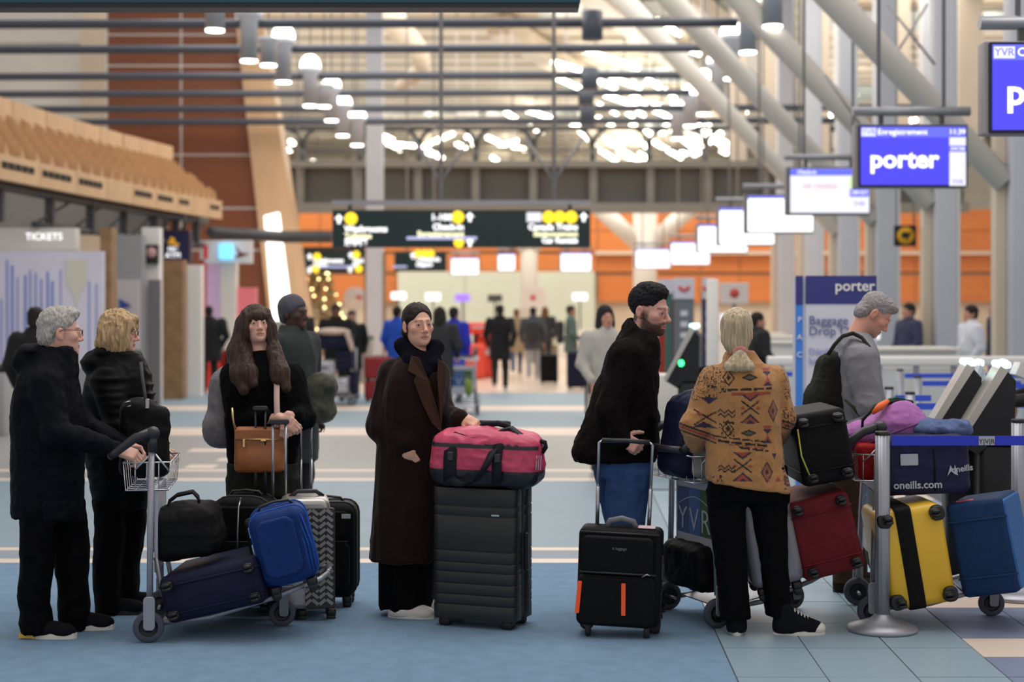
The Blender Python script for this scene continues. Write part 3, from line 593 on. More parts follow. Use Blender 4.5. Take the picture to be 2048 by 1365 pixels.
text('belt_text', 'Y|V|R', .036, M('belt_text_dark', (52, 56, 70), .5), st, (GX(1973, 8.37)-GX(1765, 8.37), -.008, .99), ext=.0005, sx=1.0)
stanchion(GX(2036, 9.3), 9.3, 'silver post with blue belts at the right picture edge', [(1.2, .1, .93, M('belt_teal', (40, 92, 150), .55))])
for k, (px, Y, bl) in enumerate(((1778, 13.2, [(.35, .0, .95)]), (1835, 15.4, [(1.0, 0, .97)]), (1990, 15.0, [(1.2, .0, .96)]), (1945, 17.0, [(1.0, 0, .98)]), (1820, 12.4, [(.75, .0, .93)]), (2018, 12.3, [(.7, 0, .95), (.7, .3, .80)]), (1560, 17.4, [(.55, 0, .98)]), (1800, 17.2, [(.8, 0, .97)]))):
    stanchion(GX(px, Y), Y, ['far post with short blue belt left of the kiosks', 'far post with blue belt behind the kiosks', 'far post with blue belt right of the kiosks', 'farthest post with blue belt under the white queue rail', 'post behind the lilac bag with a blue belt', 'post with two blue belts near the right picture edge', 'far post with blue belt left of the totem', 'far post right of the totem with a blue belt'][k], [(a, b, z, m_beltg) for a, b, z in bl])
# self-service kiosks
m_kblk = M('kiosk_black', (14, 16, 20), .4); m_kedge = M('kiosk_edge_silver', (196, 192, 184), .3, .5); m_kglow = M('kiosk_glow', (210, 255, 250), .4, emis=1.6); m_kwhite = M('kiosk_white', (206, 220, 232), .4)
def kiosk(px, Y, label, sc=1.0, body=True, mm=None):
    t = thing('kiosk', label, 'kiosk', (px, Y, 0), math.radians(-11)); mm = mm or m_kblk
    top, bot = Vector((.10, 1.32)), Vector((-.13, .86))
    MB().prism([(-.13, .86), (-.02, .80), (.04, .86), (.19, .86), (.20, 1.25), (.15, 1.31)], -.2, .2).build('head', mm, t)
    MB().prism([(-.155, .88), (-.13, .85), (.155, 1.31), (.11, 1.34)], -.215, .215).build('screen_edge', m_kedge if mm is m_kblk else m_kwhite, t)
    MB().rbox((.135, 0, 1.345), (.085, .36, .045), .02, axis=1).build('light_bar', m_kglow, t)
    MB().rbox((.12, 0, .43), (.28, .36, .86), .04).build('pedestal', mm, t)
    if body:
        MB().tube([(.1, 0, .86), (.30, 0, .88), (.42, 0, .86), (.46, 0, .80), (.46, 0, .4)], .045, 8, flat=2.5).build('printer_arch', mm, t)
        MB().prism([(.18, .70), (.48, .80), (.48, .72), (.18, .62)], -.16, .16).build('baggage_scale', m_kwhite, t); MB().rbox((.34, 0, .32), (.3, .36, .64), .03).build('lower_body', mm, t)
    return t
kiosk(GX(1893, 10.3), 10.3, 'black check-in kiosk with lit top, left of the two', body=False)
kiosk(GX(1957, 9.9), 9.9, 'black check-in kiosk with lit top and arched printer, right of the two')
for k, px in enumerate((1942, 1990)): kiosk(GX(px, 11.4), 11.4, ['pale kiosk seen behind the left black kiosk', 'pale kiosk seen behind the right black kiosk'][k], body=False, mm=m_kwhite).scale = (.45, .7, .97)
k4 = kiosk(GX(1362, 16), 16, 'dark kiosk with green lights behind the bearded man'); k4.scale = (1, 1, 1.13)
MB().sphere((.02, -.2, 1.02), .03).build('green_light', M('green_glow', (60, 240, 130), .4, emis=3), k4)
o = MB().rbox((GX(1320, 17), 17, .5), (.42, .4, 1.0), .03).build('metal_cabinet', m_pale); tag(o, 'pale low cabinet behind the bearded man', 'cabinet')
# ================================================================== left side: shops, mural, tree, planters
m_mural = M('mural_base', (206, 206, 224), .5, var=(.8, .06)); m_mblue = M('mural_blue', (110, 130, 206), .5); m_mcream = M('mural_cream', (206, 204, 192), .5)
Y = 24.5; s = Y/FPX
t = thing('mural_hoarding', 'white hoarding painted with blue drips behind the grey-haired couple', 'hoarding', (0, Y, 0))
MB().box((GX(40, Y), .1, GZ(625, Y)), (330*s, .1, 245*s)).build('board', m_mural, t)
for k in range(26):
    px = -110+k*12+rnd.uniform(-3, 3); top = rnd.uniform(520, 600); bt = rnd.uniform(690, 745)
    if 125 < px < 165: continue
    MB().box((GX(px, Y), .045, GZ((top+bt)/2, Y)), (rnd.uniform(1.5, 5)*s, .006, (bt-top)*s)).build('painted_drip', m_mblue, t)
MB().prism([(GX(130, Y), GZ(520, Y)), (GX(172, Y), GZ(520, Y)), (GX(172, Y), GZ(565, Y)), (GX(158, Y), GZ(590, Y)), (GX(152, Y), GZ(620, Y)), (GX(146, Y), GZ(590, Y)), (GX(131, Y), GZ(565, Y))][::-1], .035, .05).build('painted_drop', m_mcream, t)
MB().box((GX(40, Y), .25, .4), (330*s, .5, .8)).build('base', m_grey, t)
Y = 27.5
def sh(nm, lab, cat, mat, x0, x1, y0, y1, Y, dep=.3, floor=False):
    o = pb(nm, mat, x0, x1, y0, y1, Y, dep, floor=floor); return tag(o, lab, cat)
structure(pb('wall_shops', m_concrete, -100, 330, 385, 470, 33.5, .3)); 
sh('stone_pillar', 'brown stone pillar at the edge of the mural hoarding', 'pillar', m_stone, 200, 222, 455, 0, 26, .4, True)
sh('shop_cladding', 'grey shop cladding with a blue logo behind the blonde woman', 'panel', m_grey, 222, 284, 470, 0, 28, .3, True)
o = sh('shop_poster', 'pale poster with a blue emblem on the grey shop cladding', 'poster', M('poster_pale', (190, 184, 186), .6), 224, 278, 560, 700, 27.9, .11)
MB().prism([(GX(238, 27.85), GZ(598, 27.85)), (GX(262, 27.85), GZ(612, 27.85)), (GX(240, 27.85), GZ(618, 27.85))], 27.84, 27.88).build('emblem', M('emblem_blue', (40, 66, 150), .5), o)
sh('shop_pilaster', 'white pilaster right of the grey shop cladding', 'pilaster', m_white, 284, 318, 455, 0, 28.5, .3, True)
sh('shop_door', 'grey framed shop door beside the white pilaster', 'door', M('door_grey', (112, 112, 118), .4), 296, 320, 560, 0, 28.3, .1, True)
sh('stone_pillar', 'brown mottled stone pillar between two white pilasters', 'pillar', m_stone, 322, 366, 520, 0, 30, .4, True)
sh('shop_pilaster', 'white pilaster left of the red shop front', 'pilaster', m_white, 366, 402, 530, 0, 31, .3, True)
sh('white_bulkhead', 'grey bulkhead above the mural with a lit sign', 'bulkhead', m_pale, -60, 150, 456, 500, 26, .3)
text('lit_sign', 'TICKETS', .16, m_txtw, None, (GX(88, 26), 25.998, GZ(474, 26))); tag(bpy.data.objects['lit_sign'], 'small glowing white lettering on the grey bulkhead', 'sign')
m_red = M('shop_red', (210, 60, 48), .5, emis=.12); m_lav = M('shop_lavender', (206, 190, 226), .5, emis=.15); m_pinkp = M('poster_pink', (226, 120, 130), .5, emis=.1)  # faint emission added to panels and poster to lift their colour
t = thing('red_shop_front', 'red and lavender shop front under a white fascia with a bird logo', 'shop', (0, 34, 0)); Y = 34
for nm, mm, a, b, c, d, dp in (('red_jamb', m_red, 400, 408, 520, 760, .2), ('lavender_panel', m_lav, 408, 442, 527, 700, .25), ('lower_red', m_red, 408, 520, 700, 778, .3), ('poster', m_pinkp, 442, 508, 575, 700, .2), ('fascia', m_white, 400, 504, 481, 527, .15), ('side_wall', m_pale, 440, 470, 500, 780, .4)):
    mb = MB(); pbox(mb, a, b, c, d, 0+Y, dp); o = mb.build(nm, mm, t); o.location = (0, -Y+(.0 if nm == 'fascia' else .05*len(nm) % .4), 0)
MB().prism([(GX(470, 33.9), GZ(490, 33.9)), (GX(484, 33.9), GZ(506, 33.9)), (GX(500, 33.9), GZ(508, 33.9)), (GX(482, 33.9), GZ(515, 33.9)), (GX(468, 33.9), GZ(516, 33.9)), (GX(478, 33.9), GZ(508, 33.9))], -.16, -.12).build('bird_logo', M('logo_maroon', (120, 30, 40), .5), t)
MB().box((GX(412, 33.9), -.14, GZ(504, 33.9)), (.09, .04, .30)).build('red_badge', m_red, t)
t = thing('lit_shop_sign', 'small lit blue projecting sign by the red shop', 'sign', (GX(451, 33.8), 33.8, GZ(503, 33.8))); MB().box((0, .1, 0), (.26, .3, .32)).build('panel', M('sign_cyan', (110, 190, 240), .4, emis=1.6), t)
Y = 32.2; s = Y/FPX; t = thing('bank_sign', 'dark navy hanging bank machine sign with gold lion emblem', 'sign', (GX(349, Y), Y, GZ(494, Y)))
MB().rbox((0, 0, 0), (66*s, .25, 66*s), .02, axis=1).build('case', M('bank_maroon', (58, 26, 44), .5), t); MB().box((0, -.13, 0), (60*s, .02, 60*s)).build('panel', M('bank_navy', (26, 28, 74), .4), t)
MB().prism([(-.10, .05), (-.04, .20), (.03, .17), (.05, .08), (.13, .06), (.12, .02), (.02, .02), (-.02, .04)], -.16, -.145).build('lion_emblem', M('bank_gold', (226, 160, 40), .5, emis=.3), t)
text('bank_name', 'RBC', .11, m_txtw, t, (0, -.15, -.05)); text('bank_text', 'ATM', .15, m_txtw, t, (0, -.15, -.18))
for d in (-.2, .2): MB().cyl((d, 0, .3), (d, 0, .66), .03, n=6).build('hanger', m_dark, t)
t = thing('round_shop_sign', 'small dark sign with a round pale logo beside the bank sign', 'sign', (GX(302, 28.42), 28.42, GZ(509, 28.42))); MB().box((0, .03, 0), (.25, .16, .34)).build('panel', M('sign_blackgreen', (24, 30, 28), .5), t)
MB().lathe([(0, 0), (.09, 0), (.09, .01), (0, .01)], 16, axis='y').build('logo_disc', M('logo_pinkish', (206, 160, 160), .5), t, (.02, -.062, .03))
# planters
m_leaf = M('leaf_green', (36, 62, 34), .6)
def planter(px, Y, w_, h, label):
    t = thing('planter_box', label, 'planter', (GX(px, Y), Y, 0)); MB().rbox((0, 0, h/2), (w_, .5, h), .03).build('box', m_grey if px < 100 else m_concrete, t); r_ = random.Random(int(px)); mb = MB()
    for k in range(90):
        x, y = r_.uniform(-w_/2, w_/2)*.95, r_.uniform(-.2, .2); a_ = r_.uniform(0, 6.28); q = .05+r_.random()*.04; T = Matrix.Translation((x, y, h+r_.random()*.08)) @ Euler((r_.uniform(-1, 1), r_.uniform(-1, 1), a_)).to_matrix().to_4x4()
        mb.add([(-q, 0, 0), (0, -q*.4, .01), (q, 0, 0), (0, q*.4, .01)], [(0, 1, 2, 3)], False, T)
    mb.build('foliage', m_leaf, t)['kind'] = 'stuff'
planter(-6, 21.5, .36, .84, 'grey planter box at the left picture edge'); planter(722, 37, .55, .98, 'concrete planter box with foliage beside the square column')
# decorated tree
Y = 46; tr = thing('christmas_tree', 'tall decorated tree with glowing warm lights behind the luggage cart', 'tree', (GX(640, Y), Y, 0)); r_ = random.Random(3); mb = MB(); lt = MB(); gl = MB()
Ht = GZ(535, Y)
for k in range(900):
    u = r_.random()**.8; z = .2+u*(Ht-.2); R0 = 1.0*(1-u*.72); a_ = r_.uniform(0, 6.28); rr = R0*r_.uniform(.5, 1); q = .13
    T = Matrix.Translation((rr*math.cos(a_), rr*math.sin(a_), z)) @ Euler((r_.uniform(-.8, .8), r_.uniform(-.8, .8), a_)).to_matrix().to_4x4(); mb.add([(-q, 0, 0), (0, -.05, 0), (q, 0, -.05), (0, .05, 0)], [(0, 1, 2, 3)], False, T)
mb.cyl((0, 0, 0), (0, 0, Ht), .06); mb.build('branches', M('tree_frosted', (170, 150, 108), .6), tr)['kind'] = 'stuff'
for k in range(46):
    u = r_.random(); z = .4+u*(Ht-.4); R0 = 1.0*(1-u*.72); a_ = r_.uniform(PI, 2*PI); lt.sphere((R0*math.cos(a_), R0*math.sin(a_), z), .03, 8, 6)
lt.build('fairy_lights', M('fairy_glow', (255, 226, 160), .4, emis=6), tr)['kind'] = 'stuff'
t = thing('round_board', 'pale round board with red mark beside the decorated tree', 'sign', (GX(710, 45), 45, 0)); MB().lathe([(0, 0), (.33, 0), (.33, .05), (0, .05)], 24, axis='y').build('disc', M('board_offwhite', (226, 214, 208), .5), t, (0, 0, GZ(598, 45))); MB().box((.12, -.03, GZ(595, 45)), (.16, .04, .09)).build('red_mark', m_redmark, t); MB().cyl((0, .05, 0), (0, .05, GZ(610, 45)), .04, n=8).build('post', m_grey, t)
# ================================================================== sculpting with distance fields -> quad meshes
_rs = np.random.RandomState(11); _LAT = _rs.rand(32, 32, 32).astype(np.float32)*2-1
def vnoise(P):
    I = np.floor(P).astype(np.int64); f = (P-I).astype(np.float32); f = f*f*(3-2*f); I &= 31; J = (I+1) & 31
    g = lambda a, b, c: _LAT[a, b, c]
    x0, y0, z0 = I.T; x1, y1, z1 = J.T; fx, fy, fz = f.T
    c00 = g(x0, y0, z0)*(1-fx)+g(x1, y0, z0)*fx; c10 = g(x0, y1, z0)*(1-fx)+g(x1, y1, z0)*fx
    c01 = g(x0, y0, z1)*(1-fx)+g(x1, y0, z1)*fx; c11 = g(x0, y1, z1)*(1-fx)+g(x1, y1, z1)*fx
    return (c00*(1-fy)+c10*fy)*(1-fz)+(c01*(1-fy)+c11*fy)*fz
def axis_pts(lo, hi, h, zones):
    out = [lo]; x = lo
    while x < hi:
        st = h
        for (a, b, hf) in zones:
            if a-h <= x <= b: st = min(st, hf)
        x += st; out.append(x)
    return np.array(out, np.float32)
class SDF:
    def __init__(s, lo, hi, h=.01, fine=()):
        """fine: list of (centre, radius, step) boxes meshed more finely"""
        s.ax = [axis_pts(lo[i], hi[i], h, [(c[i]-r, c[i]+r, hf) for (c, r, hf) in fine]) for i in range(3)]
        s.F = np.full([len(a) for a in s.ax], .5, np.float32); s.h = h
    def sub(s, lo, hi):
        sl = []
        for i in range(3):
            a = max(0, int(np.searchsorted(s.ax[i], lo[i]))-1); b = min(len(s.ax[i]), int(np.searchsorted(s.ax[i], hi[i]))+1)
            if b <= a: return None
            sl.append(slice(a, b))
        return tuple(sl), s.ax[0][sl[0]][:, None, None], s.ax[1][sl[1]][None, :, None], s.ax[2][sl[2]][None, None, :]
    def put(s, sl, d, k, op):
        a = s.F[sl]
        if op == 'u':
            r = np.minimum(a, d)
            if k > 0: h = np.maximum(k-np.abs(a-d), 0)/k; r = r-h*h*k*.25
        elif op == 's':
            d = -d; r = np.maximum(a, d)
            if k > 0: h = np.maximum(k-np.abs(a-d), 0)/k; r = r+h*h*k*.25
        s.F[sl] = r
    def pad(s, k): return k+2.5*s.h+.01
    def cap(s, a, b, ra, rb=None, k=.02, op='u', flat=None):
        rb = ra if rb is None else rb; a = np.array(a, np.float32); b = np.array(b, np.float32); m = max(ra, rb)+s.pad(k)
        g = s.sub(np.minimum(a, b)-m, np.maximum(a, b)+m)
        if g is None: return s
        sl, X, Y, Z = g; ba = b-a; L2 = max(float(ba@ba), 1e-9); px, py, pz = X-a[0], Y-a[1], Z-a[2]
        t = np.clip((px*ba[0]+py*ba[1]+pz*ba[2])/L2, 0, 1); qx, qy, qz = px-t*ba[0], py-t*ba[1], pz-t*ba[2]
        if flat:
            n, f = np.array(flat[0], np.float32), flat[1]; n = n/np.linalg.norm(n); e = (qx*n[0]+qy*n[1]+qz*n[2])*(1/f-1); qx, qy, qz = qx+e*n[0], qy+e*n[1], qz+e*n[2]
            d = (np.sqrt(qx*qx+qy*qy+qz*qz)-(ra+t*(rb-ra)))*min(1, f*1.3)
        else: d = np.sqrt(qx*qx+qy*qy+qz*qz)-(ra+t*(rb-ra))
        s.put(sl, d, k, op); return s
    def chain(s, pts, rs, k=.02, op='u'):
        for i in range(len(pts)-1): s.cap(pts[i], pts[i+1], rs[i], rs[i+1], k, op)
        return s
    def _loc(s, c, R, ext, k):
        m = ext+s.pad(k); c = np.array(c, np.float32); g = s.sub(c-m, c+m)
        if g is None: return None
        sl, X, Y, Z = g; X, Y, Z = X-c[0], Y-c[1], Z-c[2]
        if R is None: return sl, X, Y, Z
        R = np.array(R, np.float32); return sl, X*R[0, 0]+Y*R[1, 0]+Z*R[2, 0], X*R[0, 1]+Y*R[1, 1]+Z*R[2, 1], X*R[0, 2]+Y*R[1, 2]+Z*R[2, 2]
    def ell(s, c, r, R=None, k=.02, op='u'):
        g = s._loc(c, R, max(r), k)
        if g is None: return s
        sl, X, Y, Z = g; k0 = np.sqrt((X/r[0])**2+(Y/r[1])**2+(Z/r[2])**2); k1 = np.sqrt((X/r[0]**2)**2+(Y/r[1]**2)**2+(Z/r[2]**2)**2)+1e-6
        s.put(sl, np.where(k0 < .05, -min(r), k0*(k0-1)/k1).astype(np.float32), k, op); return s
    def box(s, c, half, rad=.01, R=None, k=.01, op='u'):
        g = s._loc(c, R, float(np.linalg.norm(half)), k)
        if g is None: return s
        sl, X, Y, Z = g; qx, qy, qz = np.abs(X)-half[0]+rad, np.abs(Y)-half[1]+rad, np.abs(Z)-half[2]+rad
        d = np.sqrt(np.maximum(qx, 0)**2+np.maximum(qy, 0)**2+np.maximum(qz, 0)**2)+np.minimum(np.maximum(qx, np.maximum(qy, qz)), 0)-rad
        s.put(sl, d.astype(np.float32), k, op); return s
    def loft(s, rows, k=.03, op='u', n=2.4, smooth=2):
        """vertical column of superellipse sections: rows (z, cx, cy, rx, ry)"""
        rows = sorted(rows); A = np.array(rows, np.float32); z0, z1 = A[0, 0], A[-1, 0]; m = s.pad(k)
        lo = np.array([(A[:, 1]-A[:, 3]).min(), (A[:, 2]-A[:, 4]).min(), z0])-m; hi = np.array([(A[:, 1]+A[:, 3]).max(), (A[:, 2]+A[:, 4]).max(), z1])+m
        g = s.sub(lo, hi)
        if g is None: return s
        sl, X, Y, Z = g; zz = Z[0, 0]
        zs = np.linspace(z0, z1, 80); I = [np.interp(zs, A[:, 0], A[:, j]) for j in range(1, 5)]
        for _ in range(smooth*3):
            for c in I: c[1:-1] = .25*c[:-2]+.5*c[1:-1]+.25*c[2:]
        cx, cy, rx, ry = [np.interp(zz, zs, c).astype(np.float32)[None, None, :] for c in I]
        u, v = np.abs(X-cx)/rx, np.abs(Y-cy)/ry
        d = ((u**n+v**n)**(1/n)-1)*np.minimum(rx, ry)
        d = np.maximum(d, np.maximum(z0-Z, Z-z1)); s.put(sl, d.astype(np.float32), k, op); return s
    def mesh(s):
        F = s.F; S = F < 0; xs, ys, zs = s.ax
        c = np.zeros([n-1 for n in F.shape], np.int8)
        for dx in (0, 1):
            for dy in (0, 1):
                for dz in (0, 1): c += S[dx:dx+c.shape[0], dy:dy+c.shape[1], dz:dz+c.shape[2]]
        act = (c > 0) & (c < 8); I, J, K = np.nonzero(act); n = len(I); idx = np.full(c.shape, -1, np.int32); idx[I, J, K] = np.arange(n)
        P = np.zeros((n, 3), np.float32); cnt = np.zeros(n, np.float32)
        cor = [(0, 0, 0), (1, 0, 0), (0, 1, 0), (1, 1, 0), (0, 0, 1), (1, 0, 1), (0, 1, 1), (1, 1, 1)]
        val = [F[I+a, J+b, K+d] for a, b, d in cor]; pos = [np.stack([xs[I+a], ys[J+b], zs[K+d]], 1) for a, b, d in cor]
        for a, b in ((0, 1), (2, 3), (4, 5), (6, 7), (0, 2), (1, 3), (4, 6), (5, 7), (0, 4), (1, 5), (2, 6), (3, 7)):
            m = (val[a] < 0) != (val[b] < 0); t = np.where(m, val[a]/(val[a]-val[b]+1e-12), 0)[:, None]; P += np.where(m[:, None], pos[a]+(pos[b]-pos[a])*t, 0); cnt += m
        P /= cnt[:, None]; Q = []
        for axn in range(3):
            sh_ = [slice(1, -1)]*3; sh_[axn] = slice(None); A_ = S[tuple(slice(None, -1) if i == axn else slice(1, -1) for i in range(3))]; B_ = S[tuple(slice(1, None) if i == axn else slice(1, -1) for i in range(3))]
            e = np.nonzero(A_ != B_); flip = A_[e]; base = [e[0].copy(), e[1].copy(), e[2].copy()]
            o1, o2 = [(1, 2), (2, 0), (0, 1)][axn]
            for i in range(3):
                if i != axn: base[i] = base[i]+1
            def cell(a, b):
                q = [base[0], base[1], base[2]]; q[o1] = q[o1]-a; q[o2] = q[o2]-b; return idx[q[0], q[1], q[2]]
            q = np.stack([cell(1, 1), cell(0, 1), cell(0, 0), cell(1, 0)], 1); q[~flip] = q[~flip][:, ::-1]; Q.append(q)
        Q = np.concatenate(Q); Q = Q[(Q >= 0).all(1)]; return P, Q
def vnormals(V, Q):
    n = np.cross(V[Q[:, 2]]-V[Q[:, 0]], V[Q[:, 3]]-V[Q[:, 1]]); N = np.zeros_like(V)
    for j in range(4):
        for c in range(3): N[:, c] += np.bincount(Q[:, j], n[:, c], len(V))
    return N/(np.linalg.norm(N, axis=1, keepdims=True)+1e-9)
def folds(V, Q, layers):
    """push cloth in and out: layers (amp, (fx,fy,fz), seed, ridged)"""
    N = vnormals(V, Q); d = np.zeros(len(V))
    for amp, fr, seed, ridge in layers:
        q = vnoise(V*np.array(fr)+seed*7.3); d += amp*((1-2*np.abs(q)) if ridge else q)
    return V+N*d[:, None]
def emit(name, S, mat, parent, fold=None, col=None, smooth=True, loc=None):
    V, Q = S.mesh()
    if fold: V = folds(V, Q, fold)
    me = fastmesh(name, V, Q, mat if isinstance(mat, list) else [mat], smooth, col(V) if col else None)
    o = rawobj(name, me, parent)
    if loc is not None: o.location = loc
    return o
# ------------------------------------------------------------------ heads, hands
class Frame:
    def __init__(s, c, yaw, pitch=0, roll=0, sc=1.0):
        y, p, r = math.radians(yaw), math.radians(pitch), math.radians(roll)
        f = Vector((math.cos(y)*math.cos(p), math.sin(y)*math.cos(p), math.sin(p))); sd = f.cross(Vector((0, 0, 1))).normalized(); u = sd.cross(f)
        R = Matrix.Rotation(r, 3, f); sd = R @ sd; u = R @ u
        s.R = np.array([[sd.x, f.x, u.x], [sd.y, f.y, u.y], [sd.z, f.z, u.z]]); s.c = np.array(c, float); s.sc = sc
    def p(s, a, b, c): return s.c+s.R @ (np.array((a, b, c))*s.sc)
    def loc(s, V): return ((V-s.c) @ s.R)/s.sc
def add_head(S, H, jaw=1.0, nose=1.0, ears=True, fem=False):
    s = H.sc; R = H.R
    E = lambda c, r, k=.02, op='u': S.ell(H.p(*c), [q*s for q in r], R, k*s, op)
    C = lambda a, b, ra, rb, k=.008, op='u': S.cap(H.p(*a), H.p(*b), ra*s, rb*s, k*s, op)
    E((0, -.014, .036), (.074, .094, .083)); E((0, .028, -.03), (.062*(.97 if fem else 1), .062, .085), .03)
    E((0, .038, -.076), (.049*jaw, .050, .038), .03); E((0, .078, -.101), (.020*jaw, .017, .016), .022)
    for d in (-1, 1):
        E((d*.043, .057, -.024), (.022, .025, .02), .02); E((d*.033, .102, .0), (.017, .018, .011), .012, 's')
        E((d*.031, .0795, -.002), (.0155, .0145, .0135), .003); E((d*.0315, .0975, -.0030), (.0175, .0165, .0045), .002, 's')
        if ears:
            E((d*.077, -.012, -.010), (.009, .020, .031), .006); E((d*.087, -.008, -.006), (.006, .010, .017), .004, 's'); E((d*.075, -.002, -.036), (.007, .010, .010), .006)
    E((0, .083, .020), (.046, .012, .009), .016)
    C((0, .089, .010), (0, .109*(.5+.5*nose), -.032), .0075, .0105, .012); E((0, .110*(.5+.5*nose), -.036), (.012, .012, .0105), .008)
    for d in (-1, 1): E((d*.0125, .097, -.041), (.0085, .011, .0085), .006); E((d*.007, .104, -.049), (.004, .006, .004), .003, 's')
    E((0, .090, -.0655), (.021, .011, .0055), .006); E((0, .0885, -.0765), (.019, .0115, .0065), .006); E((0, .103, -.0710), (.022, .008, .0016), .002, 's')
def head_color(V, H, skin, lip=(150, 82, 78), brow=(60, 42, 34), beard=None, flush=.25, scalp=None, browamt=.65, bamt=.95):
    L = H.loc(V); s, f, u = L.T; sk = np.array(lin(skin)); C = np.tile(sk, (len(V), 1)).astype(np.float64)
    def mix(m, c): nonlocal C; m = np.clip(m, 0, 1)[:, None]; C = C*(1-m)+np.array(lin(c))*m
    inh = (np.abs(s) < .11) & (f > -.15) & (np.abs(u) < .16)
    rd = tuple(min(255, int(q)) for q in (skin[0]*1.0, skin[1]*.80, skin[2]*.78))
    g = lambda x, w_: np.exp(-(x/w_)**2)
    mix(inh*flush*np.maximum(g(np.sqrt((np.abs(s)-.042)**2+(u+.03)**2+.3*(f-.08)**2), .026), .7*g(np.sqrt(s**2+(u+.038)**2+(f-.11)**2), .018)), rd)
    mix(inh*flush*.9*(np.abs(s) > .070)*g(f+.008, .03)*g(u+.01, .05), rd)
    if scalp is not None: mix(inh*np.clip((u-.015-np.maximum(0, (f-.03))*1.0)/.012, 0, 1)*(f < .055)*.9, scalp); mix(inh*(f < -.03)*np.clip((u+.07)/.015, 0, 1)*.9, scalp)
    if beard is not None:
        lips = np.clip(1.1-np.sqrt((s/.023)**2+((u+.071)/.011)**2), 0, .3)/.3
        b = np.clip((-.050+.6*np.clip(.055-f, 0, .05)-u)/.014, 0, 1)*np.clip((f+.012)/.02, 0, 1)*np.clip((u+.135)/.01, 0, 1)
        b = np.maximum(b, np.clip((.008-u)/.03, 0, 1)*.8*(np.abs(s) > .045)*np.clip((f+.006)/.008, 0, 1)*np.clip((.040-f)/.014, 0, 1)*(u > -.06))
        b = np.maximum(b, (np.abs(s) < .036)*g(u+.0565, .006)*(f > .07)); mix(inh*b*(1-lips)*bamt, beard)
    mix(inh*(f > .07)*np.clip(1.25-np.sqrt((s/.0235)**2+((u+.071)/.0105)**2), 0, .25)*4*.55, lip)
    mix(inh*(f > .07)*(np.abs(s) < .021)*g(u+.0710, .0018)*.75, (96, 50, 48))
    by = .0215+.10*(np.abs(s)-.012)-2.6*np.maximum(0, np.abs(s)-.034)**2*20
    mix(inh*(f > .05)*((np.abs(s) > .010) & (np.abs(s) < .047))*g(u-by, .0045)*browamt, brow)
    mix(inh*(f > .06)*g(np.sqrt(((np.abs(s)-.031)/1.6)**2+(u-.0045)**2), .004)*.55*browamt, tuple(int(q*.7) for q in brow))
    return C
m_eye = M('eye', (255, 255, 255), .15, vcol=True)
def add_eyes(parent, H, gaze=(0, 1, 0), iris=(70, 60, 50)):
    g = np.array(gaze, float); g /= np.linalg.norm(g)
    for d in (-1, 1):
        mb = MB().sphere((0, 0, 0), 1, 20, 14); V = np.array(mb.v); r = .0130*H.sc; ca = V @ g
        C = np.where(ca[:, None] > .955, np.array(lin((10, 8, 8))), np.where(ca[:, None] > .86, np.array(lin(iris)), np.array(lin((186, 174, 166)))))
        W_ = (H.R @ (V*.0130*H.sc).T).T+H.p(d*.031, .0795, -.002)
        me = fastmesh('eye', W_, np.array(mb.f), [m_eye], True, C); rawobj('eye', me, parent)
def glasses(parent, H, mat):
    mb = MB()
    for d in (-1, 1):
        mb.tube([H.p(d*.033+.024*math.cos(t)*1.05, .109-.006*max(0, d*math.cos(t)), -.003+.017*math.sin(t)) for t in [2*PI*k/20 for k in range(20)]], .0014*H.sc, 5, closed=True)
        mb.tube([H.p(d*.057, .104, .008), H.p(d*.076, .07, .010), H.p(d*.083, .0, .009), H.p(d*.082, -.018, -.002)], .0017*H.sc, 5)
    mb.tube([H.p(-.009, .110, .002), H.p(0, .113, .004), H.p(.009, .110, .002)], .0014*H.sc, 5); mb.build('glasses', mat, parent)
def add_hand(S, w, d, n, th, curl=(.3, .5, .4), sc=1.0, thumb=(.55, .75, -.25), k=.006):
    """w wrist, d finger direction, n back-of-hand normal, th direction of the thumb side"""
    d, n, th = [np.array(q, float) for q in (d, n, th)]; d /= np.linalg.norm(d); n = n-d*(n@d); n /= np.linalg.norm(n); t0 = np.cross(n, d); t0 = t0 if t0@th > 0 else -t0; w = np.array(w, float)
    R = np.stack([d, t0, n], 1); S.box(w+d*.048*sc, (.046*sc, .039*sc, .0145*sc), .013*sc, R, .012)
    S.cap(w-d*.01*sc, w+d*.03*sc, .024*sc, .026*sc, .015, flat=(n, .8))
    for i, (off, ln) in enumerate(((.028, .95), (.0095, 1.06), (-.0095, 1.0), (-.027, .82))):
        p = w+d*(.088-.004*abs(i-1))*sc+t0*off*sc; a = 0.0
        for j, (L_, c_) in enumerate(zip((.042, .026, .021), curl)):
            a += c_*(1+.05*i); q = p+(d*math.cos(a)-n*math.sin(a)+t0*off*.6*(1 if j == 0 else 0))*L_*ln*sc; S.cap(p, q, (.0092-.0008*j)*sc, (.0086-.0009*j)*sc, k); p = q
    p = w+d*.022*sc+t0*.034*sc-n*.004*sc; v = d*thumb[0]+t0*thumb[1]+n*thumb[2]; v /= np.linalg.norm(v)
    S.cap(w+d*.012*sc+t0*.012*sc, p, .016*sc, .0145*sc, .012)
    for j, L_ in enumerate((.034, .028, .022)): q = p+v*L_*sc; S.cap(p, q, (.0125-.0014*j)*sc, (.0112-.0014*j)*sc, k); p = q; v = v*.9+d*.32-n*.1; v /= np.linalg.norm(v)
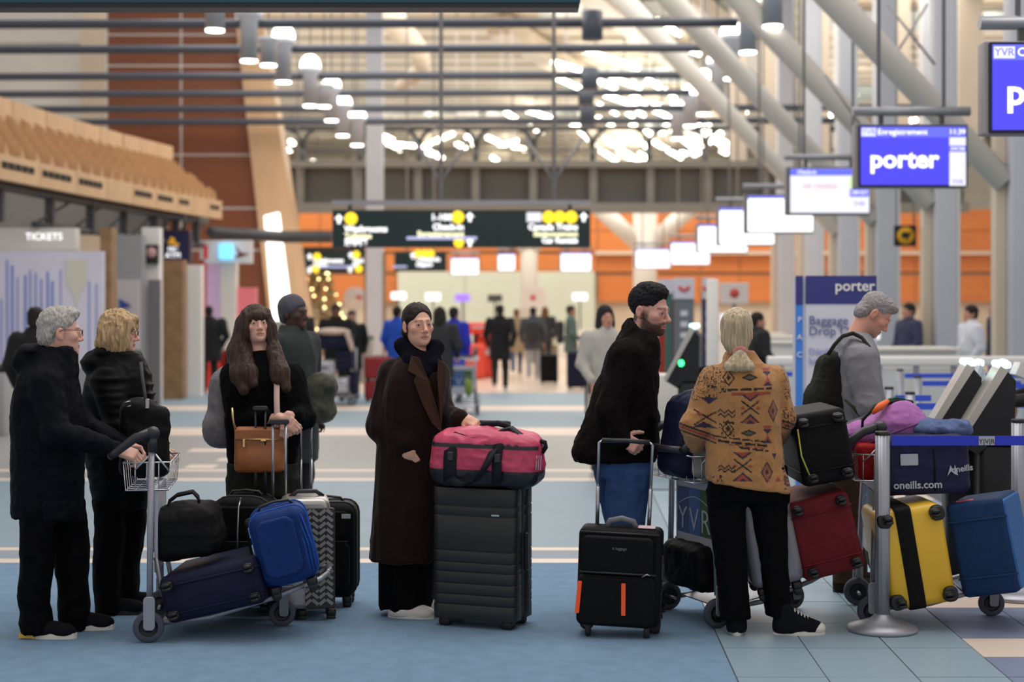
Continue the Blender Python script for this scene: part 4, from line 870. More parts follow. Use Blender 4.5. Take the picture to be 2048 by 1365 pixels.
# ------------------------------------------------------------------ person helpers
class PS:
    """a person standing at column px, depth Y; converts picture positions at that depth to local coordinates"""
    def __init__(s, px, Y, label, group=None, name='person'):
        s.Y = Y; s.X = GX(px, Y); s.loc = Vector((s.X, Y, 0)); s.label = label; s.group = group
    def __call__(s, px, py, dy=0.0):
        return np.array(((px-1024)*(s.Y+dy)/FPX-s.X, dy, CH-(py-HZ)*(s.Y+dy)/FPX))
    def rows(s, rows, ry=.15, cy=0.0):
        out = []
        for r in rows:
            py, l, rr = r[:3]; dep = r[3] if len(r) > 3 else ry; c = r[4] if len(r) > 4 else cy
            a, b = s(l, py, c), s(rr, py, c); out.append((a[2], (a[0]+b[0])/2, c, (b[0]-a[0])/2, dep))
        return out
def sdf_for(pts, m=.14, h=.01, fine=()):
    P = np.array(pts); return SDF(P.min(0)-m, P.max(0)+m, h, fine)
def body(ps, H, skin, J, hands, neck_r=.052, jaw=1.0, nose=1.0, fem=False, ears=True, colkw={}, bare=()):
    """continuous body: head, neck, trunk, arms with hands, legs. J joints (local), hands: list of add_hand kwargs"""
    pts = [J['pelvis'], J['chest'], H.c+np.array((0, 0, .15))]+[J[k] for k in J]
    for h_ in hands: pts.append(h_['w'])
    S = sdf_for(pts, .17, .016, [(H.c, .14*H.sc, .0036)]+[(np.array(h_['w'])+np.array(h_['d'])/np.linalg.norm(h_['d'])*.07, .105, .0045) for h_ in hands])
    S.cap(J['pelvis'], J['chest'], .07, .075, .04); S.cap(J['chest'], J['neck'], .07, .05, .04)
    S.cap(J['neck'], H.p(0, -.022, -.06), neck_r*1.08, neck_r, .03); S.cap(H.p(0, -.02, -.05), H.p(0, .03, -.09), neck_r*.9, .03, .02)
    for sd in 'ab':
        if 'sh'+sd in J:
            S.cap(J['neck'], J['sh'+sd], .04, .045, .03); S.cap(J['sh'+sd], J['el'+sd], .042, .036, .02); S.cap(J['el'+sd], J['wr'+sd], .036, .026, .015)
        if 'hip'+sd in J: S.cap(J['pelvis'], J['hip'+sd], .06, .05, .03); S.cap(J['hip'+sd], J['kn'+sd], .045, .04, .02); S.cap(J['kn'+sd], J['an'+sd], .038, .03, .02)
    add_head(S, H, jaw, nose, ears, fem)
    for h_ in hands: add_hand(S, **h_)
    V, Q = S.mesh(); C = head_color(V, H, skin, **colkw)
    me = fastmesh('person', V, Q, [m_skin], True, C); o = rawobj('person', me); o.location = ps.loc; tag(o, ps.label, 'person', ps.group); return o
m_skin = M('skin', (200, 150, 130), .5, vcol=True, var=(60, .05), spec=.35, bump=(180, .08))
def hairmat(nm, col, var=.4, st=(90, 90, 9), rough=.6): return M(nm, col, rough, var=(1.0, var), stretch=st, bump=(1.6, .3), spec=.2)
def hair(parent, H, name, mat, build, h=.0045, ext=.2, fold=None):
    S = SDF(H.c-ext, H.c+ext, h); build(S); return emit(name, S, mat, parent, fold)
def shoe(parent, heel, ang, mats, L=.28, w=.098, high=.075, sole_h=.028, style='sneaker', pitch=0):
    """heel = point on the floor under the heel, ang = direction of the toe in degrees"""
    S = SDF((-.06, -.09, -.01), (L+.03, .09, .24), .007); up, so = mats[:2]
    zs = sole_h
    S.ell((.05, 0, zs+.02), (.055, w*.42, high*.85), None, .03); S.ell((L*.45, 0, zs+.012), (L*.42, w*.46, .05), None, .03); S.ell((L*.76, 0, zs+.008), (L*.23, w*.47, .037), None, .02)
    if style == 'high': S.cap((.05, 0, .04), (.045, 0, .135), .047, .042, .03); S.cap((.06, 0, .11), (L*.62, 0, .05), .036, .034, .03)
    elif style != 'low': S.cap((.05, 0, .05), (.045, 0, .105), .042, .04, .03)
    S.box((L/2, 0, -.05+zs*.4), (L, .2, .05), .001, None, .0, 's')
    o = emit('shoe', S, up, parent); o.location = heel; o.rotation_euler = (0, pitch, math.radians(ang))
    ol = []
    n = 18
    for k in range(n):
        t = 2*PI*k/n; x = L/2-.003+(L/2+.004)*math.cos(t); ww = w*.5*(.86+.14*math.cos(t*1.0)); y = ww*math.copysign(abs(math.sin(t))**.8, math.sin(t)); ol.append((x, y))
    mb = MB().prism(ol, 0, zs, axis='z', smooth=False); so_ = mb.build('sole', so, o)
    if style == 'high':
        c = SDF((L*.6, -.08, 0), (L+.04, .08, .09), .006); c.ell((L*.82, 0, zs+.004), (L*.19, w*.47, .036), None, .01); c.box((L*.5, 0, .05), (L*.24, .2, .2), .001, None, .0, 's'); c.box((L*.8, 0, -.05+zs*.5), (L, .2, .05), .001, None, 0, 's'); emit('toe_cap', c, so, o)
        lc = MB()
        for q in range(7):
            x = .085+q*.017; z = .135-q*.0095; lc.tube([(x, -.024, z-.006), (x+.004, 0, z+.008), (x, .024, z-.006)], .0038, 5)
        lc.build('laces', so, o)
    if len(mats) > 2:
        MB().prism([(.0, zs*.2), (L*.3, zs*.2), (L*.22, zs*.9), (-.002, zs*1.0)], -w*.46, w*.46).build('heel_accent', mats[2], o)
    return o
def garment(name, ps, parent, mat, lofts=(), caps=(), ells=(), boxes=(), cut=(), h=.009, fold=None, m=.12, col=None, k=.035, n=2.4, chains=()):
    pts = []
    for L_ in lofts:
        for (z, cx, cy, rx, ry) in L_: pts += [(cx-rx, cy-ry, z), (cx+rx, cy+ry, z)]
    for c in caps: pts += [np.array(c[0])-max(c[2], c[3]), np.array(c[0])+max(c[2], c[3]), np.array(c[1])-max(c[2], c[3]), np.array(c[1])+max(c[2], c[3])]
    for e in ells: pts += [np.array(e[0])-max(e[1]), np.array(e[0])+max(e[1])]
    S = sdf_for(pts, .03, h)
    for L_ in lofts: S.loft(L_, k, 'u', n)
    for c in caps: S.cap(c[0], c[1], c[2], c[3], c[4] if len(c) > 4 else k)
    for e in ells: S.ell(e[0], e[1], e[2] if len(e) > 2 else None, e[3] if len(e) > 3 else k)
    for b in boxes: S.box(*b)
    for c in cut: c(S)
    return emit(name, S, mat, parent, fold, col)
def cloth(nm, col, rough=.85, var=(14, .12), bump=(220, .3), sheen=.0, spec=.08): return M(nm, col, rough, var=var, bump=bump, sheen=sheen, spec=spec)
m_shoeblk = cloth('shoe_black', (22, 23, 28)); m_solew = M('sole_white', (222, 216, 206), .6); m_soleyel = M('sole_yellow', (224, 190, 70), .6); m_soled = M('sole_dark', (40, 38, 36), .7)
WR = [(.0045, (16, 16, 7), 1, True), (.004, (40, 40, 30), 2, False)]
# ================================================================== the seven travellers in front
A3 = lambda *v: np.array(v, float)
def legs_rows(ps, rows, cy, ry=.088): return ps.rows(rows, ry, cy)
# ---- man in navy-black parka, far left
ps = PS(110, 8.3, 'grey-haired man with glasses in a long navy-black parka pushing a trolley', name='person')
H = Frame(ps(115, 668, 0), 24, -2, 0, 1.03); H.c = H.c+H.R @ A3(0, .012, .012)
J = dict(pelvis=ps(100, 960), chest=ps(92, 800), neck=ps(98, 735, 0), sha=ps(88, 768, -.16), ela=ps(112, 866, -.21), wra=ps(232, 899, -.12), shb=ps(110, 768, .16), elb=ps(165, 850, .2), wrb=ps(248, 890, .12),
         hipa=ps(80, 960, -.08), kna=ps(75, 1110, -.08), ana=ps(72, 1250, -.08), hipb=ps(125, 960, .08), knb=ps(143, 1110, .1), anb=ps(148, 1245, .12))
hd = [dict(w=ps(238, 900, -.12), d=A3(.75, 0, -.28), n=A3(-.1, -.6, .75), th=A3(.3, -.2, .6), curl=(.75, .9, .5), sc=1.0), dict(w=ps(252, 890, .12), d=A3(.8, 0, -.3), n=A3(0, .5, .8), th=A3(.3, 0, .6), curl=(.7, .9, .6))]
skinA = (216, 168, 150)
A = body(ps, H, skinA, J, hd, .056, 1.05, .95, colkw=dict(brow=(130, 120, 110), flush=.28, scalp=(150, 140, 132), lip=(168, 106, 98)))
add_eyes(A, H, (0, 1, 0), (80, 90, 100)); glasses(A, H, M('glasses_dark', (50, 20, 22), .3))
hg = hairmat('hair_grey', (168, 164, 158), .4, (160, 160, 45))
def hb(S):
    S.ell(H.p(0, -.016, .042), [q*H.sc for q in (.080, .1, .088)], H.R, .01); S.ell(H.p(0, .05, .095), [q*H.sc for q in (.055, .045, .028)], H.R, .03)
    S.ell(H.p(0, -.065, -.03), [q*H.sc for q in (.066, .045, .055)], H.R, .03)
    S.ell(H.p(0, .095, -.01), [q*H.sc for q in (.12, .070, .075)], H.R, .012, 's'); S.box(H.p(0, .06, -.10), [q*H.sc for q in (.2, .10, .085)], .02, H.R, .01, 's'); S.box(H.p(0, 0, -.16), [q*H.sc for q in (.2, .2, .085)], .01, H.R, .01, 's')
    for d in (-1, 1): S.ell(H.p(d*.085, -.005, -.012), [q*H.sc for q in (.03, .028, .038)], H.R, .004, 's')
hair(A, H, 'hair', hg, hb, fold=[(.0045, (55, 55, 40), 1, False), (.003, (110, 110, 60), 2, False)])
cn = cloth('parka_navy_black', (13, 15, 22), .7, bump=(160, .15))
coat = ps.rows([(1033, 29, 160, .165), (1000, 28, 162, .17), (950, 27, 163, .175), (900, 26, 164, .18), (850, 26, 163, .185), (800, 29, 156, .19), (770, 36, 152, .20), (745, 46, 149, .19), (725, 58, 147, .14), (700, 82, 146, .09)])
collar = ps.rows([(745, 72, 149, .095), (720, 80, 148, .09), (696, 96, 147, .085)], cy=0)
garment('parka', ps, A, cn, [coat, collar], [(J['sha'], J['ela'], .082, .066), (J['ela'], J['wra'], .066, .044), (J['shb'], J['elb'], .08, .064), (J['elb'], J['wrb'], .062, .044)], [(ps(56, 722, 0), (.075, .125, .075)), (ps(70, 702, 0), (.06, .12, .03))],
        cut=[lambda S: S.cap(ps(125, 700, 0), ps(128, 670, 0), .058, .075, .01, 's')], h=.008, fold=[(.006, (9, 9, 7), 3, True), (.004, (24, 24, 18), 4, True), (.0015, (70, 70, 60), 5, False)])
tr = cloth('trousers_black', (9, 9, 11), .8)
garment('trousers', ps, A, tr, [ps.rows([(1000, 46, 112), (1060, 44, 110), (1110, 42, 106), (1160, 40, 102), (1205, 38, 96), (1240, 41, 104), (1264, 43, 100)], .085, -.09), ps.rows([(1000, 98, 166), (1060, 102, 174), (1095, 108, 177), (1140, 112, 174), (1190, 118, 177), (1230, 119, 178), (1258, 121, 174)], .085, .10), ps.rows([(1040, 46, 166), (985, 46, 160)], .15, 0)], k=.03, fold=[(.007, (12, 12, 9), 6, True), (.003, (30, 30, 30), 7, False)])
shoe(A, (ps(46, 1280, -.09)[0], -.10, 0), -4, (m_shoeblk, m_solew, m_soleyel), .285, .1); shoe(A, (ps(124, 1270, .1)[0], .10, 0), 3, (m_shoeblk, m_solew), .275, .1)
# ---- blonde woman behind him
ps = PS(238, 8.9, 'woman with a blonde bob in a black puffer coat beside the grey-haired man')
H = Frame(ps(233, 668, 0), 4, -4, 0, .96); H.c = H.c+H.R @ A3(0, .012, .012)
J = dict(pelvis=ps(238, 950), chest=ps(238, 800), neck=ps(232, 728), sha=ps(215, 765, -.17), ela=ps(240, 860, -.22), wra=ps(300, 900, -.15), shb=ps(255, 765, .16), elb=ps(285, 850, .2), wrb=ps(300, 900, .05),
         hipa=ps(225, 960, -.08), kna=ps(222, 1100, -.08), ana=ps(222, 1225, -.08), hipb=ps(258, 960, .08), knb=ps(255, 1100, .08), anb=ps(255, 1222, .08))
B = body(ps, H, (222, 176, 156), J, [dict(w=ps(300, 900, -.15), d=A3(1, 0, -.2), n=A3(0, -.7, .6), th=A3(.2, 0, 1))], .048, .92, 1.0, True, colkw=dict(brow=(150, 120, 90), flush=.28, lip=(180, 100, 96)))
add_eyes(B, H, (0, 1, 0), (90, 100, 110)); glasses(B, H, M('glasses_dark', (50, 20, 22), .3))
hbl = hairmat('hair_blonde', (178, 150, 112), .55, (70, 70, 10))
def hb(S):
    E = lambda c, r, k=.02, op='u': S.ell(H.p(*c), [q*H.sc for q in r], H.R, k, op)
    E((0, -.014, .040), (.086, .103, .092)); E((0, -.055, -.03), (.085, .062, .085), .03)
    for d in (-1, 1):
        E((d*.078, -.035, -.045), (.030, .062, .085), .03); E((d*.080, .035, -.050), (.024, .040, .080), .03); E((d*.060, .06, .045), (.03, .035, .05), .03)
    E((0, .075, .075), (.06, .03, .025), .02); E((0, -.085, -.085), (.07, .04, .04), .03)
    S.ell(H.p(0, .10, -.035), [q*H.sc for q in (.058, .085, .075)], H.R, .01, 's')
hair(B, H, 'hair', hbl, hb, fold=[(.007, (45, 45, 16), 1, True), (.003, (110, 110, 30), 2, False)])
puf = cloth('puffer_black', (13, 13, 14), .55, bump=(120, .15))
def quilt(V): return V
coat = ps.rows([(1016, 192, 296, .15), (980, 188, 300, .155), (940, 180, 304, .16), (890, 170, 308, .165), (840, 166, 311, .17), (800, 166, 308, .175), (770, 172, 302, .185), (748, 182, 296, .17), (730, 196, 286, .13), (708, 210, 276, .09)])
o = garment('puffer_coat', ps, B, puf, [coat, ps.rows([(745, 205, 292, .095), (722, 215, 284, .09), (712, 222, 276, .085)])], [(J['sha'], J['ela'], .085, .07), (J['ela'], J['wra'], .07, .05), (J['shb'], J['elb'], .08, .065), (J['elb'], J['wrb'], .062, .045)], [(ps(196, 728, 0), (.085, .13, .07)), (ps(212, 705, 0), (.05, .11, .03))],
            fold=[(.009, (3, 3, 22), 3, True), (.004, (16, 16, 20), 4, True)])
garment('trousers', ps, B, tr, [ps.rows([(1000, 190, 250), (1060, 190, 250), (1120, 188, 244), (1180, 190, 240), (1226, 194, 240)], .085, -.08), ps.rows([(1000, 235, 292), (1060, 236, 290), (1120, 232, 280), (1180, 234, 276), (1224, 236, 274)], .085, .08), ps.rows([(1010, 190, 292), (980, 190, 292)], .14)], fold=WR)
shoe(B, (ps(198, 1250, -.08)[0], -.08, 0), 2, (m_shoeblk, m_soled), .26, .09); shoe(B, (ps(238, 1245, .08)[0], .09, 0), 10, (m_shoeblk, m_soled), .26, .09)
# ---- woman with long brown hair
ps = PS(520, 9.2, 'woman with long brown hair and fringe in a black sweater holding suitcase handles')
H = Frame(ps(512, 649, 0), -68, 7, 3, .92)
J = dict(pelvis=ps(525, 940), chest=ps(525, 800), neck=ps(520, 712), sha=ps(468, 752, .03), ela=ps(476, 845, -.06), wra=ps(560, 836, -.24), shb=ps(582, 752, .02), elb=ps(608, 835, -.03), wrb=ps(578, 832, -.22),
         hipa=ps(490, 950), kna=ps(495, 1090), ana=ps(495, 1205), hipb=ps(560, 950), knb=ps(560, 1090), anb=ps(560, 1205))
hd = [dict(w=ps(562, 836, -.24), d=A3(.75, -.1, -.45), n=A3(.1, -.8, .5), th=A3(.2, -.3, .8), curl=(.5, .6, .5), sc=.92), dict(w=ps(576, 833, -.25), d=A3(-.1, -.15, -.95), n=A3(.1, -1, .1), th=A3(-1, 0, 0), curl=(.5, .8, .6), sc=.92)]
C_ = body(ps, H, (222, 174, 154), J, hd, .047, .95, .9, True, False, colkw=dict(brow=(40, 28, 24), flush=.28, lip=(172, 98, 92)))
add_eyes(C_, H, (.25, 1, .15), (60, 40, 30))
hbr = hairmat('hair_brown', (62, 46, 39), .6, (80, 80, 4), .5)
def hb(S):
    E = lambda c, r, k=.02, op='u': S.ell(H.p(*c), [q*H.sc for q in r], H.R, k, op)
    E((0, -.016, .040), (.084, .103, .090))
    for d in (-1, 1): E((d*.076, .02, -.01), (.022, .06, .10), .03)
    S.ell(H.p(0, .112, -.065), [q*H.sc for q in (.058, .09, .098)], H.R, .006, 's')
    E((0, .078, .042), (.060, .025, .036), .015)
    for (a, b, ra, rb) in ((ps(484, 650, .02), ps(474, 705, -.02), .040, .050), (ps(474, 705, -.02), ps(478, 750, -.10), .05, .044), (ps(478, 750, -.10), ps(488, 782, -.15), .044, .028), (ps(486, 690, -.02), ps(500, 745, -.13), .04, .036), (ps(500, 745, -.13), ps(508, 768, -.16), .036, .024), (ps(470, 710, .05), ps(462, 745, .04), .05, .04),
                            (ps(542, 655, -.02), ps(549, 705, -.05), .024, .034), (ps(549, 705, -.05), ps(562, 745, -.12), .034, .044), (ps(562, 745, -.12), ps(573, 776, -.15), .044, .028), (ps(553, 720, -.08), ps(553, 762, -.15), .03, .024), (ps(518, 690, .08), ps(518, 750, .1), .07, .08)): S.cap(a, b, ra, rb, .045)
def hair2(parent, lo, hi, name, mat, build, h=.005, fold=None):
    S = SDF(lo, hi, h); build(S); return emit(name, S, mat, parent, fold)
hair2(C_, ps(430, 800, 0)-A3(0, .3, 0), ps(605, 590, 0)+A3(0, .25, 0), 'hair', hbr, hb, .005, [(.0035, (55, 55, 3.5), 1, True), (.0018, (140, 140, 6), 2, False)])
ck = cloth('sweater_black', (9, 9, 11), .85)
tor = ps.rows([(960, 458, 590, .13), (920, 457, 596, .135), (880, 453, 600, .14), (830, 452, 602, .145), (790, 450, 602, .15), (765, 450, 600, .145), (742, 458, 592, .12), (725, 480, 570, .09), (702, 502, 545, .065)])
garment('sweater', ps, C_, ck, [tor], [(J['sha'], J['ela'], .078, .062), (J['ela'], ps(532, 832, -.2), .062, .042), (J['shb'], J['elb'], .076, .062), (J['elb'], ps(592, 832, -.17), .06, .045)], fold=WR)
garment('trousers', ps, C_, cloth('trousers_olive', (44, 46, 40), .85), [ps.rows([(925, 455, 596, .14), (990, 458, 594, .14)], .14), ps.rows([(960, 457, 525), (1080, 465, 522), (1205, 468, 520)], .085), ps.rows([(960, 525, 595), (1080, 528, 588), (1205, 532, 585)], .085)], fold=WR)
for px in (482, 545): shoe(C_, (ps(px, 1210, 0)[0], .04, 0), -80, (m_shoeblk, m_soled), .25, .09)
# ---- woman in long brown coat
ps = PS(825, 8.82, 'dark-haired woman in a long dark brown coat beside the big green suitcase')
H = Frame(ps(836, 649, 0), -64, 0, 2, .99)
J = dict(pelvis=ps(825, 940), chest=ps(828, 790), neck=ps(836, 715), sha=ps(785, 752, .02), ela=ps(766, 852, -.04), wra=ps(812, 895, -.17), shb=ps(872, 752, .04), elb=ps(886, 826, .02), wrb=ps(926, 840, -.16),
         hipa=ps(790, 950), kna=ps(792, 1100), ana=ps(792, 1222), hipb=ps(850, 950), knb=ps(845, 1100), anb=ps(842, 1222))
hd = [dict(w=ps(812, 902, -.18), d=A3(.55, .15, -.75), n=A3(-.2, -.9, 0), th=A3(.7, 0, .5), curl=(.3, .3, .2), sc=.95), dict(w=ps(926, 836, -.15), d=A3(.9, -.25, -.45), n=A3(.2, -.6, .7), th=A3(-.1, -.8, -.3), curl=(.6, .8, .6), sc=.95)]
D = body(ps, H, (222, 172, 148), J, hd, .049, .95, 1.05, True, colkw=dict(brow=(56, 36, 28), flush=.28, lip=(170, 96, 88)))
add_eyes(D, H, (.35, 1, .02), (80, 70, 60))
hdk = hairmat('hair_dark_brown', (38, 29, 26), .5, (100, 14, 60), .5)
def hb(S):
    E = lambda c, r, k=.02, op='u': S.ell(H.p(*c), [q*H.sc for q in r], H.R, k, op)
    E((0, -.018, .038), (.080, .100, .0875)); E((0, -.06, -.03), (.068, .05, .06), .03)
    S.ell(H.p(0, .105, -.022), [q*H.sc for q in (.0595, .085, .098)], H.R, .008, 's'); S.box(H.p(0, .06, -.11), [q*H.sc for q in (.2, .085, .09)], .02, H.R, .008, 's')
    for d in (-1, 1): S.ell(H.p(d*.09, -.008, -.010), [q*H.sc for q in (.022, .024, .032)], H.R, .004, 's')
    E((0, .03, .128), (.004, .09, .01), .012, 's')
    S.cap(H.p(.05, -.06, -.05), ps(880, 720, .02), .022, .012, .02)
hair(D, H, 'hair', hdk, hb, .0045, .22, [(.002, (30, 30, 30), 1, True)])
hood = cloth('hoodie_navy', (12, 12, 22), .9)
garment('hoodie', ps, D, hood, [ps.rows([(1000, 830, 882, .11, -.04), (850, 815, 885, .12, -.04), (760, 800, 892, .13, -.02), (725, 805, 885, .10, 0), (705, 815, 870, .075, 0)])], [(ps(806, 692, .02), ps(822, 722, -.08), .038, .04), (ps(822, 722, -.08), ps(850, 745, -.12), .036, .028), (ps(872, 696, .0), ps(866, 732, -.09), .036, .034), (ps(806, 692, .02), ps(838, 688, .08), .042, .045), (ps(838, 688, .08), ps(872, 696, .0), .045, .036), (ps(808, 690, -.01), ps(836, 712, -.05), .03, .03)], h=.007, fold=[(.004, (20, 20, 20), 2, True)])
cb = cloth('coat_dark_brown', (34, 23, 20), .95, sheen=.15, bump=(300, .25))
coat = ps.rows([(1116, 741, 885, .20), (1080, 743, 887, .20), (1020, 748, 890, .195), (950, 753, 893, .19), (880, 757, 894, .185), (820, 760, 893, .185), (780, 764, 893, .18), (752, 773, 890, .165), (732, 786, 884, .13), (716, 800, 878, .09)])
garment('overcoat', ps, D, cb, [coat], [(J['sha'], J['ela'], .088, .078), (J['ela'], ps(812, 888, -.15), .078, .062), (J['shb'], J['elb'], .072, .06), (J['elb'], ps(916, 838, -.14), .058, .05)],
        cut=[lambda S: S.cap(ps(845, 690, -.02), ps(852, 735, -.16), .075, .05, .02, 's'), lambda S: S.cap(ps(852, 735, -.17), ps(878, 900, -.22), .045, .035, .02, 's'), lambda S: S.cap(ps(878, 900, -.22), ps(880, 1130, -.26), .035, .055, .02, 's')],
        h=.008, fold=[(.008, (9, 9, 2.5), 3, True), (.004, (22, 22, 8), 4, True)])
m_lapel = cloth('lapel_brown', (62, 44, 37), .95, bump=(300, .25))
def patch(name, ps, parent, mat, pts, th=.014):
    """thick cloth patch through picture points (px,py,dy)"""
    V = [Vector(ps(*p)) for p in pts]; n = len(V); mb = MB(); off = Vector((0, th, 0)); mb.add(V+[v+off for v in V], [tuple(range(n))[::-1], tuple(range(n, 2*n))]+[(k, (k+1) % n, n+(k+1) % n, n+k) for k in range(n)]); o = mb.build(name, mat, parent)
    bm = o.modifiers.new('soft', 'BEVEL'); bm.width = .004; bm.segments = 2; return o
patch('lapel', ps, D, m_lapel, [(822, 712, -.135), (838, 716, -.155), (858, 762, -.19), (872, 812, -.203), (885, 868, -.21), (864, 848, -.21), (843, 806, -.205), (827, 762, -.195), (832, 752, -.19), (815, 742, -.175)])
patch('lapel', ps, D, m_lapel, [(876, 718, -.13), (890, 728, -.135), (893, 752, -.15), (886, 790, -.17), (884, 840, -.19), (881, 862, -.2), (878, 800, -.19), (874, 755, -.165)])
garment('trousers', ps, D, tr, [ps.rows([(1080, 758, 868, .13), (1150, 758, 868, .13), (1215, 758, 866, .13)], .13)], fold=[(.012, (14, 14, 1.2), 6, True)])
wsh = M('shoe_white', (218, 212, 206), .55)
shoe(D, (ps(778, 1241, -.06)[0], -.07, 0), -12, (wsh, wsh), .265, .095, style='low', high=.055, sole_h=.02); shoe(D, (ps(830, 1232, .02)[0], .03, 0), -20, (wsh, wsh), .25, .095, style='low', high=.055, sole_h=.02)
# ---- bearded man in black jacket
ps = PS(1245, 8.8, 'bearded man in a black jacket and jeans gripping a carry-on handle')
H = Frame(ps(1283, 624, -.04), -33, -9, 0, 1.12); H.c = H.c+H.R @ A3(-.078+.078, .014, .012)+A3(.035, .075, 0)*1.0
J = dict(pelvis=ps(1240, 920), chest=ps(1245, 770), neck=ps(1278, 680), sha=ps(1252, 712, -.16), ela=ps(1222, 822, -.2), wra=ps(1243, 877, -.22), shb=ps(1280, 712, .16), elb=ps(1290, 830, .2), wrb=ps(1300, 900, .05),
         hipa=ps(1252, 940, -.05), kna=ps(1252, 1080, -.06), ana=ps(1242, 1215, -.06), hipb=ps(1240, 940, .08), knb=ps(1245, 1080, .1), anb=ps(1250, 1215, .12))
hd = [dict(w=ps(1243, 877, -.22), d=A3(.75, -.1, -.42), n=A3(-.15, -.85, .35), th=A3(.6, .0, .6), curl=(.9, 1.0, .6), sc=1.05)]
Ee = body(ps, H, (214, 162, 148), J, hd, .058, 1.05, 1.08, colkw=dict(brow=(38, 28, 28), beard=(62, 44, 40), flush=.28, lip=(170, 96, 92), scalp=(70, 60, 58)))
add_eyes(Ee, H, (.1, 1, -.2), (60, 60, 64))
hk = hairmat('hair_black', (22, 20, 25), .7, (70, 70, 70), .65)
def hb(S):
    E = lambda c, r, k=.02, op='u': S.ell(H.p(*c), [q*H.sc for q in r], H.R, k, op)
    E((0, -.018, .042), (.079, .098, .088)); E((0, .034, .096), (.058, .050, .030), .03); E((0, .0, .112), (.055, .07, .026), .02)
    S.ell(H.p(0, .112, .0), [q*H.sc for q in (.10, .076, .078)], H.R, .006, 's'); S.box(H.p(0, .07, -.08), [q*H.sc for q in (.2, .085, .102)], .02, H.R, .008, 's'); S.box(H.p(0, 0, -.155), [q*H.sc for q in (.2, .2, .10)], .01, H.R, .02, 's')
    for d in (-1, 1): S.ell(H.p(d*.088, -.004, -.014), [q*H.sc for q in (.028, .026, .036)], H.R, .004, 's')
hair(Ee, H, 'hair', hk, hb, .0045, .24, [(.003, (60, 60, 60), 1, True), (.0022, (120, 120, 120), 2, False)])
cj = cloth('jacket_black', (18, 15, 15), .8, bump=(90, .35), var=(30, .25))
coat = ps.rows([(922, 1150, 1308, .17), (905, 1142, 1310, .17), (880, 1154, 1311, .175), (840, 1170, 1312, .18), (800, 1184, 1313, .185), (760, 1196, 1314, .19), (725, 1208, 1316, .19), (700, 1220, 1317, .17), (680, 1234, 1316, .14), (660, 1248, 1312, .10), (642, 1258, 1298, .07)])
garment('jacket', ps, Ee, cj, [coat], [(J['sha'], J['ela'], .090, .072), (J['ela'], J['wra'], .072, .054), (J['shb'], J['elb'], .085, .07), (J['elb'], J['wrb'], .066, .05), (ps(1262, 652, .03), ps(1302, 690, -.09), .033, .028), (ps(1262, 652, .03), ps(1300, 690, .10), .033, .028)], [],
        cut=[lambda S: S.cap(ps(1300, 694, .02), ps(1300, 640, -.02), .055, .10, .01, 's'), lambda S: S.ell(ps(1290, 645, 0), (.075, .12, .05), None, .01, 's')], h=.008, fold=[(.008, (8, 8, 6), 3, True), (.005, (20, 20, 14), 4, True), (.002, (60, 60, 60), 5, False)])
garment('shirt', ps, Ee, M('shirt_white', (206, 204, 206), .8), [ps.rows([(760, 1268, 1312, .06), (690, 1270, 1313, .06), (672, 1276, 1306, .055)])], h=.008)
jn = cloth('denim_blue', (58, 84, 130), .85, var=(6, .22), bump=(260, .3))
garment('jeans', ps, Ee, jn, [ps.rows([(890, 1188, 1304, .15), (920, 1188, 1302, .15), (950, 1190, 1300, .14)], .15), ps.rows([(940, 1212, 1300), (1000, 1212, 1294), (1050, 1216, 1288), (1130, 1216, 1282), (1222, 1214, 1270)], .095, -.06), ps.rows([(940, 1186, 1250), (1000, 1200, 1262), (1050, 1212, 1270), (1222, 1220, 1275)], .09, .12)], fold=[(.006, (14, 14, 8), 6, True), (.003, (40, 40, 30), 8, False)])
for dy, px in ((-.07, 1218), (.12, 1226)): shoe(Ee, (ps(px, 1230, dy)[0], dy, 0), -5, (m_shoeblk, m_soled), .29, .1)
# ---- woman in patterned fleece, seen from behind
ps = PS(1495, 8.3, 'blonde woman with a ponytail in a tan patterned fleece jacket, seen from behind')
H = Frame(ps(1474, 664, 0), 78, 2, 0, .98)
J = dict(pelvis=ps(1492, 950), chest=ps(1488, 800), neck=ps(1478, 722), sha=ps(1428, 762, .02), ela=ps(1390, 852, .0), wra=ps(1392, 888, .14), shb=ps(1548, 762, .02), elb=ps(1566, 836, .02), wrb=ps(1556, 872, .16),
         hipa=ps(1455, 955), kna=ps(1460, 1100), ana=ps(1472, 1235), hipb=ps(1530, 955), knb=ps(1545, 1100), anb=ps(1556, 1232))
Fp = body(ps, H, (214, 168, 148), J, [dict(w=ps(1396, 890, .15), d=A3(.4, .8, -.2), n=A3(-.6, 0, .6), th=A3(.5, 0, .6)), dict(w=ps(1552, 874, .17), d=A3(-.2, .9, -.1), n=A3(.5, 0, .7), th=A3(-.5, 0, .6))], .048, .95, 1, True, colkw=dict(brow=(150, 120, 90)))
add_eyes(Fp, H)
hb2 = hairmat('hair_ash_blonde', (176, 160, 132), .45, (75, 75, 6), .35)
def hb(S):
    E = lambda c, r, k=.02, op='u': S.ell(H.p(*c), [q*H.sc for q in r], H.R, k, op)
    E((0, -.018, .036), (.084, .104, .094)); E((0, -.065, -.03), (.078, .052, .07), .03); E((0, -.085, -.075), (.05, .035, .04), .03)
    S.ell(H.p(0, .12, -.04), [q*H.sc for q in (.075, .10, .10)], H.R, .008, 's')
    S.cap(H.p(.02, -.105, -.095), H.p(.03, -.115, -.125), .022, .03, .01)
    for (dx, ra) in ((-.045, .03), (-.015, .034), (.02, .034), (.05, .028)): S.cap(H.p(.02, -.110, -.11), H.p(.02+dx*1.2, -.15, -.175), .022, ra*.8, .012)
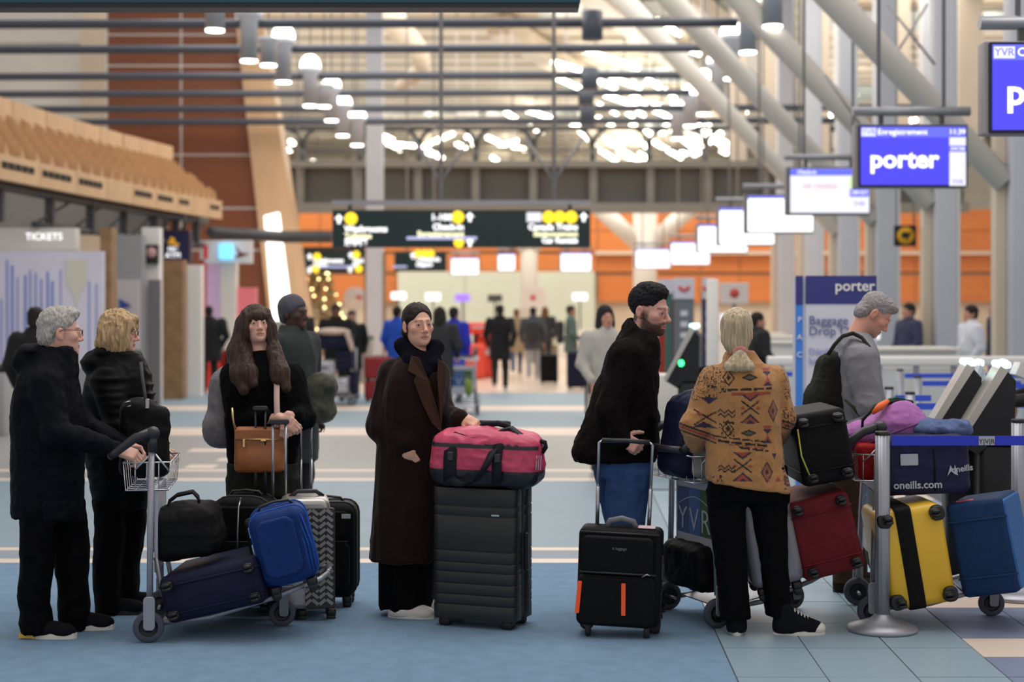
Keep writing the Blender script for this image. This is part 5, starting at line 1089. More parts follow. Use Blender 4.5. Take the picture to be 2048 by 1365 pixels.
hair(Fp, H, 'hair', hb2, hb, .0045, .26, [(.003, (60, 60, 8), 1, True), (.0015, (140, 140, 20), 2, False)])
sc_ = SDF(H.p(.02, -.11, -.105)-.06, H.p(.02, -.11, -.105)+.06, .005); c0 = H.p(.022, -.108, -.10)
for k in range(9):
    a_ = 2*PI*k/9; sc_.ell(c0+H.R @ A3(.026*math.cos(a_), -.006, .020*math.sin(a_)), (.012, .013, .013), None, .006)
emit('scrunchie', sc_, cloth('scrunchie_pink', (206, 140, 130), .8), Fp, [(.002, (90, 90, 90), 1, True)])
# fleece pattern: painted print in the cloth, flat colour by position on the back
def fleece_col(V):
    s = FPX/ps.Y; px = (V[:, 0]+ps.X)*s+1024; py = HZ-(V[:, 2]-CH)*s; C = np.tile(np.array(lin((172, 124, 76))), (len(V), 1))
    back = V[:, 1] < .04
    px = px+.0*py
    def fill(m, c):
        m = m & True; C[m] = np.array(lin(c))
    K, R_, Nv, G = (44, 34, 34), (150, 72, 52), (52, 42, 62), (88, 84, 74)
    dia = lambda cx, cy, rx, ry: (np.abs(px-cx)/rx+np.abs(py-cy)/ry) < 1
    def chev(cx, cy, w_, h_, up, c, th): # chevron
        q = np.abs(px-cx)/w_; y0 = cy+(q*h_ if up else -q*h_); fill(back & (q < 1) & (np.abs(py-y0) < th*(1-q*.85)), c)
    def tri(cx, cy, w_, h_, up, c):
        t_ = (py-cy)/h_ if up else (cy-py)/h_; fill(back & (t_ > 0) & (t_ < 1) & (np.abs(px-cx) < w_*t_), c)
    zz = np.abs(((px/7.0) % 2)-1)*6
    def zig(x0, x1, cy, c, th=2.0, per=7.0):
        z_ = np.abs(((px/per) % 2)-1)*per; fill(back & (px > x0) & (px < x1) & (np.abs(py-cy-z_+per/2) < th), c)
    for cy in (753, 862): fill(back & dia(1491 if cy < 800 else 1488, cy, 17, 7), K); fill(back & dia(1491 if cy < 800 else 1488, cy, 11, 4), G)
    for cy, cx in ((735, 1482), (862-128, 1482)): tri(cx, cy-12, 14, 10, True, Nv)
    for (cx, cy) in ((1527, 752), (1526, 865)):
        tri(cx, cy+1, 10, 18, False, R_); tri(cx, cy-1, 10, 9, False, Nv); tri(cx, cy, 10, 17, True, R_); tri(cx, cy+9, 9, 8, True, Nv)
    for (y_, sl, x0, x1, tk) in ((776, -.04, 1447, 1535, 3), (785, -.03, 1455, 1532, 4), (884, .10, 1430, 1530, 3), (876, .10, 1425, 1530, 2), (893, .13, 1470, 1528, 2.6), (889, .12, 1450, 1525, 1.5)):
        yy_ = y_+sl*(px-1490); dash = (((px-x0) % 25) < 21) | (tk == 4); fill(back & (px > x0) & (px < x1) & (np.abs(py-yy_) < tk*.8) & dash, R_ if tk in (4, 1.5) else K)
    for (cx, cy) in ((1491, 812), (1476, 926)):
        tri(cx, cy-12, 19, 14, False, Nv); tri(cx, cy-17, 13, 9, False, R_)
        for sg in (-1, 1): fill(back & (np.abs(px-cx) < 17) & (np.abs((py-cy)-sg*(px-cx)*.75) < 2.0), K)
        for d in (-1, 1): fill(back & dia(cx+d*15, cy+1, 5, 4), R_)
        tri(cx, cy+12, 20, 18, True, Nv); tri(cx, cy+17, 15, 13, True, R_); tri(cx, cy+24, 9, 7, True, Nv)
    for (cx, cy, rx, ry) in ((1538, 819, 12, 23), (1524, 939, 13, 22)):
        fill(back & dia(cx, cy, rx, ry), (66, 46, 42)); fill(back & dia(cx, cy, rx*.8, ry*.8), (140, 86, 66)); fill(back & dia(cx, cy, rx*.28, ry*.28), (60, 36, 34))
    tri(1540, 915, 5, 12, False, Nv); tri(1547, 948, 7, 10, True, R_); chev(1564, 962, 7, 8, False, K, 3)
    for cy in (820, 828, 929, 936): zig(1430, 1462, cy, K, 1.8)
    n_ = vnoise(V*np.array((95., 95., 95.))+3.1)
    for (x0, x1, y0, y1) in ((1412, 1445, 735, 785), (1432, 1460, 838, 870), (1410, 1440, 946, 962)): fill(back & (px > x0) & (px < x1) & (py > y0) & (py < y1) & (np.abs(n_) < .16), K)
    for cx, cy in ((1450, 754), (1448, 854)):
        r_ = np.abs(px-cx)+np.abs(py-cy)*.7; fill(back & (((r_ > 9) & (r_ < 12)) | (r_ < 4.5)), K)
    # sleeves
    for (x0, x1) in ((1340, 1428), (1560, 1600)):
        sl = (px > x0) & (px < x1); t_ = py-(px-x0)*.35
        fill(sl & (py > 770) & (np.abs((t_ % 110)-70) < 2), K); fill(sl & (py > 770) & (np.abs((t_ % 110)-76) < 3), R_); fill(sl & (py > 770) & (np.abs((t_ % 110)-83) < 1.8), K)
        fill(sl & (py < 800) & (np.abs(n_) < .13), K); fill(sl & (x0 > 1500) & (py > 815) & (np.abs(n_) < .13), K)
    tri(1415, 808, 16, 14, False, Nv); tri(1404, 842, 26, 12, True, Nv)
    for sg in (-1, 1): fill((px < 1428) & (px > 1385) & (np.abs((py-833)-sg*(px-1410)*.6) < 1.8), K)
    fill(dia(1396, 827, 6, 5), R_)
    return C
m_fleece = M('fleece_tan_print', (172, 124, 76), .95, vcol=True, var=(40, .10), bump=(240, .35), sheen=.2)
coat = ps.rows([(984, 1416, 1579, .17), (960, 1414, 1574, .17), (930, 1413, 1566, .165), (890, 1414, 1560, .16), (850, 1416, 1557, .16), (810, 1418, 1557, .165), (780, 1418, 1558, .165), (758, 1422, 1555, .155), (738, 1436, 1540, .12), (722, 1448, 1516, .09), (704, 1452, 1506, .075)])
tilt = math.atan2(24, 165)
Rt = np.array(Euler((0, tilt, 0)).to_matrix()); cpt_ = ps(1498, 972, 0)
o = garment('fleece_jacket', ps, Fp, m_fleece, [coat], [(J['sha'], J['ela'], .080, .066), (J['ela'], J['wra'], .066, .05), (J['shb'], J['elb'], .078, .062), (J['elb'], J['wrb'], .062, .048)],
            cut=[lambda S: S.box(cpt_+A3(0, 0, -.10) @ np.eye(3), (.5, .5, .10), .001, Rt, .004, 's')], h=.0048, fold=[(.006, (9, 9, 6), 3, True), (.004, (22, 22, 16), 4, True)], col=fleece_col)
garment('trousers', ps, Fp, tr, [ps.rows([(930, 1420, 1572, .14), (975, 1418, 1574, .14), (1000, 1424, 1570, .125)], .14), ps.rows([(985, 1416, 1492), (1030, 1418, 1490), (1100, 1428, 1492), (1180, 1436, 1496), (1236, 1440, 1500)], .088, .0), ps.rows([(985, 1490, 1574), (1030, 1500, 1572), (1100, 1514, 1576), (1180, 1526, 1578), (1230, 1534, 1580)], .088, .02)], fold=[(.006, (12, 12, 6), 6, True), (.003, (30, 30, 30), 7, False)])
shoe(Fp, (ps(1474, 1273, -.06)[0], -.06, 0), 84, (m_shoeblk, m_solew), .27, .098, style='high'); shoe(Fp, (ps(1548, 1272, -.02)[0], -.03, 0), 3, (m_shoeblk, m_solew), .265, .095, style='high')
# ---- grey-haired man with backpack
ps = PS(1705, 9.6, 'grey-haired man in a grey sweatshirt with a dark backpack, looking down')
H = Frame(ps(1744, 628, 0), -4, -40, 0, 1.03); H.c = H.c+H.R @ A3(0, .012, .012)
J = dict(pelvis=ps(1700, 900), chest=ps(1708, 770), neck=ps(1710, 682), sha=ps(1722, 718, -.17), ela=ps(1738, 812, -.22), wra=ps(1756, 862, -.14), shb=ps(1722, 725, .17), elb=ps(1745, 805, .2), wrb=ps(1780, 830, .1),
         hipa=ps(1695, 920, -.08), kna=ps(1690, 1060, -.08), ana=ps(1688, 1160, -.08), hipb=ps(1708, 920, .08), knb=ps(1708, 1060, .1), anb=ps(1712, 1160, .12))
G = body(ps, H, (212, 154, 134), J, [dict(w=ps(1758, 862, -.14), d=A3(.8, 0, -.4), n=A3(0, -.6, .7), th=A3(.5, 0, .5)), dict(w=ps(1780, 830, .1), d=A3(.8, 0, -.3), n=A3(0, .5, .7), th=A3(.5, 0, .5))], .058, 1.05, .95, colkw=dict(brow=(110, 96, 92), flush=.28, scalp=(140, 128, 124), beard=(160, 130, 118), bamt=.4, lip=(158, 96, 92)))
add_eyes(G, H, (0, 1, -.5), (70, 80, 90))
hg2 = hairmat('hair_silver', (146, 142, 142), .35, (140, 140, 140))
def hb(S):
    E = lambda c, r, k=.02, op='u': S.ell(H.p(*c), [q*H.sc for q in r], H.R, k, op)
    E((0, -.016, .040), (.077, .0965, .085)); E((0, .05, .090), (.054, .046, .027), .03); E((0, -.062, -.035), (.068, .048, .058), .03)
    S.ell(H.p(0, .102, -.012), [q*H.sc for q in (.10, .072, .072)], H.R, .01, 's'); S.box(H.p(0, .065, -.10), [q*H.sc for q in (.2, .085, .09)], .02, H.R, .01, 's'); S.box(H.p(0, 0, -.17), [q*H.sc for q in (.2, .2, .085)], .01, H.R, .012, 's')
    for d in (-1, 1): S.ell(H.p(d*.085, -.005, -.012), [q*H.sc for q in (.03, .028, .038)], H.R, .004, 's')
hair(G, H, 'hair', hg2, hb, .0045, .22, [(.0025, (50, 50, 50), 1, True), (.002, (130, 130, 130), 2, False)])
cs = cloth('sweatshirt_grey', (134, 135, 141), .9, var=(30, .06), bump=(260, .25))
tor = ps.rows([(905, 1668, 1752, .16), (880, 1670, 1756, .165), (840, 1670, 1762, .17), (800, 1668, 1764, .175), (760, 1666, 1760, .185), (730, 1666, 1756, .19), (708, 1667, 1754, .185), (690, 1672, 1748, .165), (674, 1682, 1738, .12), (662, 1690, 1728, .075)])
garment('sweatshirt', ps, G, cs, [tor], [(J['sha'], J['ela'], .092, .07), (J['ela'], J['wra'], .07, .05), (J['shb'], J['elb'], .09, .07), (J['elb'], J['wrb'], .066, .048)], cut=[lambda S: S.cap(ps(1718, 668, 0), ps(1726, 645, 0), .060, .075, .008, 's')], h=.008, fold=[(.007, (8, 8, 7), 3, True), (.004, (22, 22, 18), 4, True)])
garment('trousers', ps, G, cloth('trousers_brown', (64, 50, 42), .85), [ps.rows([(890, 1664, 1746, .15), (940, 1664, 1742, .15)], .15), ps.rows([(925, 1662, 1725), (1050, 1664, 1718), (1165, 1668, 1716)], .09, -.08), ps.rows([(925, 1682, 1742), (1050, 1684, 1734), (1165, 1692, 1732)], .09, .1)], fold=WR)
bt = cloth('boot_brown', (44, 34, 30), .7)
shoe(G, (ps(1668, 1187, -.08)[0], -.08, 0), -4, (bt, m_soled), .3, .105, style='high2'); shoe(G, (ps(1690, 1180, .1)[0], .1, 0), -4, (bt, m_soled), .3, .105, style='high2')
strap_pts = [ps(*p) for p in ((1656, 710, -.12), (1669, 690, -.14), (1685, 673, -.15), (1706, 667, -.15), (1724, 676, -.175), (1738, 694, -.205), (1746, 716, -.225))]
MB().tube(strap_pts, .022, 8, flat=.5).build('shoulder_strap', cloth('strap_webbing_olive', (58, 60, 54)), G)
MB().tube([ps(*p) for p in ((1690, 800, -.185), (1706, 815, -.215), (1724, 838, -.225))], .014, 6, flat=.5).build('lower_strap', cloth('strap_webbing_olive', (58, 60, 54)), G)
# ================================================================== luggage trolleys
m_tro = M('trolley_aluminium', (158, 160, 168), .45, .5); m_trod = M('trolley_steel', (120, 122, 128), .4, .7); m_tyre = M('tyre_grey', (72, 76, 88), .8); m_hub = M('hub_dark', (26, 28, 32), .5); m_grip = M('grip_black', (38, 39, 44), .4)
m_wire = M('wire_chrome', (206, 206, 210), .25, .9); m_panelw = M('trolley_panel', (176, 180, 188), .45)
m_yb, m_yt, m_yg = M('yvr_blue', (22, 56, 116), .5), M('yvr_midblue', (56, 96, 154), .5), M('yvr_green', (58, 90, 50), .5)
def wheel(mb_tyre, mb_hub, c, r, w_):
    T = Matrix.Translation(c); mb_tyre.lathe([(r*.62, -w_/2), (r*.9, -w_/2), (r, -w_*.3), (r, w_*.3), (r*.9, w_/2), (r*.62, w_/2), (r*.62, -w_/2)], 28, T, axis='y')
    mb_hub.lathe([(0, -w_*.42), (r*.2, -w_*.42), (r*.25, -w_*.2), (r*.6, -w_*.2), (r*.63, -w_*.4), (r*.63, w_*.4), (r*.6, w_*.2), (r*.25, w_*.2), (r*.2, w_*.42), (0, w_*.42)], 24, T, axis='y')
def trolley(loc, rz, label, hw=.27, L=.66, sign=True, lean=0.0):
    """x forward, y across; origin on the floor under the rear axle"""
    t = thing('luggage_trolley', label, 'trolley', loc, rz, 'luggage trolleys')
    for d in (-1, 1):
        y = d*hw; w1, w2 = MB(), MB(); wheel(w1, w2, (0, y+d*.03, .078), .078, .036); wo = w1.build('rear_wheel', m_tyre, t); w2.build('hub', m_hub, wo)
        MB().cyl((0, y+d*.055, .078), (0, y-d*.06, .078), .009, n=8).build('axle', m_tro, t)
        MB().rbox((.005, y+d*.058, .15), (.058, .012, .17), .02, axis=1, edge=.003).build('fork_plate', m_tro, t)
        MB().tube([(.005, y+d*.02, .17), (.005+lean*.45, y, .55), (.012+lean, y, .98)], .0165, 12).build('post', m_tro, t)
        MB().sphere((.018+lean, y, 1.055), (.036, .034, .034)).build('handle_knuckle', m_grip, t)
        MB().tube([(.016+lean, y, .96), (.018+lean, y, 1.05)], .022, 10).build('post_sleeve', m_grip, t)
        MB().tube([(.018+lean, y, 1.06), (-.07+lean, y, 1.03), (-.17+lean, y, .955), (-.19+lean, y*.96, .94)], [.028, .024, .021, .02], 10).build('handle_arm', m_grip, t)
        MB().tube([(.03, y*.92, .42), (.06, y*.92, .25), (.12, y*.92, .12), (.2, y*.9, .10)], .013, 8).build('back_tube', m_trod, t)
        MB().tube([(.05, y*.9, .085), (.3, y*.9, .11), (.62, y*.85, .20), (.86, y*.7, .285), (.9, y*.4, .30)], .014, 10).build('side_rail', m_tro, t)
        MB().tube([(.01+lean, y, .95), (-.07+lean, y*.98, .87)], .005, 6).build('basket_brace', m_wire, t); MB().tube([(.02+lean, y, .96), (.1+lean, y*.98, .86)], .005, 6).build('basket_brace', m_wire, t)
        f1, f2 = MB(), MB(); wheel(f1, f2, (L, d*.04, .070), .070, .034) if d > 0 else None
        if d > 0: wo = f1.build('front_wheel', m_tyre, t); f2.build('hub', m_hub, wo)
    MB().tube([(-.19+lean, -hw*.96, .94), (-.2+lean, 0, .935), (-.19+lean, hw*.96, .94)], .02, 10).build('push_bar', m_grip, t)
    cf = MB(); [cf.rbox((L+.01, d*.05+.04, .13), (.05, .008, .15), .015, axis=1, edge=.002) for d in (-.55, .55)]; cf.rbox((L+.01, .04, .205), (.10, .08, .02), .01); cf.build('caster_fork', m_trod, t)
    MB().tube([(.9, -hw*.4, .30), (.91, 0, .302), (.9, hw*.4, .30)], .016, 8).build('front_bumper', m_trod, t)
    pl = MB(); pl.add([(.06, -hw*.85, .092), (.06, hw*.85, .092), (.45, hw*.8, .155), (.45, -hw*.8, .155), (.06, -hw*.85, .086), (.06, hw*.85, .086), (.45, hw*.8, .149), (.45, -hw*.8, .149)], [(0, 3, 2, 1), (4, 5, 6, 7), (0, 1, 5, 4), (3, 7, 6, 2)]); pl.build('deck_plate', m_tro, t)
    for q in range(3): x = .5+q*.14; MB().tube([(x, -hw*.85, .155+.26*(x-.45)), (x, hw*.85, .155+.26*(x-.45))], .008, 8).build('deck_bar', m_trod, t)
    bk = MB(); x0, x1, z0, z1, yw = -.13+lean, .105+lean, .765, .905, hw*.97
    for z, dx in ((z1, 0), (z0, .012)): bk.tube([(x0+dx, -yw, z), (x1-dx, -yw, z), (x1-dx, yw, z), (x0+dx, yw, z)], .0045, 6, closed=True)
    for q in range(7):
        y = -yw+2*yw*q/6; bk.tube([(x0, y, z1), (x0+.012, y, z0), (x1-.012, y, z0), (x1, y, z1)], .003, 5)
    for q in range(1, 4): x = x0+(x1-x0)*q/4; bk.tube([(x, -yw, z1), (x, -yw, z0), (x, yw, z0), (x, yw, z1)], .003, 5)
    bk.build('wire_basket', m_wire, t)
    if sign:
        pw = hw*2-.05; s = MB().rbox((.03, 0, .56), (.018, pw, .44), .02, axis=0, edge=.004).build('sign_panel', m_panelw, t)
        for d_ in (-1,):
            x = .03-.0115
            for q, mm in enumerate((m_yb, m_yt, m_yg)): MB().box((x, pw*.30-q*pw*.29, .58), (.003, pw*.285, .25)).build('colour_block', mm, s)
            for q, ch in enumerate('YVR'): text('letter', ch, .185, m_panelw, s, (x-.003, pw*.30-q*pw*.285, .53), (PI/2, 0, -PI/2), ext=.001, bold=-.002)
            MB().tube([(x-.002, pw*.44-pw*.88*k/12, .60+.06*math.sin(PI*k/12)) for k in range(13)], .003, 5).build('arc_line', m_panelw, s)
    return t
trolley((GX(309, 8.11)-.27*.217, 8.11+.27*.976, 0), math.radians(7), 'trolley loaded with navy and black bags pushed by the grey-haired couple', lean=.0)
trolley((GX(1384, 8.70), 8.70, 0), math.radians(22), 'trolley with a blue and green YVR panel beside the patterned jacket', hw=.25)
trolley((GX(1730, 8.79), 8.80, 0), math.radians(-5), 'trolley carrying the yellow and blue suitcases', L=.69, lean=.03)
# ================================================================== suitcases and bags
def mat4(rx=0, ry=0, rz=0): return Euler((math.radians(rx), math.radians(ry), math.radians(rz)), 'XYZ')
def lay(tilt, yaw=0): return (Matrix.Rotation(math.radians(yaw), 4, 'Z') @ Matrix.Rotation(math.radians(tilt), 4, 'Y') @ Matrix.Rotation(-PI/2, 4, 'X')).to_euler()
m_whl = M('castor_black', (20, 20, 22), .45); m_chrome = M('chrome', (210, 210, 214), .2, .95); m_tele = M('telescopic_silver', (170, 172, 178), .3, .85); m_zip = M('zip_dark', (34, 34, 38), .5)
def bagroot(name, label, cat, c, rot=None, group=None):
    t = thing(name, label, cat, c, 0, group)
    if rot is not None: t.rotation_euler = rot
    return t
def castors(t, w_, d, r=.025, inset=.05, zoff=0.0, twin=True):
    for sx in (-1, 1):
        for sy in (-1, 1):
            x, y = sx*(w_/2-inset), sy*(d/2-inset*.9); a, b = MB(), MB()
            for q in ((-.011, .011) if twin else (0,)): a.lathe([(0, -.008), (r*.85, -.008), (r, -.004), (r, .004), (r*.85, .008), (0, .008)], 16, Matrix.Translation((x, y+q, -r*.9-zoff)), axis='y')
            o = a.build('castor', m_whl, t); MB().rbox((x, y, .006-zoff), (.055, .05, .04), .018).build('castor_housing', m_whl, o)
def suitcase(name, label, c, rot, w_, d, h, mat, tele=None, soft=True, pocket=True, tx=0.0, cast=True, group=None, r=None, topgrip=True, corner=False, twin=True, pipe=None, lift=.04, telemat=None):
    """c = middle of the bottom; w_ across, d deep, h tall"""
    t = bagroot(name, label, 'suitcase', c, rot, group); r = r or (.05 if soft else .045); z0 = lift
    MB().rbox((0, 0, z0+h/2), (w_, d, h), r, 6, axis=1, edge=min(.045, d*.25)).build('body', mat, t)
    if soft:
        for y in (-d*.30, d*.30):
            pts = []; a, b = w_/2+.002, h/2+.002
            for (cx, cz, a0) in ((a-r, b-r, 0), (-a+r, b-r, PI/2), (-a+r, -b+r, PI), (a-r, -b+r, 1.5*PI)):
                for k in range(5): q = a0+k/4*PI/2; pts.append((cx+r*math.cos(q), y, z0+h/2+cz+r*math.sin(q)))
            MB().tube(pts, .006, 6, closed=True).build('piping', pipe or m_zip, t)
    if pocket:
        MB().rbox((0, -d/2-.008, z0+h*.34), (w_*.82, .035, h*.5), .04, axis=1, edge=.015).build('front_pocket', mat, t); MB().tube([(-w_*.38, -d/2-.022, z0+h*.60), (w_*.38, -d/2-.022, z0+h*.60)], .004, 6).build('pocket_zip', m_zip, t)
        MB().rbox((0, -d/2-.004, z0+h*.78), (w_*.8, .025, h*.28), .04, axis=1, edge=.01).build('upper_pocket', mat, t)
    if cast: castors(t, w_, d, zoff=-.018-(lift-.04), twin=twin)
    if topgrip: MB().tube([(-.09, 0, z0+h-.004), (-.075, 0, z0+h+.02), (0, 0, z0+h+.028), (.075, 0, z0+h+.02), (.09, 0, z0+h-.004)], .011, 8, flat=.7).build('top_grip', m_grip, t)
    if tele:
        H_, wd = tele; tm = telemat or m_tele
        for sx in (-1, 1): MB().tube([(tx+sx*wd/2, d*.25, z0+h-.03), (tx+sx*wd/2, d*.25, z0+h+H_*.5)], .0085, 8).build('tube_lower', tm, t); MB().tube([(tx+sx*wd/2, d*.25, z0+h+H_*.5), (tx+sx*wd/2, d*.25, z0+h+H_)], .0065, 8).build('tube_upper', tm, t)
        MB().rbox((tx, d*.25, z0+h+H_+.008), (wd+.03, .03, .026), .012, axis=1).build('pull_grip', m_grip, t)
    return t
nyl = lambda nm, c, rough=.6, b=.25: M(nm, c, rough, var=(18, .12), bump=(150, b), spec=.15)
n_black, n_navy, n_blue, n_red = nyl('nylon_black', (12, 12, 14)), nyl('nylon_navy', (26, 28, 54)), nyl('nylon_royal_blue', (22, 50, 106)), nyl('nylon_maroon', (96, 24, 32))
def pt(px, py, Y): return tuple(W(px, py, Y))
def softbag(name, label, cat, c, rot, mat, build, lo, hi, h=.008, fold=None, col=None, group=None, part='body'):
    t = bagroot(name, label, cat, c, rot, group); S = SDF(lo, hi, h); build(S); emit(part, S, mat, t, fold, col); return t
SF = [(.006, (9, 9, 9), 1, True), (.003, (28, 28, 28), 2, True)]
def strap(t, name, mat, pts, w_=.038, th=.005, wdir=(1, 0, 0)):
    P_ = [Vector(p) for p in pts]; wd = Vector(wdir).normalized()*w_/2; mb = MB(); vs = []; n = len(P_)
    for i, p in enumerate(P_):
        d = (P_[min(i+1, n-1)]-P_[max(i-1, 0)]).normalized(); nn = d.cross(wd).normalized()*th/2; vs += [p-wd-nn, p+wd-nn, p+wd+nn, p-wd+nn]
    fs = [(4*i+k, 4*i+(k+1) % 4, 4*i+4+(k+1) % 4, 4*i+4+k) for i in range(n-1) for k in range(4)]+[(3, 2, 1, 0), (4*n-4, 4*n-3, 4*n-2, 4*n-1)]
    mb.add(vs, fs, True); return mb.build(name, mat, t)
# --- on the first trolley
Y = 8.33
ns = suitcase('suitcase', 'dark navy suitcase lying on the first trolley, castors towards the viewer', (GX(432, Y-.12), Y-.26, .255), lay(-13), .52, .24, .60, n_navy, pocket=False, lift=.03, r=.035, pipe=n_navy)
bb = softbag('duffel_bag', 'black duffel bag on the first trolley behind its silver post', 'bag', (GX(385, 8.33), 8.33, .40), mat4(0, -8, 0), n_black,
        lambda S: (S.box((0, 0, .13), (.165, .17, .125), .06, None, .02), S.ell((.0, 0, .23), (.13, .13, .055), None, .05)), (-.22, -.22, -.03), (.22, .22, .33), .009, SF)
strap(bb, 'carry_strap', n_black, [(-.08, -.09, .25), (-.07, -.05, .30), (-.03, -.02, .325), (.05, -.01, .33), (.08, -.04, .30), (.09, -.08, .26)], .03, .012, (0, 1, .4)); MB().tube([(.12, -.165, .05), (.13, -.16, .15), (.10, -.13, .22)], .005, 6).build('zip', m_zip, bb)
bs = suitcase('suitcase', 'royal blue soft suitcase standing on the front of the first trolley', (GX(588, 8.30), 8.30, .265), mat4(0, -14, 8), .29, .34, .385, n_blue, pocket=False, lift=.02, r=.07, pipe=nyl('piping_blue', (40, 84, 168)))
MB().rbox((-.02, -.18, .22), (.2, .03, .30), .05, axis=1, edge=.012).build('front_pocket', n_blue, bs)
for k in range(3): MB().tube([(.10+k*.018, -.165, .06), (.105+k*.018, -.168, .2), (.09+k*.016, -.16, .35), (.05, -.13, .40)], .004, 6).build('side_zip', nyl('piping_blue', (40, 84, 168)), bs)
bc = suitcase('suitcase', 'slim black case with chrome catches between the navy and blue suitcases', (GX(538, 8.42), 8.42, .24), mat4(0, -12, 0), .06, .40, .34, n_black, pocket=False, topgrip=False, lift=.02, r=.02)
for k in range(3): MB().rbox((.0, -.205, .30-k*.09), (.022, .01, .06), .008, axis=1).build('catch', m_chrome, bc)
# --- standing behind it
s1 = suitcase('suitcase', 'black soft suitcase with rounded top behind the first trolley', (GX(492, 8.9), 8.9, 0), mat4(0, 0, -6), .36, .26, .60, n_black, tele=(.47, .055), tx=.065, pocket=True, r=.12, lift=.05, telemat=m_grip)
MB().tube([(.0, -.165, .28), (.0, -.17, .45), (.0, -.15, .6), (.0, -.1, .645)], .005, 6).build('front_zip', m_tele, s1)
s2 = bagroot('suitcase', 'silver hard suitcase with a black zigzag side panel', 'suitcase', (GX(632, 8.78), 8.78, 0), mat4(0, 0, 8))
m_sil = M('shell_silver', (176, 172, 168), .3, .6); m_hz1, m_hz2 = M('zigzag_grey', (138, 135, 132), .5), M('zigzag_dark', (38, 36, 36), .5)
MB().rbox((-.06, .0, .36), (.27, .30, .60), .05, axis=1, edge=.03).build('body', m_sil, s2); MB().rbox((.02, -.15, .34), (.16, .03, .54), .02, axis=1, edge=.004).build('zigzag_panel', m_hz2, s2)
for r_ in range(15):
    for c_ in range(4):
        x = -.045+c_*.0385; z = .105+r_*.0345; sgn = 1 if c_ % 2 == 0 else -1
        MB().box((x, -.167, z), (.042, .004, .017), rot=(0, -sgn*.7, 0)).build('zigzag_bar', m_hz1, s2)
castors(s2, .3, .3, zoff=-.03, inset=.07)
for sx in (-1, 1): MB().tube([(-.24+sx*.035+.04, .1, .64), (-.24+sx*.035+.04, .1, 1.05)], .008, 8).build('telescopic_tube', m_tele, s2)
MB().rbox((-.20, .1, 1.06), (.11, .03, .03), .013, axis=1).build('pull_grip', m_grip, s2); MB().tube([(-.14, 0, .655), (-.1, 0, .685), (.0, 0, .685), (.04, 0, .655)], .012, 8).build('top_grip', m_grip, s2)
s3 = suitcase('suitcase', 'black soft suitcase with a round silver badge at the right of the group', (GX(655, 9.12), 9.12, 0), mat4(0, 0, 0), .34, .24, .53, n_black, tele=(.46, .06), tx=-.13, pocket=True, r=.07, lift=.06)
MB().lathe([(0, 0), (.014, 0), (.014, .004), (0, .004)], 16, axis='y').build('badge', m_chrome, s3, (.11, -.135, .47)); MB().box((.12, -.137, .52), (.05, .006, .025)).build('name_tag', m_panelw, s3)
# --- black shoulder bag of the blonde woman
sb = softbag('shoulder_bag', 'black shoulder bag with silver buckle held by the blonde woman', 'bag', (GX(290, 8.5), 8.5, .80), None, n_black, lambda S: (S.box((0, 0, .18), (.125, .07, .19), .05, None, .02), S.ell((0, -.05, .14), (.10, .05, .12), None, .03), S.ell((-.03, 0, .36), (.09, .07, .05), None, .03)), (-.18, -.16, -.05), (.18, .14, .45), .008, SF)
bk = MB(); bk.tube([(-.09, -.08, .365), (-.055, -.08, .375), (-.06, -.08, .40), (-.095, -.08, .39)], .003, 6, closed=True); bk.build('buckle', m_chrome, sb); strap(sb, 'strap', M('strap_charcoal', (52, 54, 60), .7), [(.02, -.05, .36), (.005, -.03, .44), (-.02, .02, .53), (-.04, .08, .60)], .018, .004); MB().rbox((.03, -.075, .385), (.02, .012, .05), .004, axis=1).build('strap_clip', m_tele, sb)
# --- grey backpack and tan handbag of the woman with long hair
gp = softbag('backpack', 'grey fabric backpack worn by the woman with long brown hair', 'backpack', (GX(447, 9.33), 9.33, .88), mat4(0, 4, 20), cloth('backpack_grey', (128, 124, 128), .85, var=(20, .15)), lambda S: (S.box((0, 0, .23), (.095, .13, .22), .08, None, .02), S.ell((-.02, 0, .10), (.10, .13, .11), None, .04), S.ell((-.05, 0, .12), (.06, .10, .09), None, .03), S.ell((.03, 0, .42), (.07, .10, .06), None, .05)), (-.19, -.2, -.05), (.19, .2, .55), .008, SF)
m_tan = M('leather_tan', (158, 96, 52), .5, var=(8, .15), bump=(60, .12)); m_gold = M('brass', (220, 190, 130), .25, .9)
hb_ = softbag('handbag', 'tan leather handbag with brass zip hanging at her waist', 'handbag', (GX(519, 8.98), 8.98, GZ(944, 8.98)), mat4(0, 0, 4), m_tan, lambda S: (S.box((0, 0, .125), (.137, .03, .127), .025, None, .01), S.ell((0, -.01, .07), (.12, .04, .07), None, .03)), (-.17, -.08, -.03), (.17, .06, .29), .006, [(.0025, (14, 14, 14), 1, True)])
MB().tube([(-.13, -.036, .185), (.13, -.036, .183)], .005, 6).build('zip', m_gold, hb_); MB().rbox((-.083, -.045, .163), (.014, .008, .045), .004, axis=1).build('zip_pull', m_gold, hb_); MB().rbox((.025, -.044, .178), (.03, .006, .01), .003, axis=1).build('name_plate', m_gold, hb_)
MB().rbox((0, -.034, .212), (.272, .010, .055), .01, axis=1, edge=.004).build('flap', m_tan, hb_)
strap(hb_, 'strap', M('strap_blush', (196, 164, 154), .7), [(.105, -.035, .25), (.10, -.03, .33), (.095, .01, .42), (.093, .05, .50), (.092, .09, .57)], .032, .005)
MB().tube([(-.13, -.02, .23), (-.145, -.02, .30), (-.15, -.01, .36)], .006, 6).build('chain', m_gold, hb_)
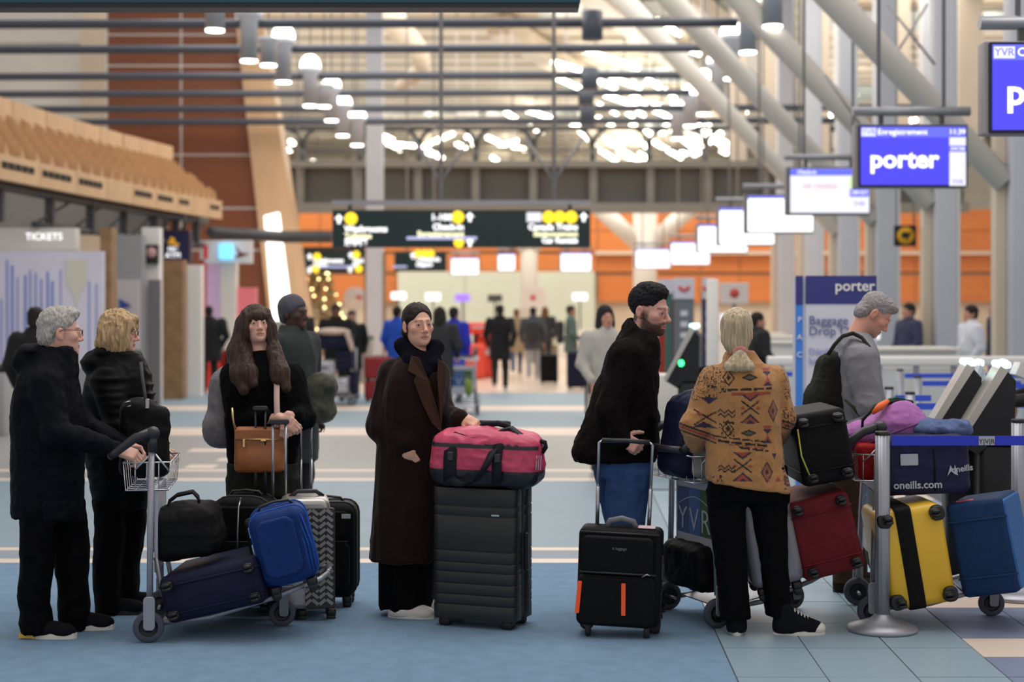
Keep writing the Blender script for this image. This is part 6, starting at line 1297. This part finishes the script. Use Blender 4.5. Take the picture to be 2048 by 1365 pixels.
# --- the big dark green case with ridged shell and the pink duffel
m_gshell = M('shell_dark_green', (32, 34, 31), .42, var=(3, .08), bump=(500, .05))
bg = bagroot('suitcase', 'large dark green ridged hard-shell suitcase under the pink duffel', 'suitcase', (GX(966, 8.56), 8.56, 0), mat4(0, 0, -21))
wd, dp = .475, .30; zr = [GZ(p, 8.5) for p in (1237, 1206, 1186, 1164, 1141, 1122, 1099, 1029, 1010, 973)]
for sy in (-1, 1):
    for q, (a, b) in enumerate(zip(zr[:-1], zr[1:])):
        MB().rbox((0, sy*dp*.262, (a+b)/2), (wd, dp*.45, b-a-.004), .045, 6, axis=2, edge=.004).build('shell_band', m_gshell, bg)
    MB().rbox((0, sy*dp*.262, (zr[0]+zr[-1])/2), (wd-.008, dp*.45-.008, zr[-1]-zr[0]-.004), .04, 6, axis=2, edge=.004).build('shell_core', m_black, bg)
MB().rbox((0, 0, (zr[0]+zr[-1])/2), (wd-.02, .035, zr[-1]-zr[0]-.01), .03, axis=1, edge=.004).build('zip_gap', m_black, bg)
MB().rbox((wd/2+.008, 0, .40), (.022, .03, .20), .01, axis=1).build('side_grip', m_black, bg); MB().rbox((.13, -dp/2+.0, GZ(1026, 8.5)), (.045, .006, .010), .003, axis=1).build('badge', m_chrome, bg)
castors(bg, wd, dp, r=.032, zoff=-.05, inset=.06); MB().rbox((0, 0, .058), (wd*.8, dp*.8, .03), .04).build('base_plate', m_black, bg)
for sx in (-1, 1): MB().tube([(sx*.1-.02, dp*.44, .75), (sx*.1-.02, dp*.44, 1.055)], .009, 8).build('telescopic_tube', m_grip, bg)
MB().rbox((-.02, dp*.44, 1.065), (.25, .035, .03), .014, axis=1).build('pull_grip', m_grip, bg)
m_pinkd = M('duffel_pink', (192, 62, 98), .45, vcol=True, var=(9, .10), bump=(120, .15))
def pcol(V):
    C = np.tile(np.array(lin((192, 60, 96))), (len(V), 1)); C[V[:, 2] < .098] = lin((24, 24, 28)); C[(V[:, 2] > .205) & (V[:, 2] < .232) & (np.abs(V[:, 0]) < .29)] = lin((30, 30, 38)); return C
pd = softbag('duffel_bag', 'pink and black duffel bag lying on the big green suitcase', 'bag', (GX(975, 8.5), 8.475, zr[-1]+.006), mat4(0, 1.5, -12), m_pinkd, lambda S: (S.box((0, 0, .145), (.285, .155, .138), .075, None, .02), S.ell((0, 0, .22), (.25, .13, .085), None, .05), S.ell((.0, 0, .12), (.295, .15, .10), None, .04)), (-.34, -.21, -.03), (.34, .21, .36), .007, [(.008, (8, 8, 8), 1, True), (.0035, (24, 24, 24), 2, True)], pcol)
m_web = nyl('webbing_black', (30, 31, 38), .6)
def fr(x, z): # front surface of the duffel
    return (x, -.160-.012*math.sin(PI*min(max(z, 0), .28)/.28), z)
for x in (-.165, .085): strap(pd, 'strap', m_web, [fr(x, .03), fr(x, .09), fr(x, .15), (x, -.155, .21), (x, -.135, .25), (x, -.09, .285)], .068 if x < 0 else .05, .010); MB().rbox((x+.005, -.182, .165), (.03, .016, .045), .006, axis=1).build('buckle', m_grip, pd)
strap(pd, 'carry_handle', m_web, [fr(-.165, .05), (-.13, -.185, .025), (-.07, -.188, .022), (-.02, -.188, .04), (.03, -.19, .12), (.07, -.18, .21)], .055, .010, (1, 0, .5))
strap(pd, 'carry_handle', m_web, [(-.22, -.07, .27), (-.15, -.10, .285), (-.05, -.12, .262), (.03, -.11, .265), (.08, -.07, .30), (.13, -.05, .315), (.19, -.08, .28), (.22, -.12, .22)], .045, .012, (.2, 1, .2))
MB().tube([(-.05, .0, .295), (-.03, 0, .325), (.05, 0, .332), (.10, 0, .32), (.12, 0, .30)], .016, 8).build('grip_wrap', m_web, pd); MB().tube([(.295, -.02, .19), (.315, -.03, .22), (.31, -.03, .245), (.285, -.02, .25)], .012, 6).build('end_loop', m_web, pd)
text('print_mark', '|||', .08, m_panelw, pd, (.292, -.10, .15), (PI/2, .1, PI/2*.75), ext=.001)
# --- black carry-on with orange strips
co = bagroot('suitcase', 'black soft carry-on with two orange strips in front of the bearded man', 'suitcase', (GX(1236, 8.28), 8.28, 0), mat4(0, 2.0, -8))
MB().rbox((0, .02, .305), (.43, .20, .50), .035, axis=1, edge=.03).build('body', n_black, co); MB().rbox((-.01, -.095, .19), (.40, .07, .26), .035, axis=1, edge=.02).build('lower_pocket', n_black, co); MB().rbox((-.01, -.09, .42), (.37, .05, .20), .03, axis=1, edge=.015).build('upper_pocket', n_black, co)
m_or = M('strip_orange', (240, 86, 34), .5, emis=.08)  # cloth strips carry a faint added glow to lift the orange
for x, tl in ((-.20, .06), (.03, -.03)): MB().rbox((x, -.134, .205), (.022, .006, .165), .004, axis=1, rot=(0, tl, 0)).build('orange_strip', m_or, co)
text('brand_print', 'it luggage', .020, M('print_grey', (120, 120, 124), .5), co, (.0, -.117, .46), ext=.0006); MB().tube([(-.2, -.128, .335), (.19, -.128, .335)], .005, 6).build('pocket_zip', m_zip, co); MB().tube([(-.205, -.09, .535), (.2, -.09, .535)], .006, 6).build('top_zip', m_zip, co)
MB().tube([(.12, -.135, .325), (.145, -.14, .34), (.16, -.14, .335)], .004, 5).build('zip_pull', m_tele, co)
MB().tube([(-.075, .0, .55), (-.06, 0, .585), (0, -.005, .60), (.06, 0, .585), (.075, 0, .55)], .017, 10, flat=.8).build('top_grip', M('grip_grey', (104, 106, 112), .4), co)
for sx in (-1, 1): MB().tube([(sx*.135, .09, .54), (sx*.138, .09, .75)], .0105, 8).build('tube_lower', m_tele, co); MB().tube([(sx*.138, .09, .75), (sx*.140, .09, .98), (sx*.12, .09, .992)], .008, 8).build('tube_upper', m_tele, co)
MB().tube([(-.125, .09, .992), (0, .09, .996), (.125, .09, .992)], .012, 8).build('pull_grip', m_grip, co)
for sx in (-1, 1): w1, w2 = MB(), MB(); wheel(w1, w2, (sx*.17, .075, .038), .038, .03); o = w1.build('rear_wheel', m_whl, co); w2.build('hub', m_tele, o)
w1 = MB(); w1.rbox((.185, .06, .06), (.06, .08, .10), .02, axis=1).build('wheel_guard', m_black, co)
for sx in (-1, 1): MB().rbox((sx*.15, -.07, .03), (.03, .04, .06), .01).build('foot', m_black, co)
MB().rbox((.216, -.02, .36), (.012, .05, .12), .005, axis=1).build('side_grip', m_grip, co); MB().rbox((.13, .0, .562), (.09, .09, .006), .01).build('paper_tag', M('tag_pinkwhite', (220, 190, 196), .6), co)
# --- on the YVR trolley
g1 = suitcase('suitcase', 'grey hard-shell suitcase on the middle trolley, behind the patterned-jacket woman', (GX(1545, 8.58), 8.50, .215), mat4(0, -11, 0), .28, .42, .55, M('shell_grey', (122, 122, 130), .35, .2), soft=False, pocket=False, lift=.03, r=.05)
r1 = suitcase('suitcase', 'dark red suitcase on the middle trolley beneath a black one', (GX(1644, 8.42), 8.28, .505), lay(-14), .33, .42, .60, n_red, pocket=False, lift=.02, r=.035, pipe=n_red)
r1.rotation_euler = lay(-14); MB().box((-.14, -.225, .3), (.03, .004, .05)).build('paper_label', m_panelw, r1)
k1 = suitcase('suitcase', 'black suitcase on top of the dark red one', (GX(1640, 8.42), 8.28, .965), lay(-10), .28, .38, .55, n_black, pocket=False, lift=.02, r=.03, pipe=n_black)
MB().tube([(-.125, -.12, .57-.58), (-.13, .02, -.012), (-.10, .15, -.01)], .004, 6).build('yellow_cord', M('cord_lime', (190, 196, 80), .6), k1)
nb = softbag('backpack', 'navy backpack lying in the basket of the middle trolley', 'backpack', (GX(1360, 8.62), 8.62, .78), mat4(0, 10, 20), nyl('nylon_dark_navy', (24, 28, 52)), lambda S: (S.box((0, 0, .22), (.10, .14, .22), .07, None, .02), S.ell((.02, -.02, .42), (.08, .09, .06), None, .04)), (-.16, -.2, -.03), (.18, .2, .52), .009, SF)
strap(nb, 'strap', n_black, [(.05, -.1, .45), (.12, -.14, .47), (.18, -.12, .44), (.2, -.1, .36)], .05, .012, (0, 1, 0)); MB().rbox((.16, -.16, .42), (.03, .01, .02), .004, axis=1).build('strap_clip', m_panelw, nb)
bbk = softbag('tote_bag', 'grey cloth bag in the basket beside the patterned sleeve', 'bag', (GX(1418, 8.52), 8.56, .785), None, cloth('cloth_grey', (140, 136, 130)), lambda S: (S.box((0, 0, .09), (.09, .1, .09), .04, None, .02),), (-.14, -.15, -.04), (.14, .15, .24), .01, SF)
bdk = softbag('duffel_bag', 'black bag slung low on the middle trolley under the YVR panel', 'bag', (GX(1402, 8.6), 8.74, .16), mat4(0, 0, 24), n_black, lambda S: (S.box((0, 0, .13), (.12, .22, .12), .06, None, .02),), (-.17, -.27, -.04), (.17, .27, .3), .01, SF)
# --- backpack of the man in grey
bp = softbag('backpack', 'dark olive backpack on the grey-haired man', 'backpack', (GX(1652, 9.62), 9.62, GZ(848, 9.62)), mat4(0, 12, 0), cloth('canvas_olive_black', (36, 37, 34), .8), lambda S: (S.box((0, 0, .21), (.115, .15, .21), .07, None, .02), S.ell((-.05, 0, .13), (.11, .14, .13), None, .05), S.ell((.05, 0, .43), (.08, .11, .07), None, .05), S.ell((-.01, -.02, .475), (.03, .04, .025), None, .02)), (-.2, -.2, -.04), (.2, .2, .54), .008, SF)
# --- on the third trolley
m_yshell = M('shell_yellow', (222, 178, 44), .35, var=(2, .04))
ys = suitcase('suitcase', 'yellow hard-shell suitcase with a black strap on the third trolley', (GX(1816, 8.55), 8.34, .385), lay(-9.5), .35, .53, .42, m_yshell, soft=False, pocket=False, lift=.02, r=.045, topgrip=False)
MB().rbox((-.035, 0, .23), (.085, .545, .435), .03, axis=0, edge=.004).build('black_strap', n_black, ys)
for sx in (-1, 1):
    for sy in (-1, 1): MB().rbox((sx*.14, sy*.215, .015), (.075, .08, .05), .03, edge=.012).build('wheel_arch', m_black, ys)
us = suitcase('suitcase', 'blue soft suitcase at the front of the third trolley', (GX(1942, 8.55), 8.36, .43), lay(-11, -27), .30, .50, .46, nyl('nylon_steel_blue', (22, 50, 88)), pocket=False, lift=.02, r=.03, topgrip=False, cast=False, pipe=nyl('piping_steel', (26, 52, 90)))
MB().rbox((.148, 0, .25), (.02, .47, .43), .03, axis=0, edge=.006).build('side_panel', nyl('nylon_light_blue', (50, 98, 156)), us); MB().rbox((-.06, -.25, .10), (.09, .008, .05), .01, axis=1).build('luggage_tag', M('tag_red', (220, 80, 96), .5), us)
m_gaa = nyl('duffel_navy', (36, 38, 68), .55)
nd = softbag('duffel_bag', 'navy duffel bag reading oneills.com on top of the yellow suitcase', 'bag', (GX(1862, 8.45), 8.62, .70), mat4(0, -2, -4), m_gaa, lambda S: (S.box((0, 0, .155), (.225, .16, .155), .05, None, .02),), (-.27, -.21, -.03), (.27, .21, .36), .008, [(.005, (8, 8, 8), 1, True), (.0025, (24, 24, 24), 2, True)])
text('print_name', 'oneills.com', .056, m_panelw, nd, (-.055, -.175, .055), (PI/2, 0, 0), ext=.001, bold=.0012); text('print_logo', 'oneills', .045, m_panelw, nd, (.178, -.172, .135), (PI/2, -.1, .12), ext=.001, bold=.001); MB().prism([(.10, .10), (.118, .155), (.135, .12), (.14, .16), (.155, .10), (.135, .11), (.12, .125)], -.177, -.172).build('print_mark', m_panelw, nd)
MB().rbox((-.095, -.172, .19), (.092, .004, .06), .006, axis=1, edge=.001).build('paper_label', m_panelw, nd); MB().tube([(.035, -.166, .02), (.037, -.168, .15), (.035, -.155, .29)], .004, 6).build('seam_piping', n_black, nd)
pl = softbag('holdall_bag', 'lilac soft bag lying over the basket of the third trolley', 'bag', (GX(1780, 8.8), 8.80, .93), mat4(0, -6, 0), nyl('nylon_lilac', (164, 104, 166), .6), lambda S: (S.ell((.06, 0, .12), (.15, .15, .125), None, .04), S.ell((-.12, 0, .08), (.16, .12, .075), None, .06), S.box((.05, 0, .08), (.14, .14, .08), .06, None, .03)), (-.32, -.2, -.04), (.26, .2, .3), .007, [(.006, (9, 9, 9), 1, True), (.003, (30, 30, 30), 2, True)])
MB().tube([(-.15, -.13, .04), (0, -.155, .09), (.12, -.155, .12), (.2, -.1, .14)], .005, 6).build('seam', nyl('seam_plum', (130, 76, 130)), pl); strap(pl, 'strap', n_black, [(-.17, -.1, .08), (-.16, -.12, .17), (-.08, -.08, .235), (.06, -.03, .25), (.15, 0, .23)], .03, .008, (0, 1, .3))
MB().tube([(-.10, -.10, .20), (-.05, -.09, .23), (.0, -.07, .255)], [.012, .022, .012], 8).build('orange_tag', M('tag_orange', (240, 110, 40), .6), pl); strap(pl, 'green_strap', M('strap_green', (20, 90, 70), .7), [(.0, 0, .25), (.06, .01, .262), (.11, .02, .245)], .05, .01, (0, 1, 0))
rb_ = softbag('tote_bag', 'red bag inside the wire basket of the third trolley', 'bag', (GX(1735, 8.79), 8.80, .77), None, nyl('nylon_red', (150, 24, 26)), lambda S: (S.box((0, 0, .09), (.085, .2, .095), .03, None, .02),), (-.13, -.26, -.03), (.13, .26, .23), .009, SF)
dj = softbag('folded_jacket', 'crumpled blue denim jacket on top of the navy duffel', 'jacket', (GX(1880, 8.7), 8.70, 1.012), None, cloth('denim_pale', (92, 108, 146)), lambda S: (S.ell((0, 0, .02), (.16, .12, .035), None, .02), S.ell((.08, -.04, .03), (.08, .07, .04), None, .02), S.ell((-.06, 0, .04), (.07, .08, .03), None, .02)), (-.2, -.16, -.04), (.2, .16, .1), .007, [(.012, (16, 16, 16), 1, True), (.005, (40, 40, 40), 2, True)])
# ================================================================== travellers in the background
def bg(px, Y, label, yaw, H_=1.72, top=(12, 12, 14), bot=(12, 12, 15), hairc=(26, 22, 20), skin=(190, 140, 120), stride=0.0, coat=.52, style='short', arms=0.0, wide=1.12, shoec=(24, 24, 26), cap=None, z0=0.0):
    k = H_/1.75; h = .016
    col = lambda nm, c, **kw: M('%s_%d_%d_%d' % ((nm,)+tuple(c)), c, .85, var=(10, .12), bump=(120, .2), **kw)
    Hd = Frame(A3(.01, 0, 1.61)*k, 0, 0, 0, k*.98); lx = stride*.3
    S = SDF(A3(-.5, -.42, -.02)*k, A3(.5, .42, 1.8)*k, .016, [(Hd.c, .14, .010)])
    sh = [A3(0, d*.19*wide, 1.40)*k for d in (-1, 1)]; el = [A3(-.03+.08*arms+d*lx*.5, d*.26*wide, 1.13)*k for d in (-1, 1)]; wr = [A3(.05+.28*arms+d*lx*.8, d*(.25-.08*arms), .92+.12*arms)*k for d in (-1, 1)]
    hip = [A3(0, d*.09, .92)*k for d in (-1, 1)]; kn = [A3(.03-d*lx*.5, d*.10, .50)*k for d in (-1, 1)]; an = [A3(-.01-d*lx, d*.10, .10+max(0, d*stride)*.10)*k for d in (-1, 1)]
    S.cap(A3(0, 0, .95)*k, A3(0, 0, 1.35)*k, .09, .10, .04); S.cap(A3(0, 0, 1.38)*k, A3(0, 0, 1.55)*k, .055, .05, .03); add_head(S, Hd)
    for q in (0, 1):
        S.cap(sh[q], el[q], .035, .032, .02); S.cap(el[q], wr[q], .032, .025, .02); S.ell(wr[q]+A3(.02, 0, -.06)*k, (.03, .022, .065), None, .015); S.cap(hip[q], kn[q], .05, .04, .03); S.cap(kn[q], an[q], .038, .03, .02)
        for f in range(4): S.cap(wr[q]+A3(.01+.014*f, 0, -.10)*k, wr[q]+A3(.012+.015*f, -.01, -.16+.008*abs(f-1.5))*k, .009, .008, .006)
    V, Q = S.mesh(); C = head_color(V, Hd, skin, brow=tuple(int(c*.8) for c in hairc))
    root = rawobj('person', fastmesh('person', V, Q, [m_skin], True, C)); root.location = (GX(px, Y), Y, z0); root.rotation_euler = (0, 0, math.radians(yaw)); tag(root, label, 'person', 'travellers and staff in the background')
    G_ = SDF(A3(-.4, -.45, .3)*k, A3(.5, .45, 1.65)*k, h); w_ = wide
    zb = .98-coat*.5
    G_.loft([(z*k, x*k, 0, rx*k, ry*k*w_) for z, x, rx, ry in ((zb, 0, .15, .19), (.95, 0, .14, .18), (1.15, .0, .13, .18), (1.32, 0, .13, .20), (1.42, 0, .11, .18), (1.48, 0, .08, .10), (1.53, 0, .07, .075))], .03)
    for q in (0, 1): G_.cap(sh[q], el[q], .075*w_, .06, .04); G_.cap(el[q], wr[q], .058, .042, .03)
    emit('jacket', G_, col('bgtop', top), root, [(.007, (9, 9, 7), 3, True)])
    T = SDF(A3(-.5, -.3, .03)*k, A3(.5, .3, 1.1)*k, h); T.loft([(.80*k, 0, 0, .12*k, .17*k), (1.0*k, 0, 0, .12*k, .16*k)], .03)
    for q in (0, 1): T.cap(hip[q], kn[q], .092*k, .07*k, .03); T.cap(kn[q], an[q], .07*k, .055*k, .03)
    emit('trousers', T, col('bgbot', bot), root, [(.006, (12, 12, 6), 6, True)])
    for q in (0, 1):
        s_ = SDF(an[q]+A3(-.12, -.08, -.12), an[q]+A3(.26, .08, .08), .014); s_.ell(an[q]+A3(.05, 0, -.05), (.14, .05, .045), None, .02); s_.cap(an[q], an[q]+A3(0, 0, -.04), .045, .045, .02); emit('shoe', s_, col('bgshoe', shoec), root)
    X = SDF(Hd.c-.24, Hd.c+A3(.2, .2, .2), .011); E = lambda c, r, kk=.02, op='u': X.ell(Hd.p(*c), [q_*k for q_ in r], Hd.R, kk, op)
    E((0, -.018, .042), (.083, .104, .092))
    if style == 'long': E((0, -.075, -.08), (.085, .05, .13), .04); [E((d*.075, .0, -.07), (.028, .05, .12), .03) for d in (-1, 1)]; X.ell(Hd.p(0, .11, -.03), [q_*k for q_ in (.062, .085, .085)], Hd.R, .01, 's')
    elif style == 'bun': E((0, -.06, -.03), (.07, .05, .06)); E((0, -.09, .09), (.04, .04, .04)); X.ell(Hd.p(0, .11, -.02), [q_*k for q_ in (.09, .08, .08)], Hd.R, .01, 's')
    else: E((0, -.06, -.02), (.068, .05, .06)); X.ell(Hd.p(0, .105, -.015), [q_*k for q_ in (.10, .075, .073)], Hd.R, .01, 's'); X.box(Hd.p(0, .06, -.10), [.2*k, .09*k, .09*k], .02, Hd.R, .01, 's'); X.box(Hd.p(0, 0, -.16), [.2*k, .2*k, .08*k], .01, Hd.R, .01, 's')
    emit('hair' if not cap else 'cap', X, col('bghair', cap or hairc), root, [(.003, (50, 50, 30), 1, True)])
    return root
def wear(root, mat, w_=.30, h=.42, dep=.16, z=1.18, label=None):
    S = SDF((-.42, -.25, z-.4), (0, .25, z+.4), .014); S.box((-.16-dep/2, 0, z), (dep/2, w_/2, h/2), .06, None, .02); return emit('worn_backpack', S, mat, root, [(.006, (10, 10, 10), 1, True)])
bg(418, 32.3, 'man in black seen from behind before the red shop', 95, 1.77, coat=.7, wide=1.35)
hm = bg(585, 11.4, 'man in a grey cap and dark green coat behind the long-haired woman', -25, 1.80, (34, 40, 40), (26, 26, 30), skin=(70, 48, 40), cap=(74, 74, 82), coat=.8, wide=1.15)
cb_ = softbag('duffel_bag', 'dark camouflage shoulder bag carried by the man in the cap', 'bag', (GX(622, 11.15), 11.15, GZ(842, 11.15)), mat4(0, 18, 0), M('camouflage', (52, 54, 40), .8, var=(14, .7)), lambda S: (S.box((0, 0, .17), (.10, .16, .17), .08, None, .02), S.ell((.02, 0, .10), (.13, .16, .10), None, .04)), (-.2, -.24, -.05), (.24, .24, .42), .012, SF)
bg(72, 16.5, 'dark-haired person behind the head of the man in the parka', 80, 1.72, style='bun')
bg(607, 40, 'person in black beside the glowing tree', 70, 1.78, coat=.8)
bg(672, 29.3, 'bearded man in black pushing the loaded far cart', -85, 1.80, skin=(110, 76, 62), arms=.6, coat=.7, wide=1.15)
bg(703, 30.5, 'person in black walking beside the loaded far cart', -75, 1.68, coat=.8)
bg(795, 30, 'person in a bright blue jacket and dark cap near the square column', 60, 1.76, (34, 84, 196), (30, 32, 46))
bg(818, 34, 'person in a pale top partly hidden behind the woman in brown', -60, 1.72, (150, 146, 140), (60, 60, 66), (120, 84, 60))
bg(880, 24.5, 'person in a charcoal coat pushing the far YVR trolley', 75, 1.74, (38, 40, 46), (30, 30, 34), arms=.5, coat=.6, style='long')
bg(908, 27.5, 'person in a vivid blue coat right of the charcoal coat', 60, 1.74, (30, 40, 170), (22, 22, 30), coat=.7)
bg(1000, 33.2, 'person in a black knee-length coat walking away', 88, 1.80, stride=.8, coat=.72, shoec=(150, 150, 150))
bg(1033, 42, 'person in a tan coat and blue jeans in the crowd', 92, 1.72, (150, 134, 104), (70, 84, 110), (110, 74, 44), stride=.6, style='bun', coat=.8)
wear(bg(1066, 38.5, 'person with a charcoal backpack and light grey trousers', 90, 1.76, (64, 66, 72), (150, 150, 154), stride=.4, shoec=(170, 170, 172)), col_ := M('bgpack', (40, 42, 46), .8))
bg(1090, 44, 'brown-haired person in dark clothes beside the grey trousers', 85, 1.78, (44, 44, 46), (40, 40, 44), (110, 70, 40), style='long')
wear(bg(1142, 35.5, 'person in a green-grey jacket standing with suitcases', 0, 1.79, (82, 100, 94), (120, 112, 116), (50, 36, 30), arms=.6), col_, .28, .5)
bg(1210, 16.5, 'woman with long black hair and a grey coat behind the bearded man', -70, 1.74, (176, 172, 164), (60, 60, 64), (22, 18, 20), style='long', arms=.4, coat=.9, wide=1.0)
bg(1515, 21.5, 'person in black leaning at the far kiosk behind the ponytail', 10, 1.66, (22, 22, 28), (24, 24, 30), arms=.8, wide=1.25)
bg(1818, 25.2, 'staff member in dark blue at a check-in desk', -160, 1.80, (52, 56, 84), (30, 30, 44), arms=.6)
bg(1942, 23.0, 'staff member in a white short-sleeved shirt by the grey column', -170, 1.76, (206, 210, 220), (36, 36, 50), arms=.3)
bg(1992, 26.5, 'dark figure half hidden by the grey column', 180, 1.86, (40, 42, 62), (30, 30, 40))
bg(2140, 11.0, 'person at the right picture edge holding a sheet of paper', 178, 1.72, (26, 24, 26), (30, 30, 34), arms=1.3)
o = MB().box((0, 0, 0), (.10, .14, .09), rot=(0, .4, 0)).build('paper_sheet', m_white); o.location = W(2043, 742, 11.15); tag(o, 'sheet of paper held up at the right picture edge', 'paper')
# the loaded far cart, the far trolley, far suitcases
ct = thing('luggage_cart', 'far cart piled with dark suitcases and silver wrapped bags', 'trolley', (GX(668, 28.2), 28.2, 0))
for x, y in ((-.32, -.2), (.32, -.2), (-.32, .25), (.32, .25)): w1, w2 = MB(), MB(); wheel(w1, w2, (x, y, .07), .07, .04); w1.build('wheel', m_tyre, ct)
MB().rbox((0, 0, .17), (.8, .6, .04), .02).build('deck', m_trod, ct)
for x in (-.36, .36): MB().tube([(x, .28, .17), (x, .3, 1.0)], .02, 8).build('post', m_tro, ct)
m_film = M('film_wrap_silver', (168, 168, 176), .3, .3, var=(6, .3)); n_dnavy = nyl('nylon_dark_navy', (24, 28, 52))
for nm, lab, x, z, sx, sz, mm in (('wrapped_bag', 'silver film-wrapped bag at the bottom of the far cart', -.08, .20, .74, .30, m_film), ('suitcase', 'dark purple suitcase end on the lowest layer of the far cart', .36, .20, .12, .42, n_dnavy), ('wrapped_bag', 'silver film-wrapped bag in the middle of the far cart', -.16, .52, .42, .28, m_film), ('suitcase', 'navy suitcase beside the middle wrapped bag on the far cart', .2, .62, .28, .36, n_dnavy), ('suitcase', 'navy suitcase on the top of the far cart', .0, .99, .66, .26, n_dnavy)):
    t = thing(nm, lab, 'bag' if nm != 'suitcase' else 'suitcase', (GX(668, 28.2)+x, 28.2, z)); MB().rbox((0, 0, sz/2), (sx, .5, sz), .06, axis=1, edge=.06).build('body', mm, t); MB().tube([(-sx*.2, -.27, sz*.5), (0, -.29, sz*.55), (sx*.2, -.27, sz*.5)], .012, 6).build('grip', m_zip, t)
o = softbag('folded_jacket', 'beige cloth bundle on the top of the far cart', 'bundle', (GX(668, 28.2), 28.1, 1.25), None, cloth('cloth_beige', (190, 172, 158)), lambda S: (S.ell((0, 0, .04), (.3, .2, .07), None, .03), S.cap((.25, -.2, .05), (.36, -.28, -.25), .05, .04, .03)), (-.36, -.36, -.34), (.45, .28, .16), .02, SF)
ft_ = trolley((GX(918, 25.6), 25.6, 0), math.radians(86), 'far trolley with a blue and green panel behind the brown coat'); ft_.rotation_euler = (0, 0, math.radians(80))
n_redb = nyl('nylon_soft_red', (150, 52, 56))
for k, (px, Y, w_, h, z, mm, lab) in enumerate(((1098, 36.5, .40, .62, 0, n_black, 'far black suitcase standing beside the green jacket'), (1152, 34, .38, .75, 0, n_dnavy, 'far navy suitcase standing before the green jacket'), (1180, 25, .14, .8, 0, n_black, 'far narrow black suitcase beside the bearded man'), (757, 29.5, .5, .40, .37, n_redb, 'upper far red suitcase left of the brown coat'), (757, 29.5, .5, .33, .0, n_redb, 'lower far red suitcase left of the brown coat'), (1512, 17.2, .3, .5, 0, n_dnavy, 'far navy suitcase behind the patterned jacket'))):
    suitcase('suitcase', lab, (GX(px, Y), Y, z), None, w_, .3, h, mm, pocket=False)
m_tarp = M('bag_orange_red', (226, 74, 52), .55, var=(3, .1))
for k, (px, Y, sx, sz, z) in enumerate(((945, 39, .62, .85, 0), (975, 40, .5, 1.05, 0), (962, 39.5, .8, .3, 1.07))):
    t = thing('orange_sack', ['large orange-red sack left of the pile in the crowd', 'tall orange-red sack right of the pile in the crowd', 'orange-red sack lying on top of the pile in the crowd'][k], 'sack', (GX(px, Y), Y, z), 0, 'orange-red sacks'); MB().rbox((0, 0, sz/2), (sx, .6, sz), .1, axis=1, edge=.08).build('body', m_tarp, t); MB().box((.0, -.31, sz*.6), (sx*.5, .01, sz*.12)).build('pale_band', m_totw, t)
cab = thing('net_bag', 'green and yellow bag hanging on the far trolley', 'bag', (GX(938, 25.4), 25.2, .35)); MB().sphere((0, 0, .1), (.06, .1, .14)).build('body', M('bag_lime', (120, 140, 50), .7), cab)
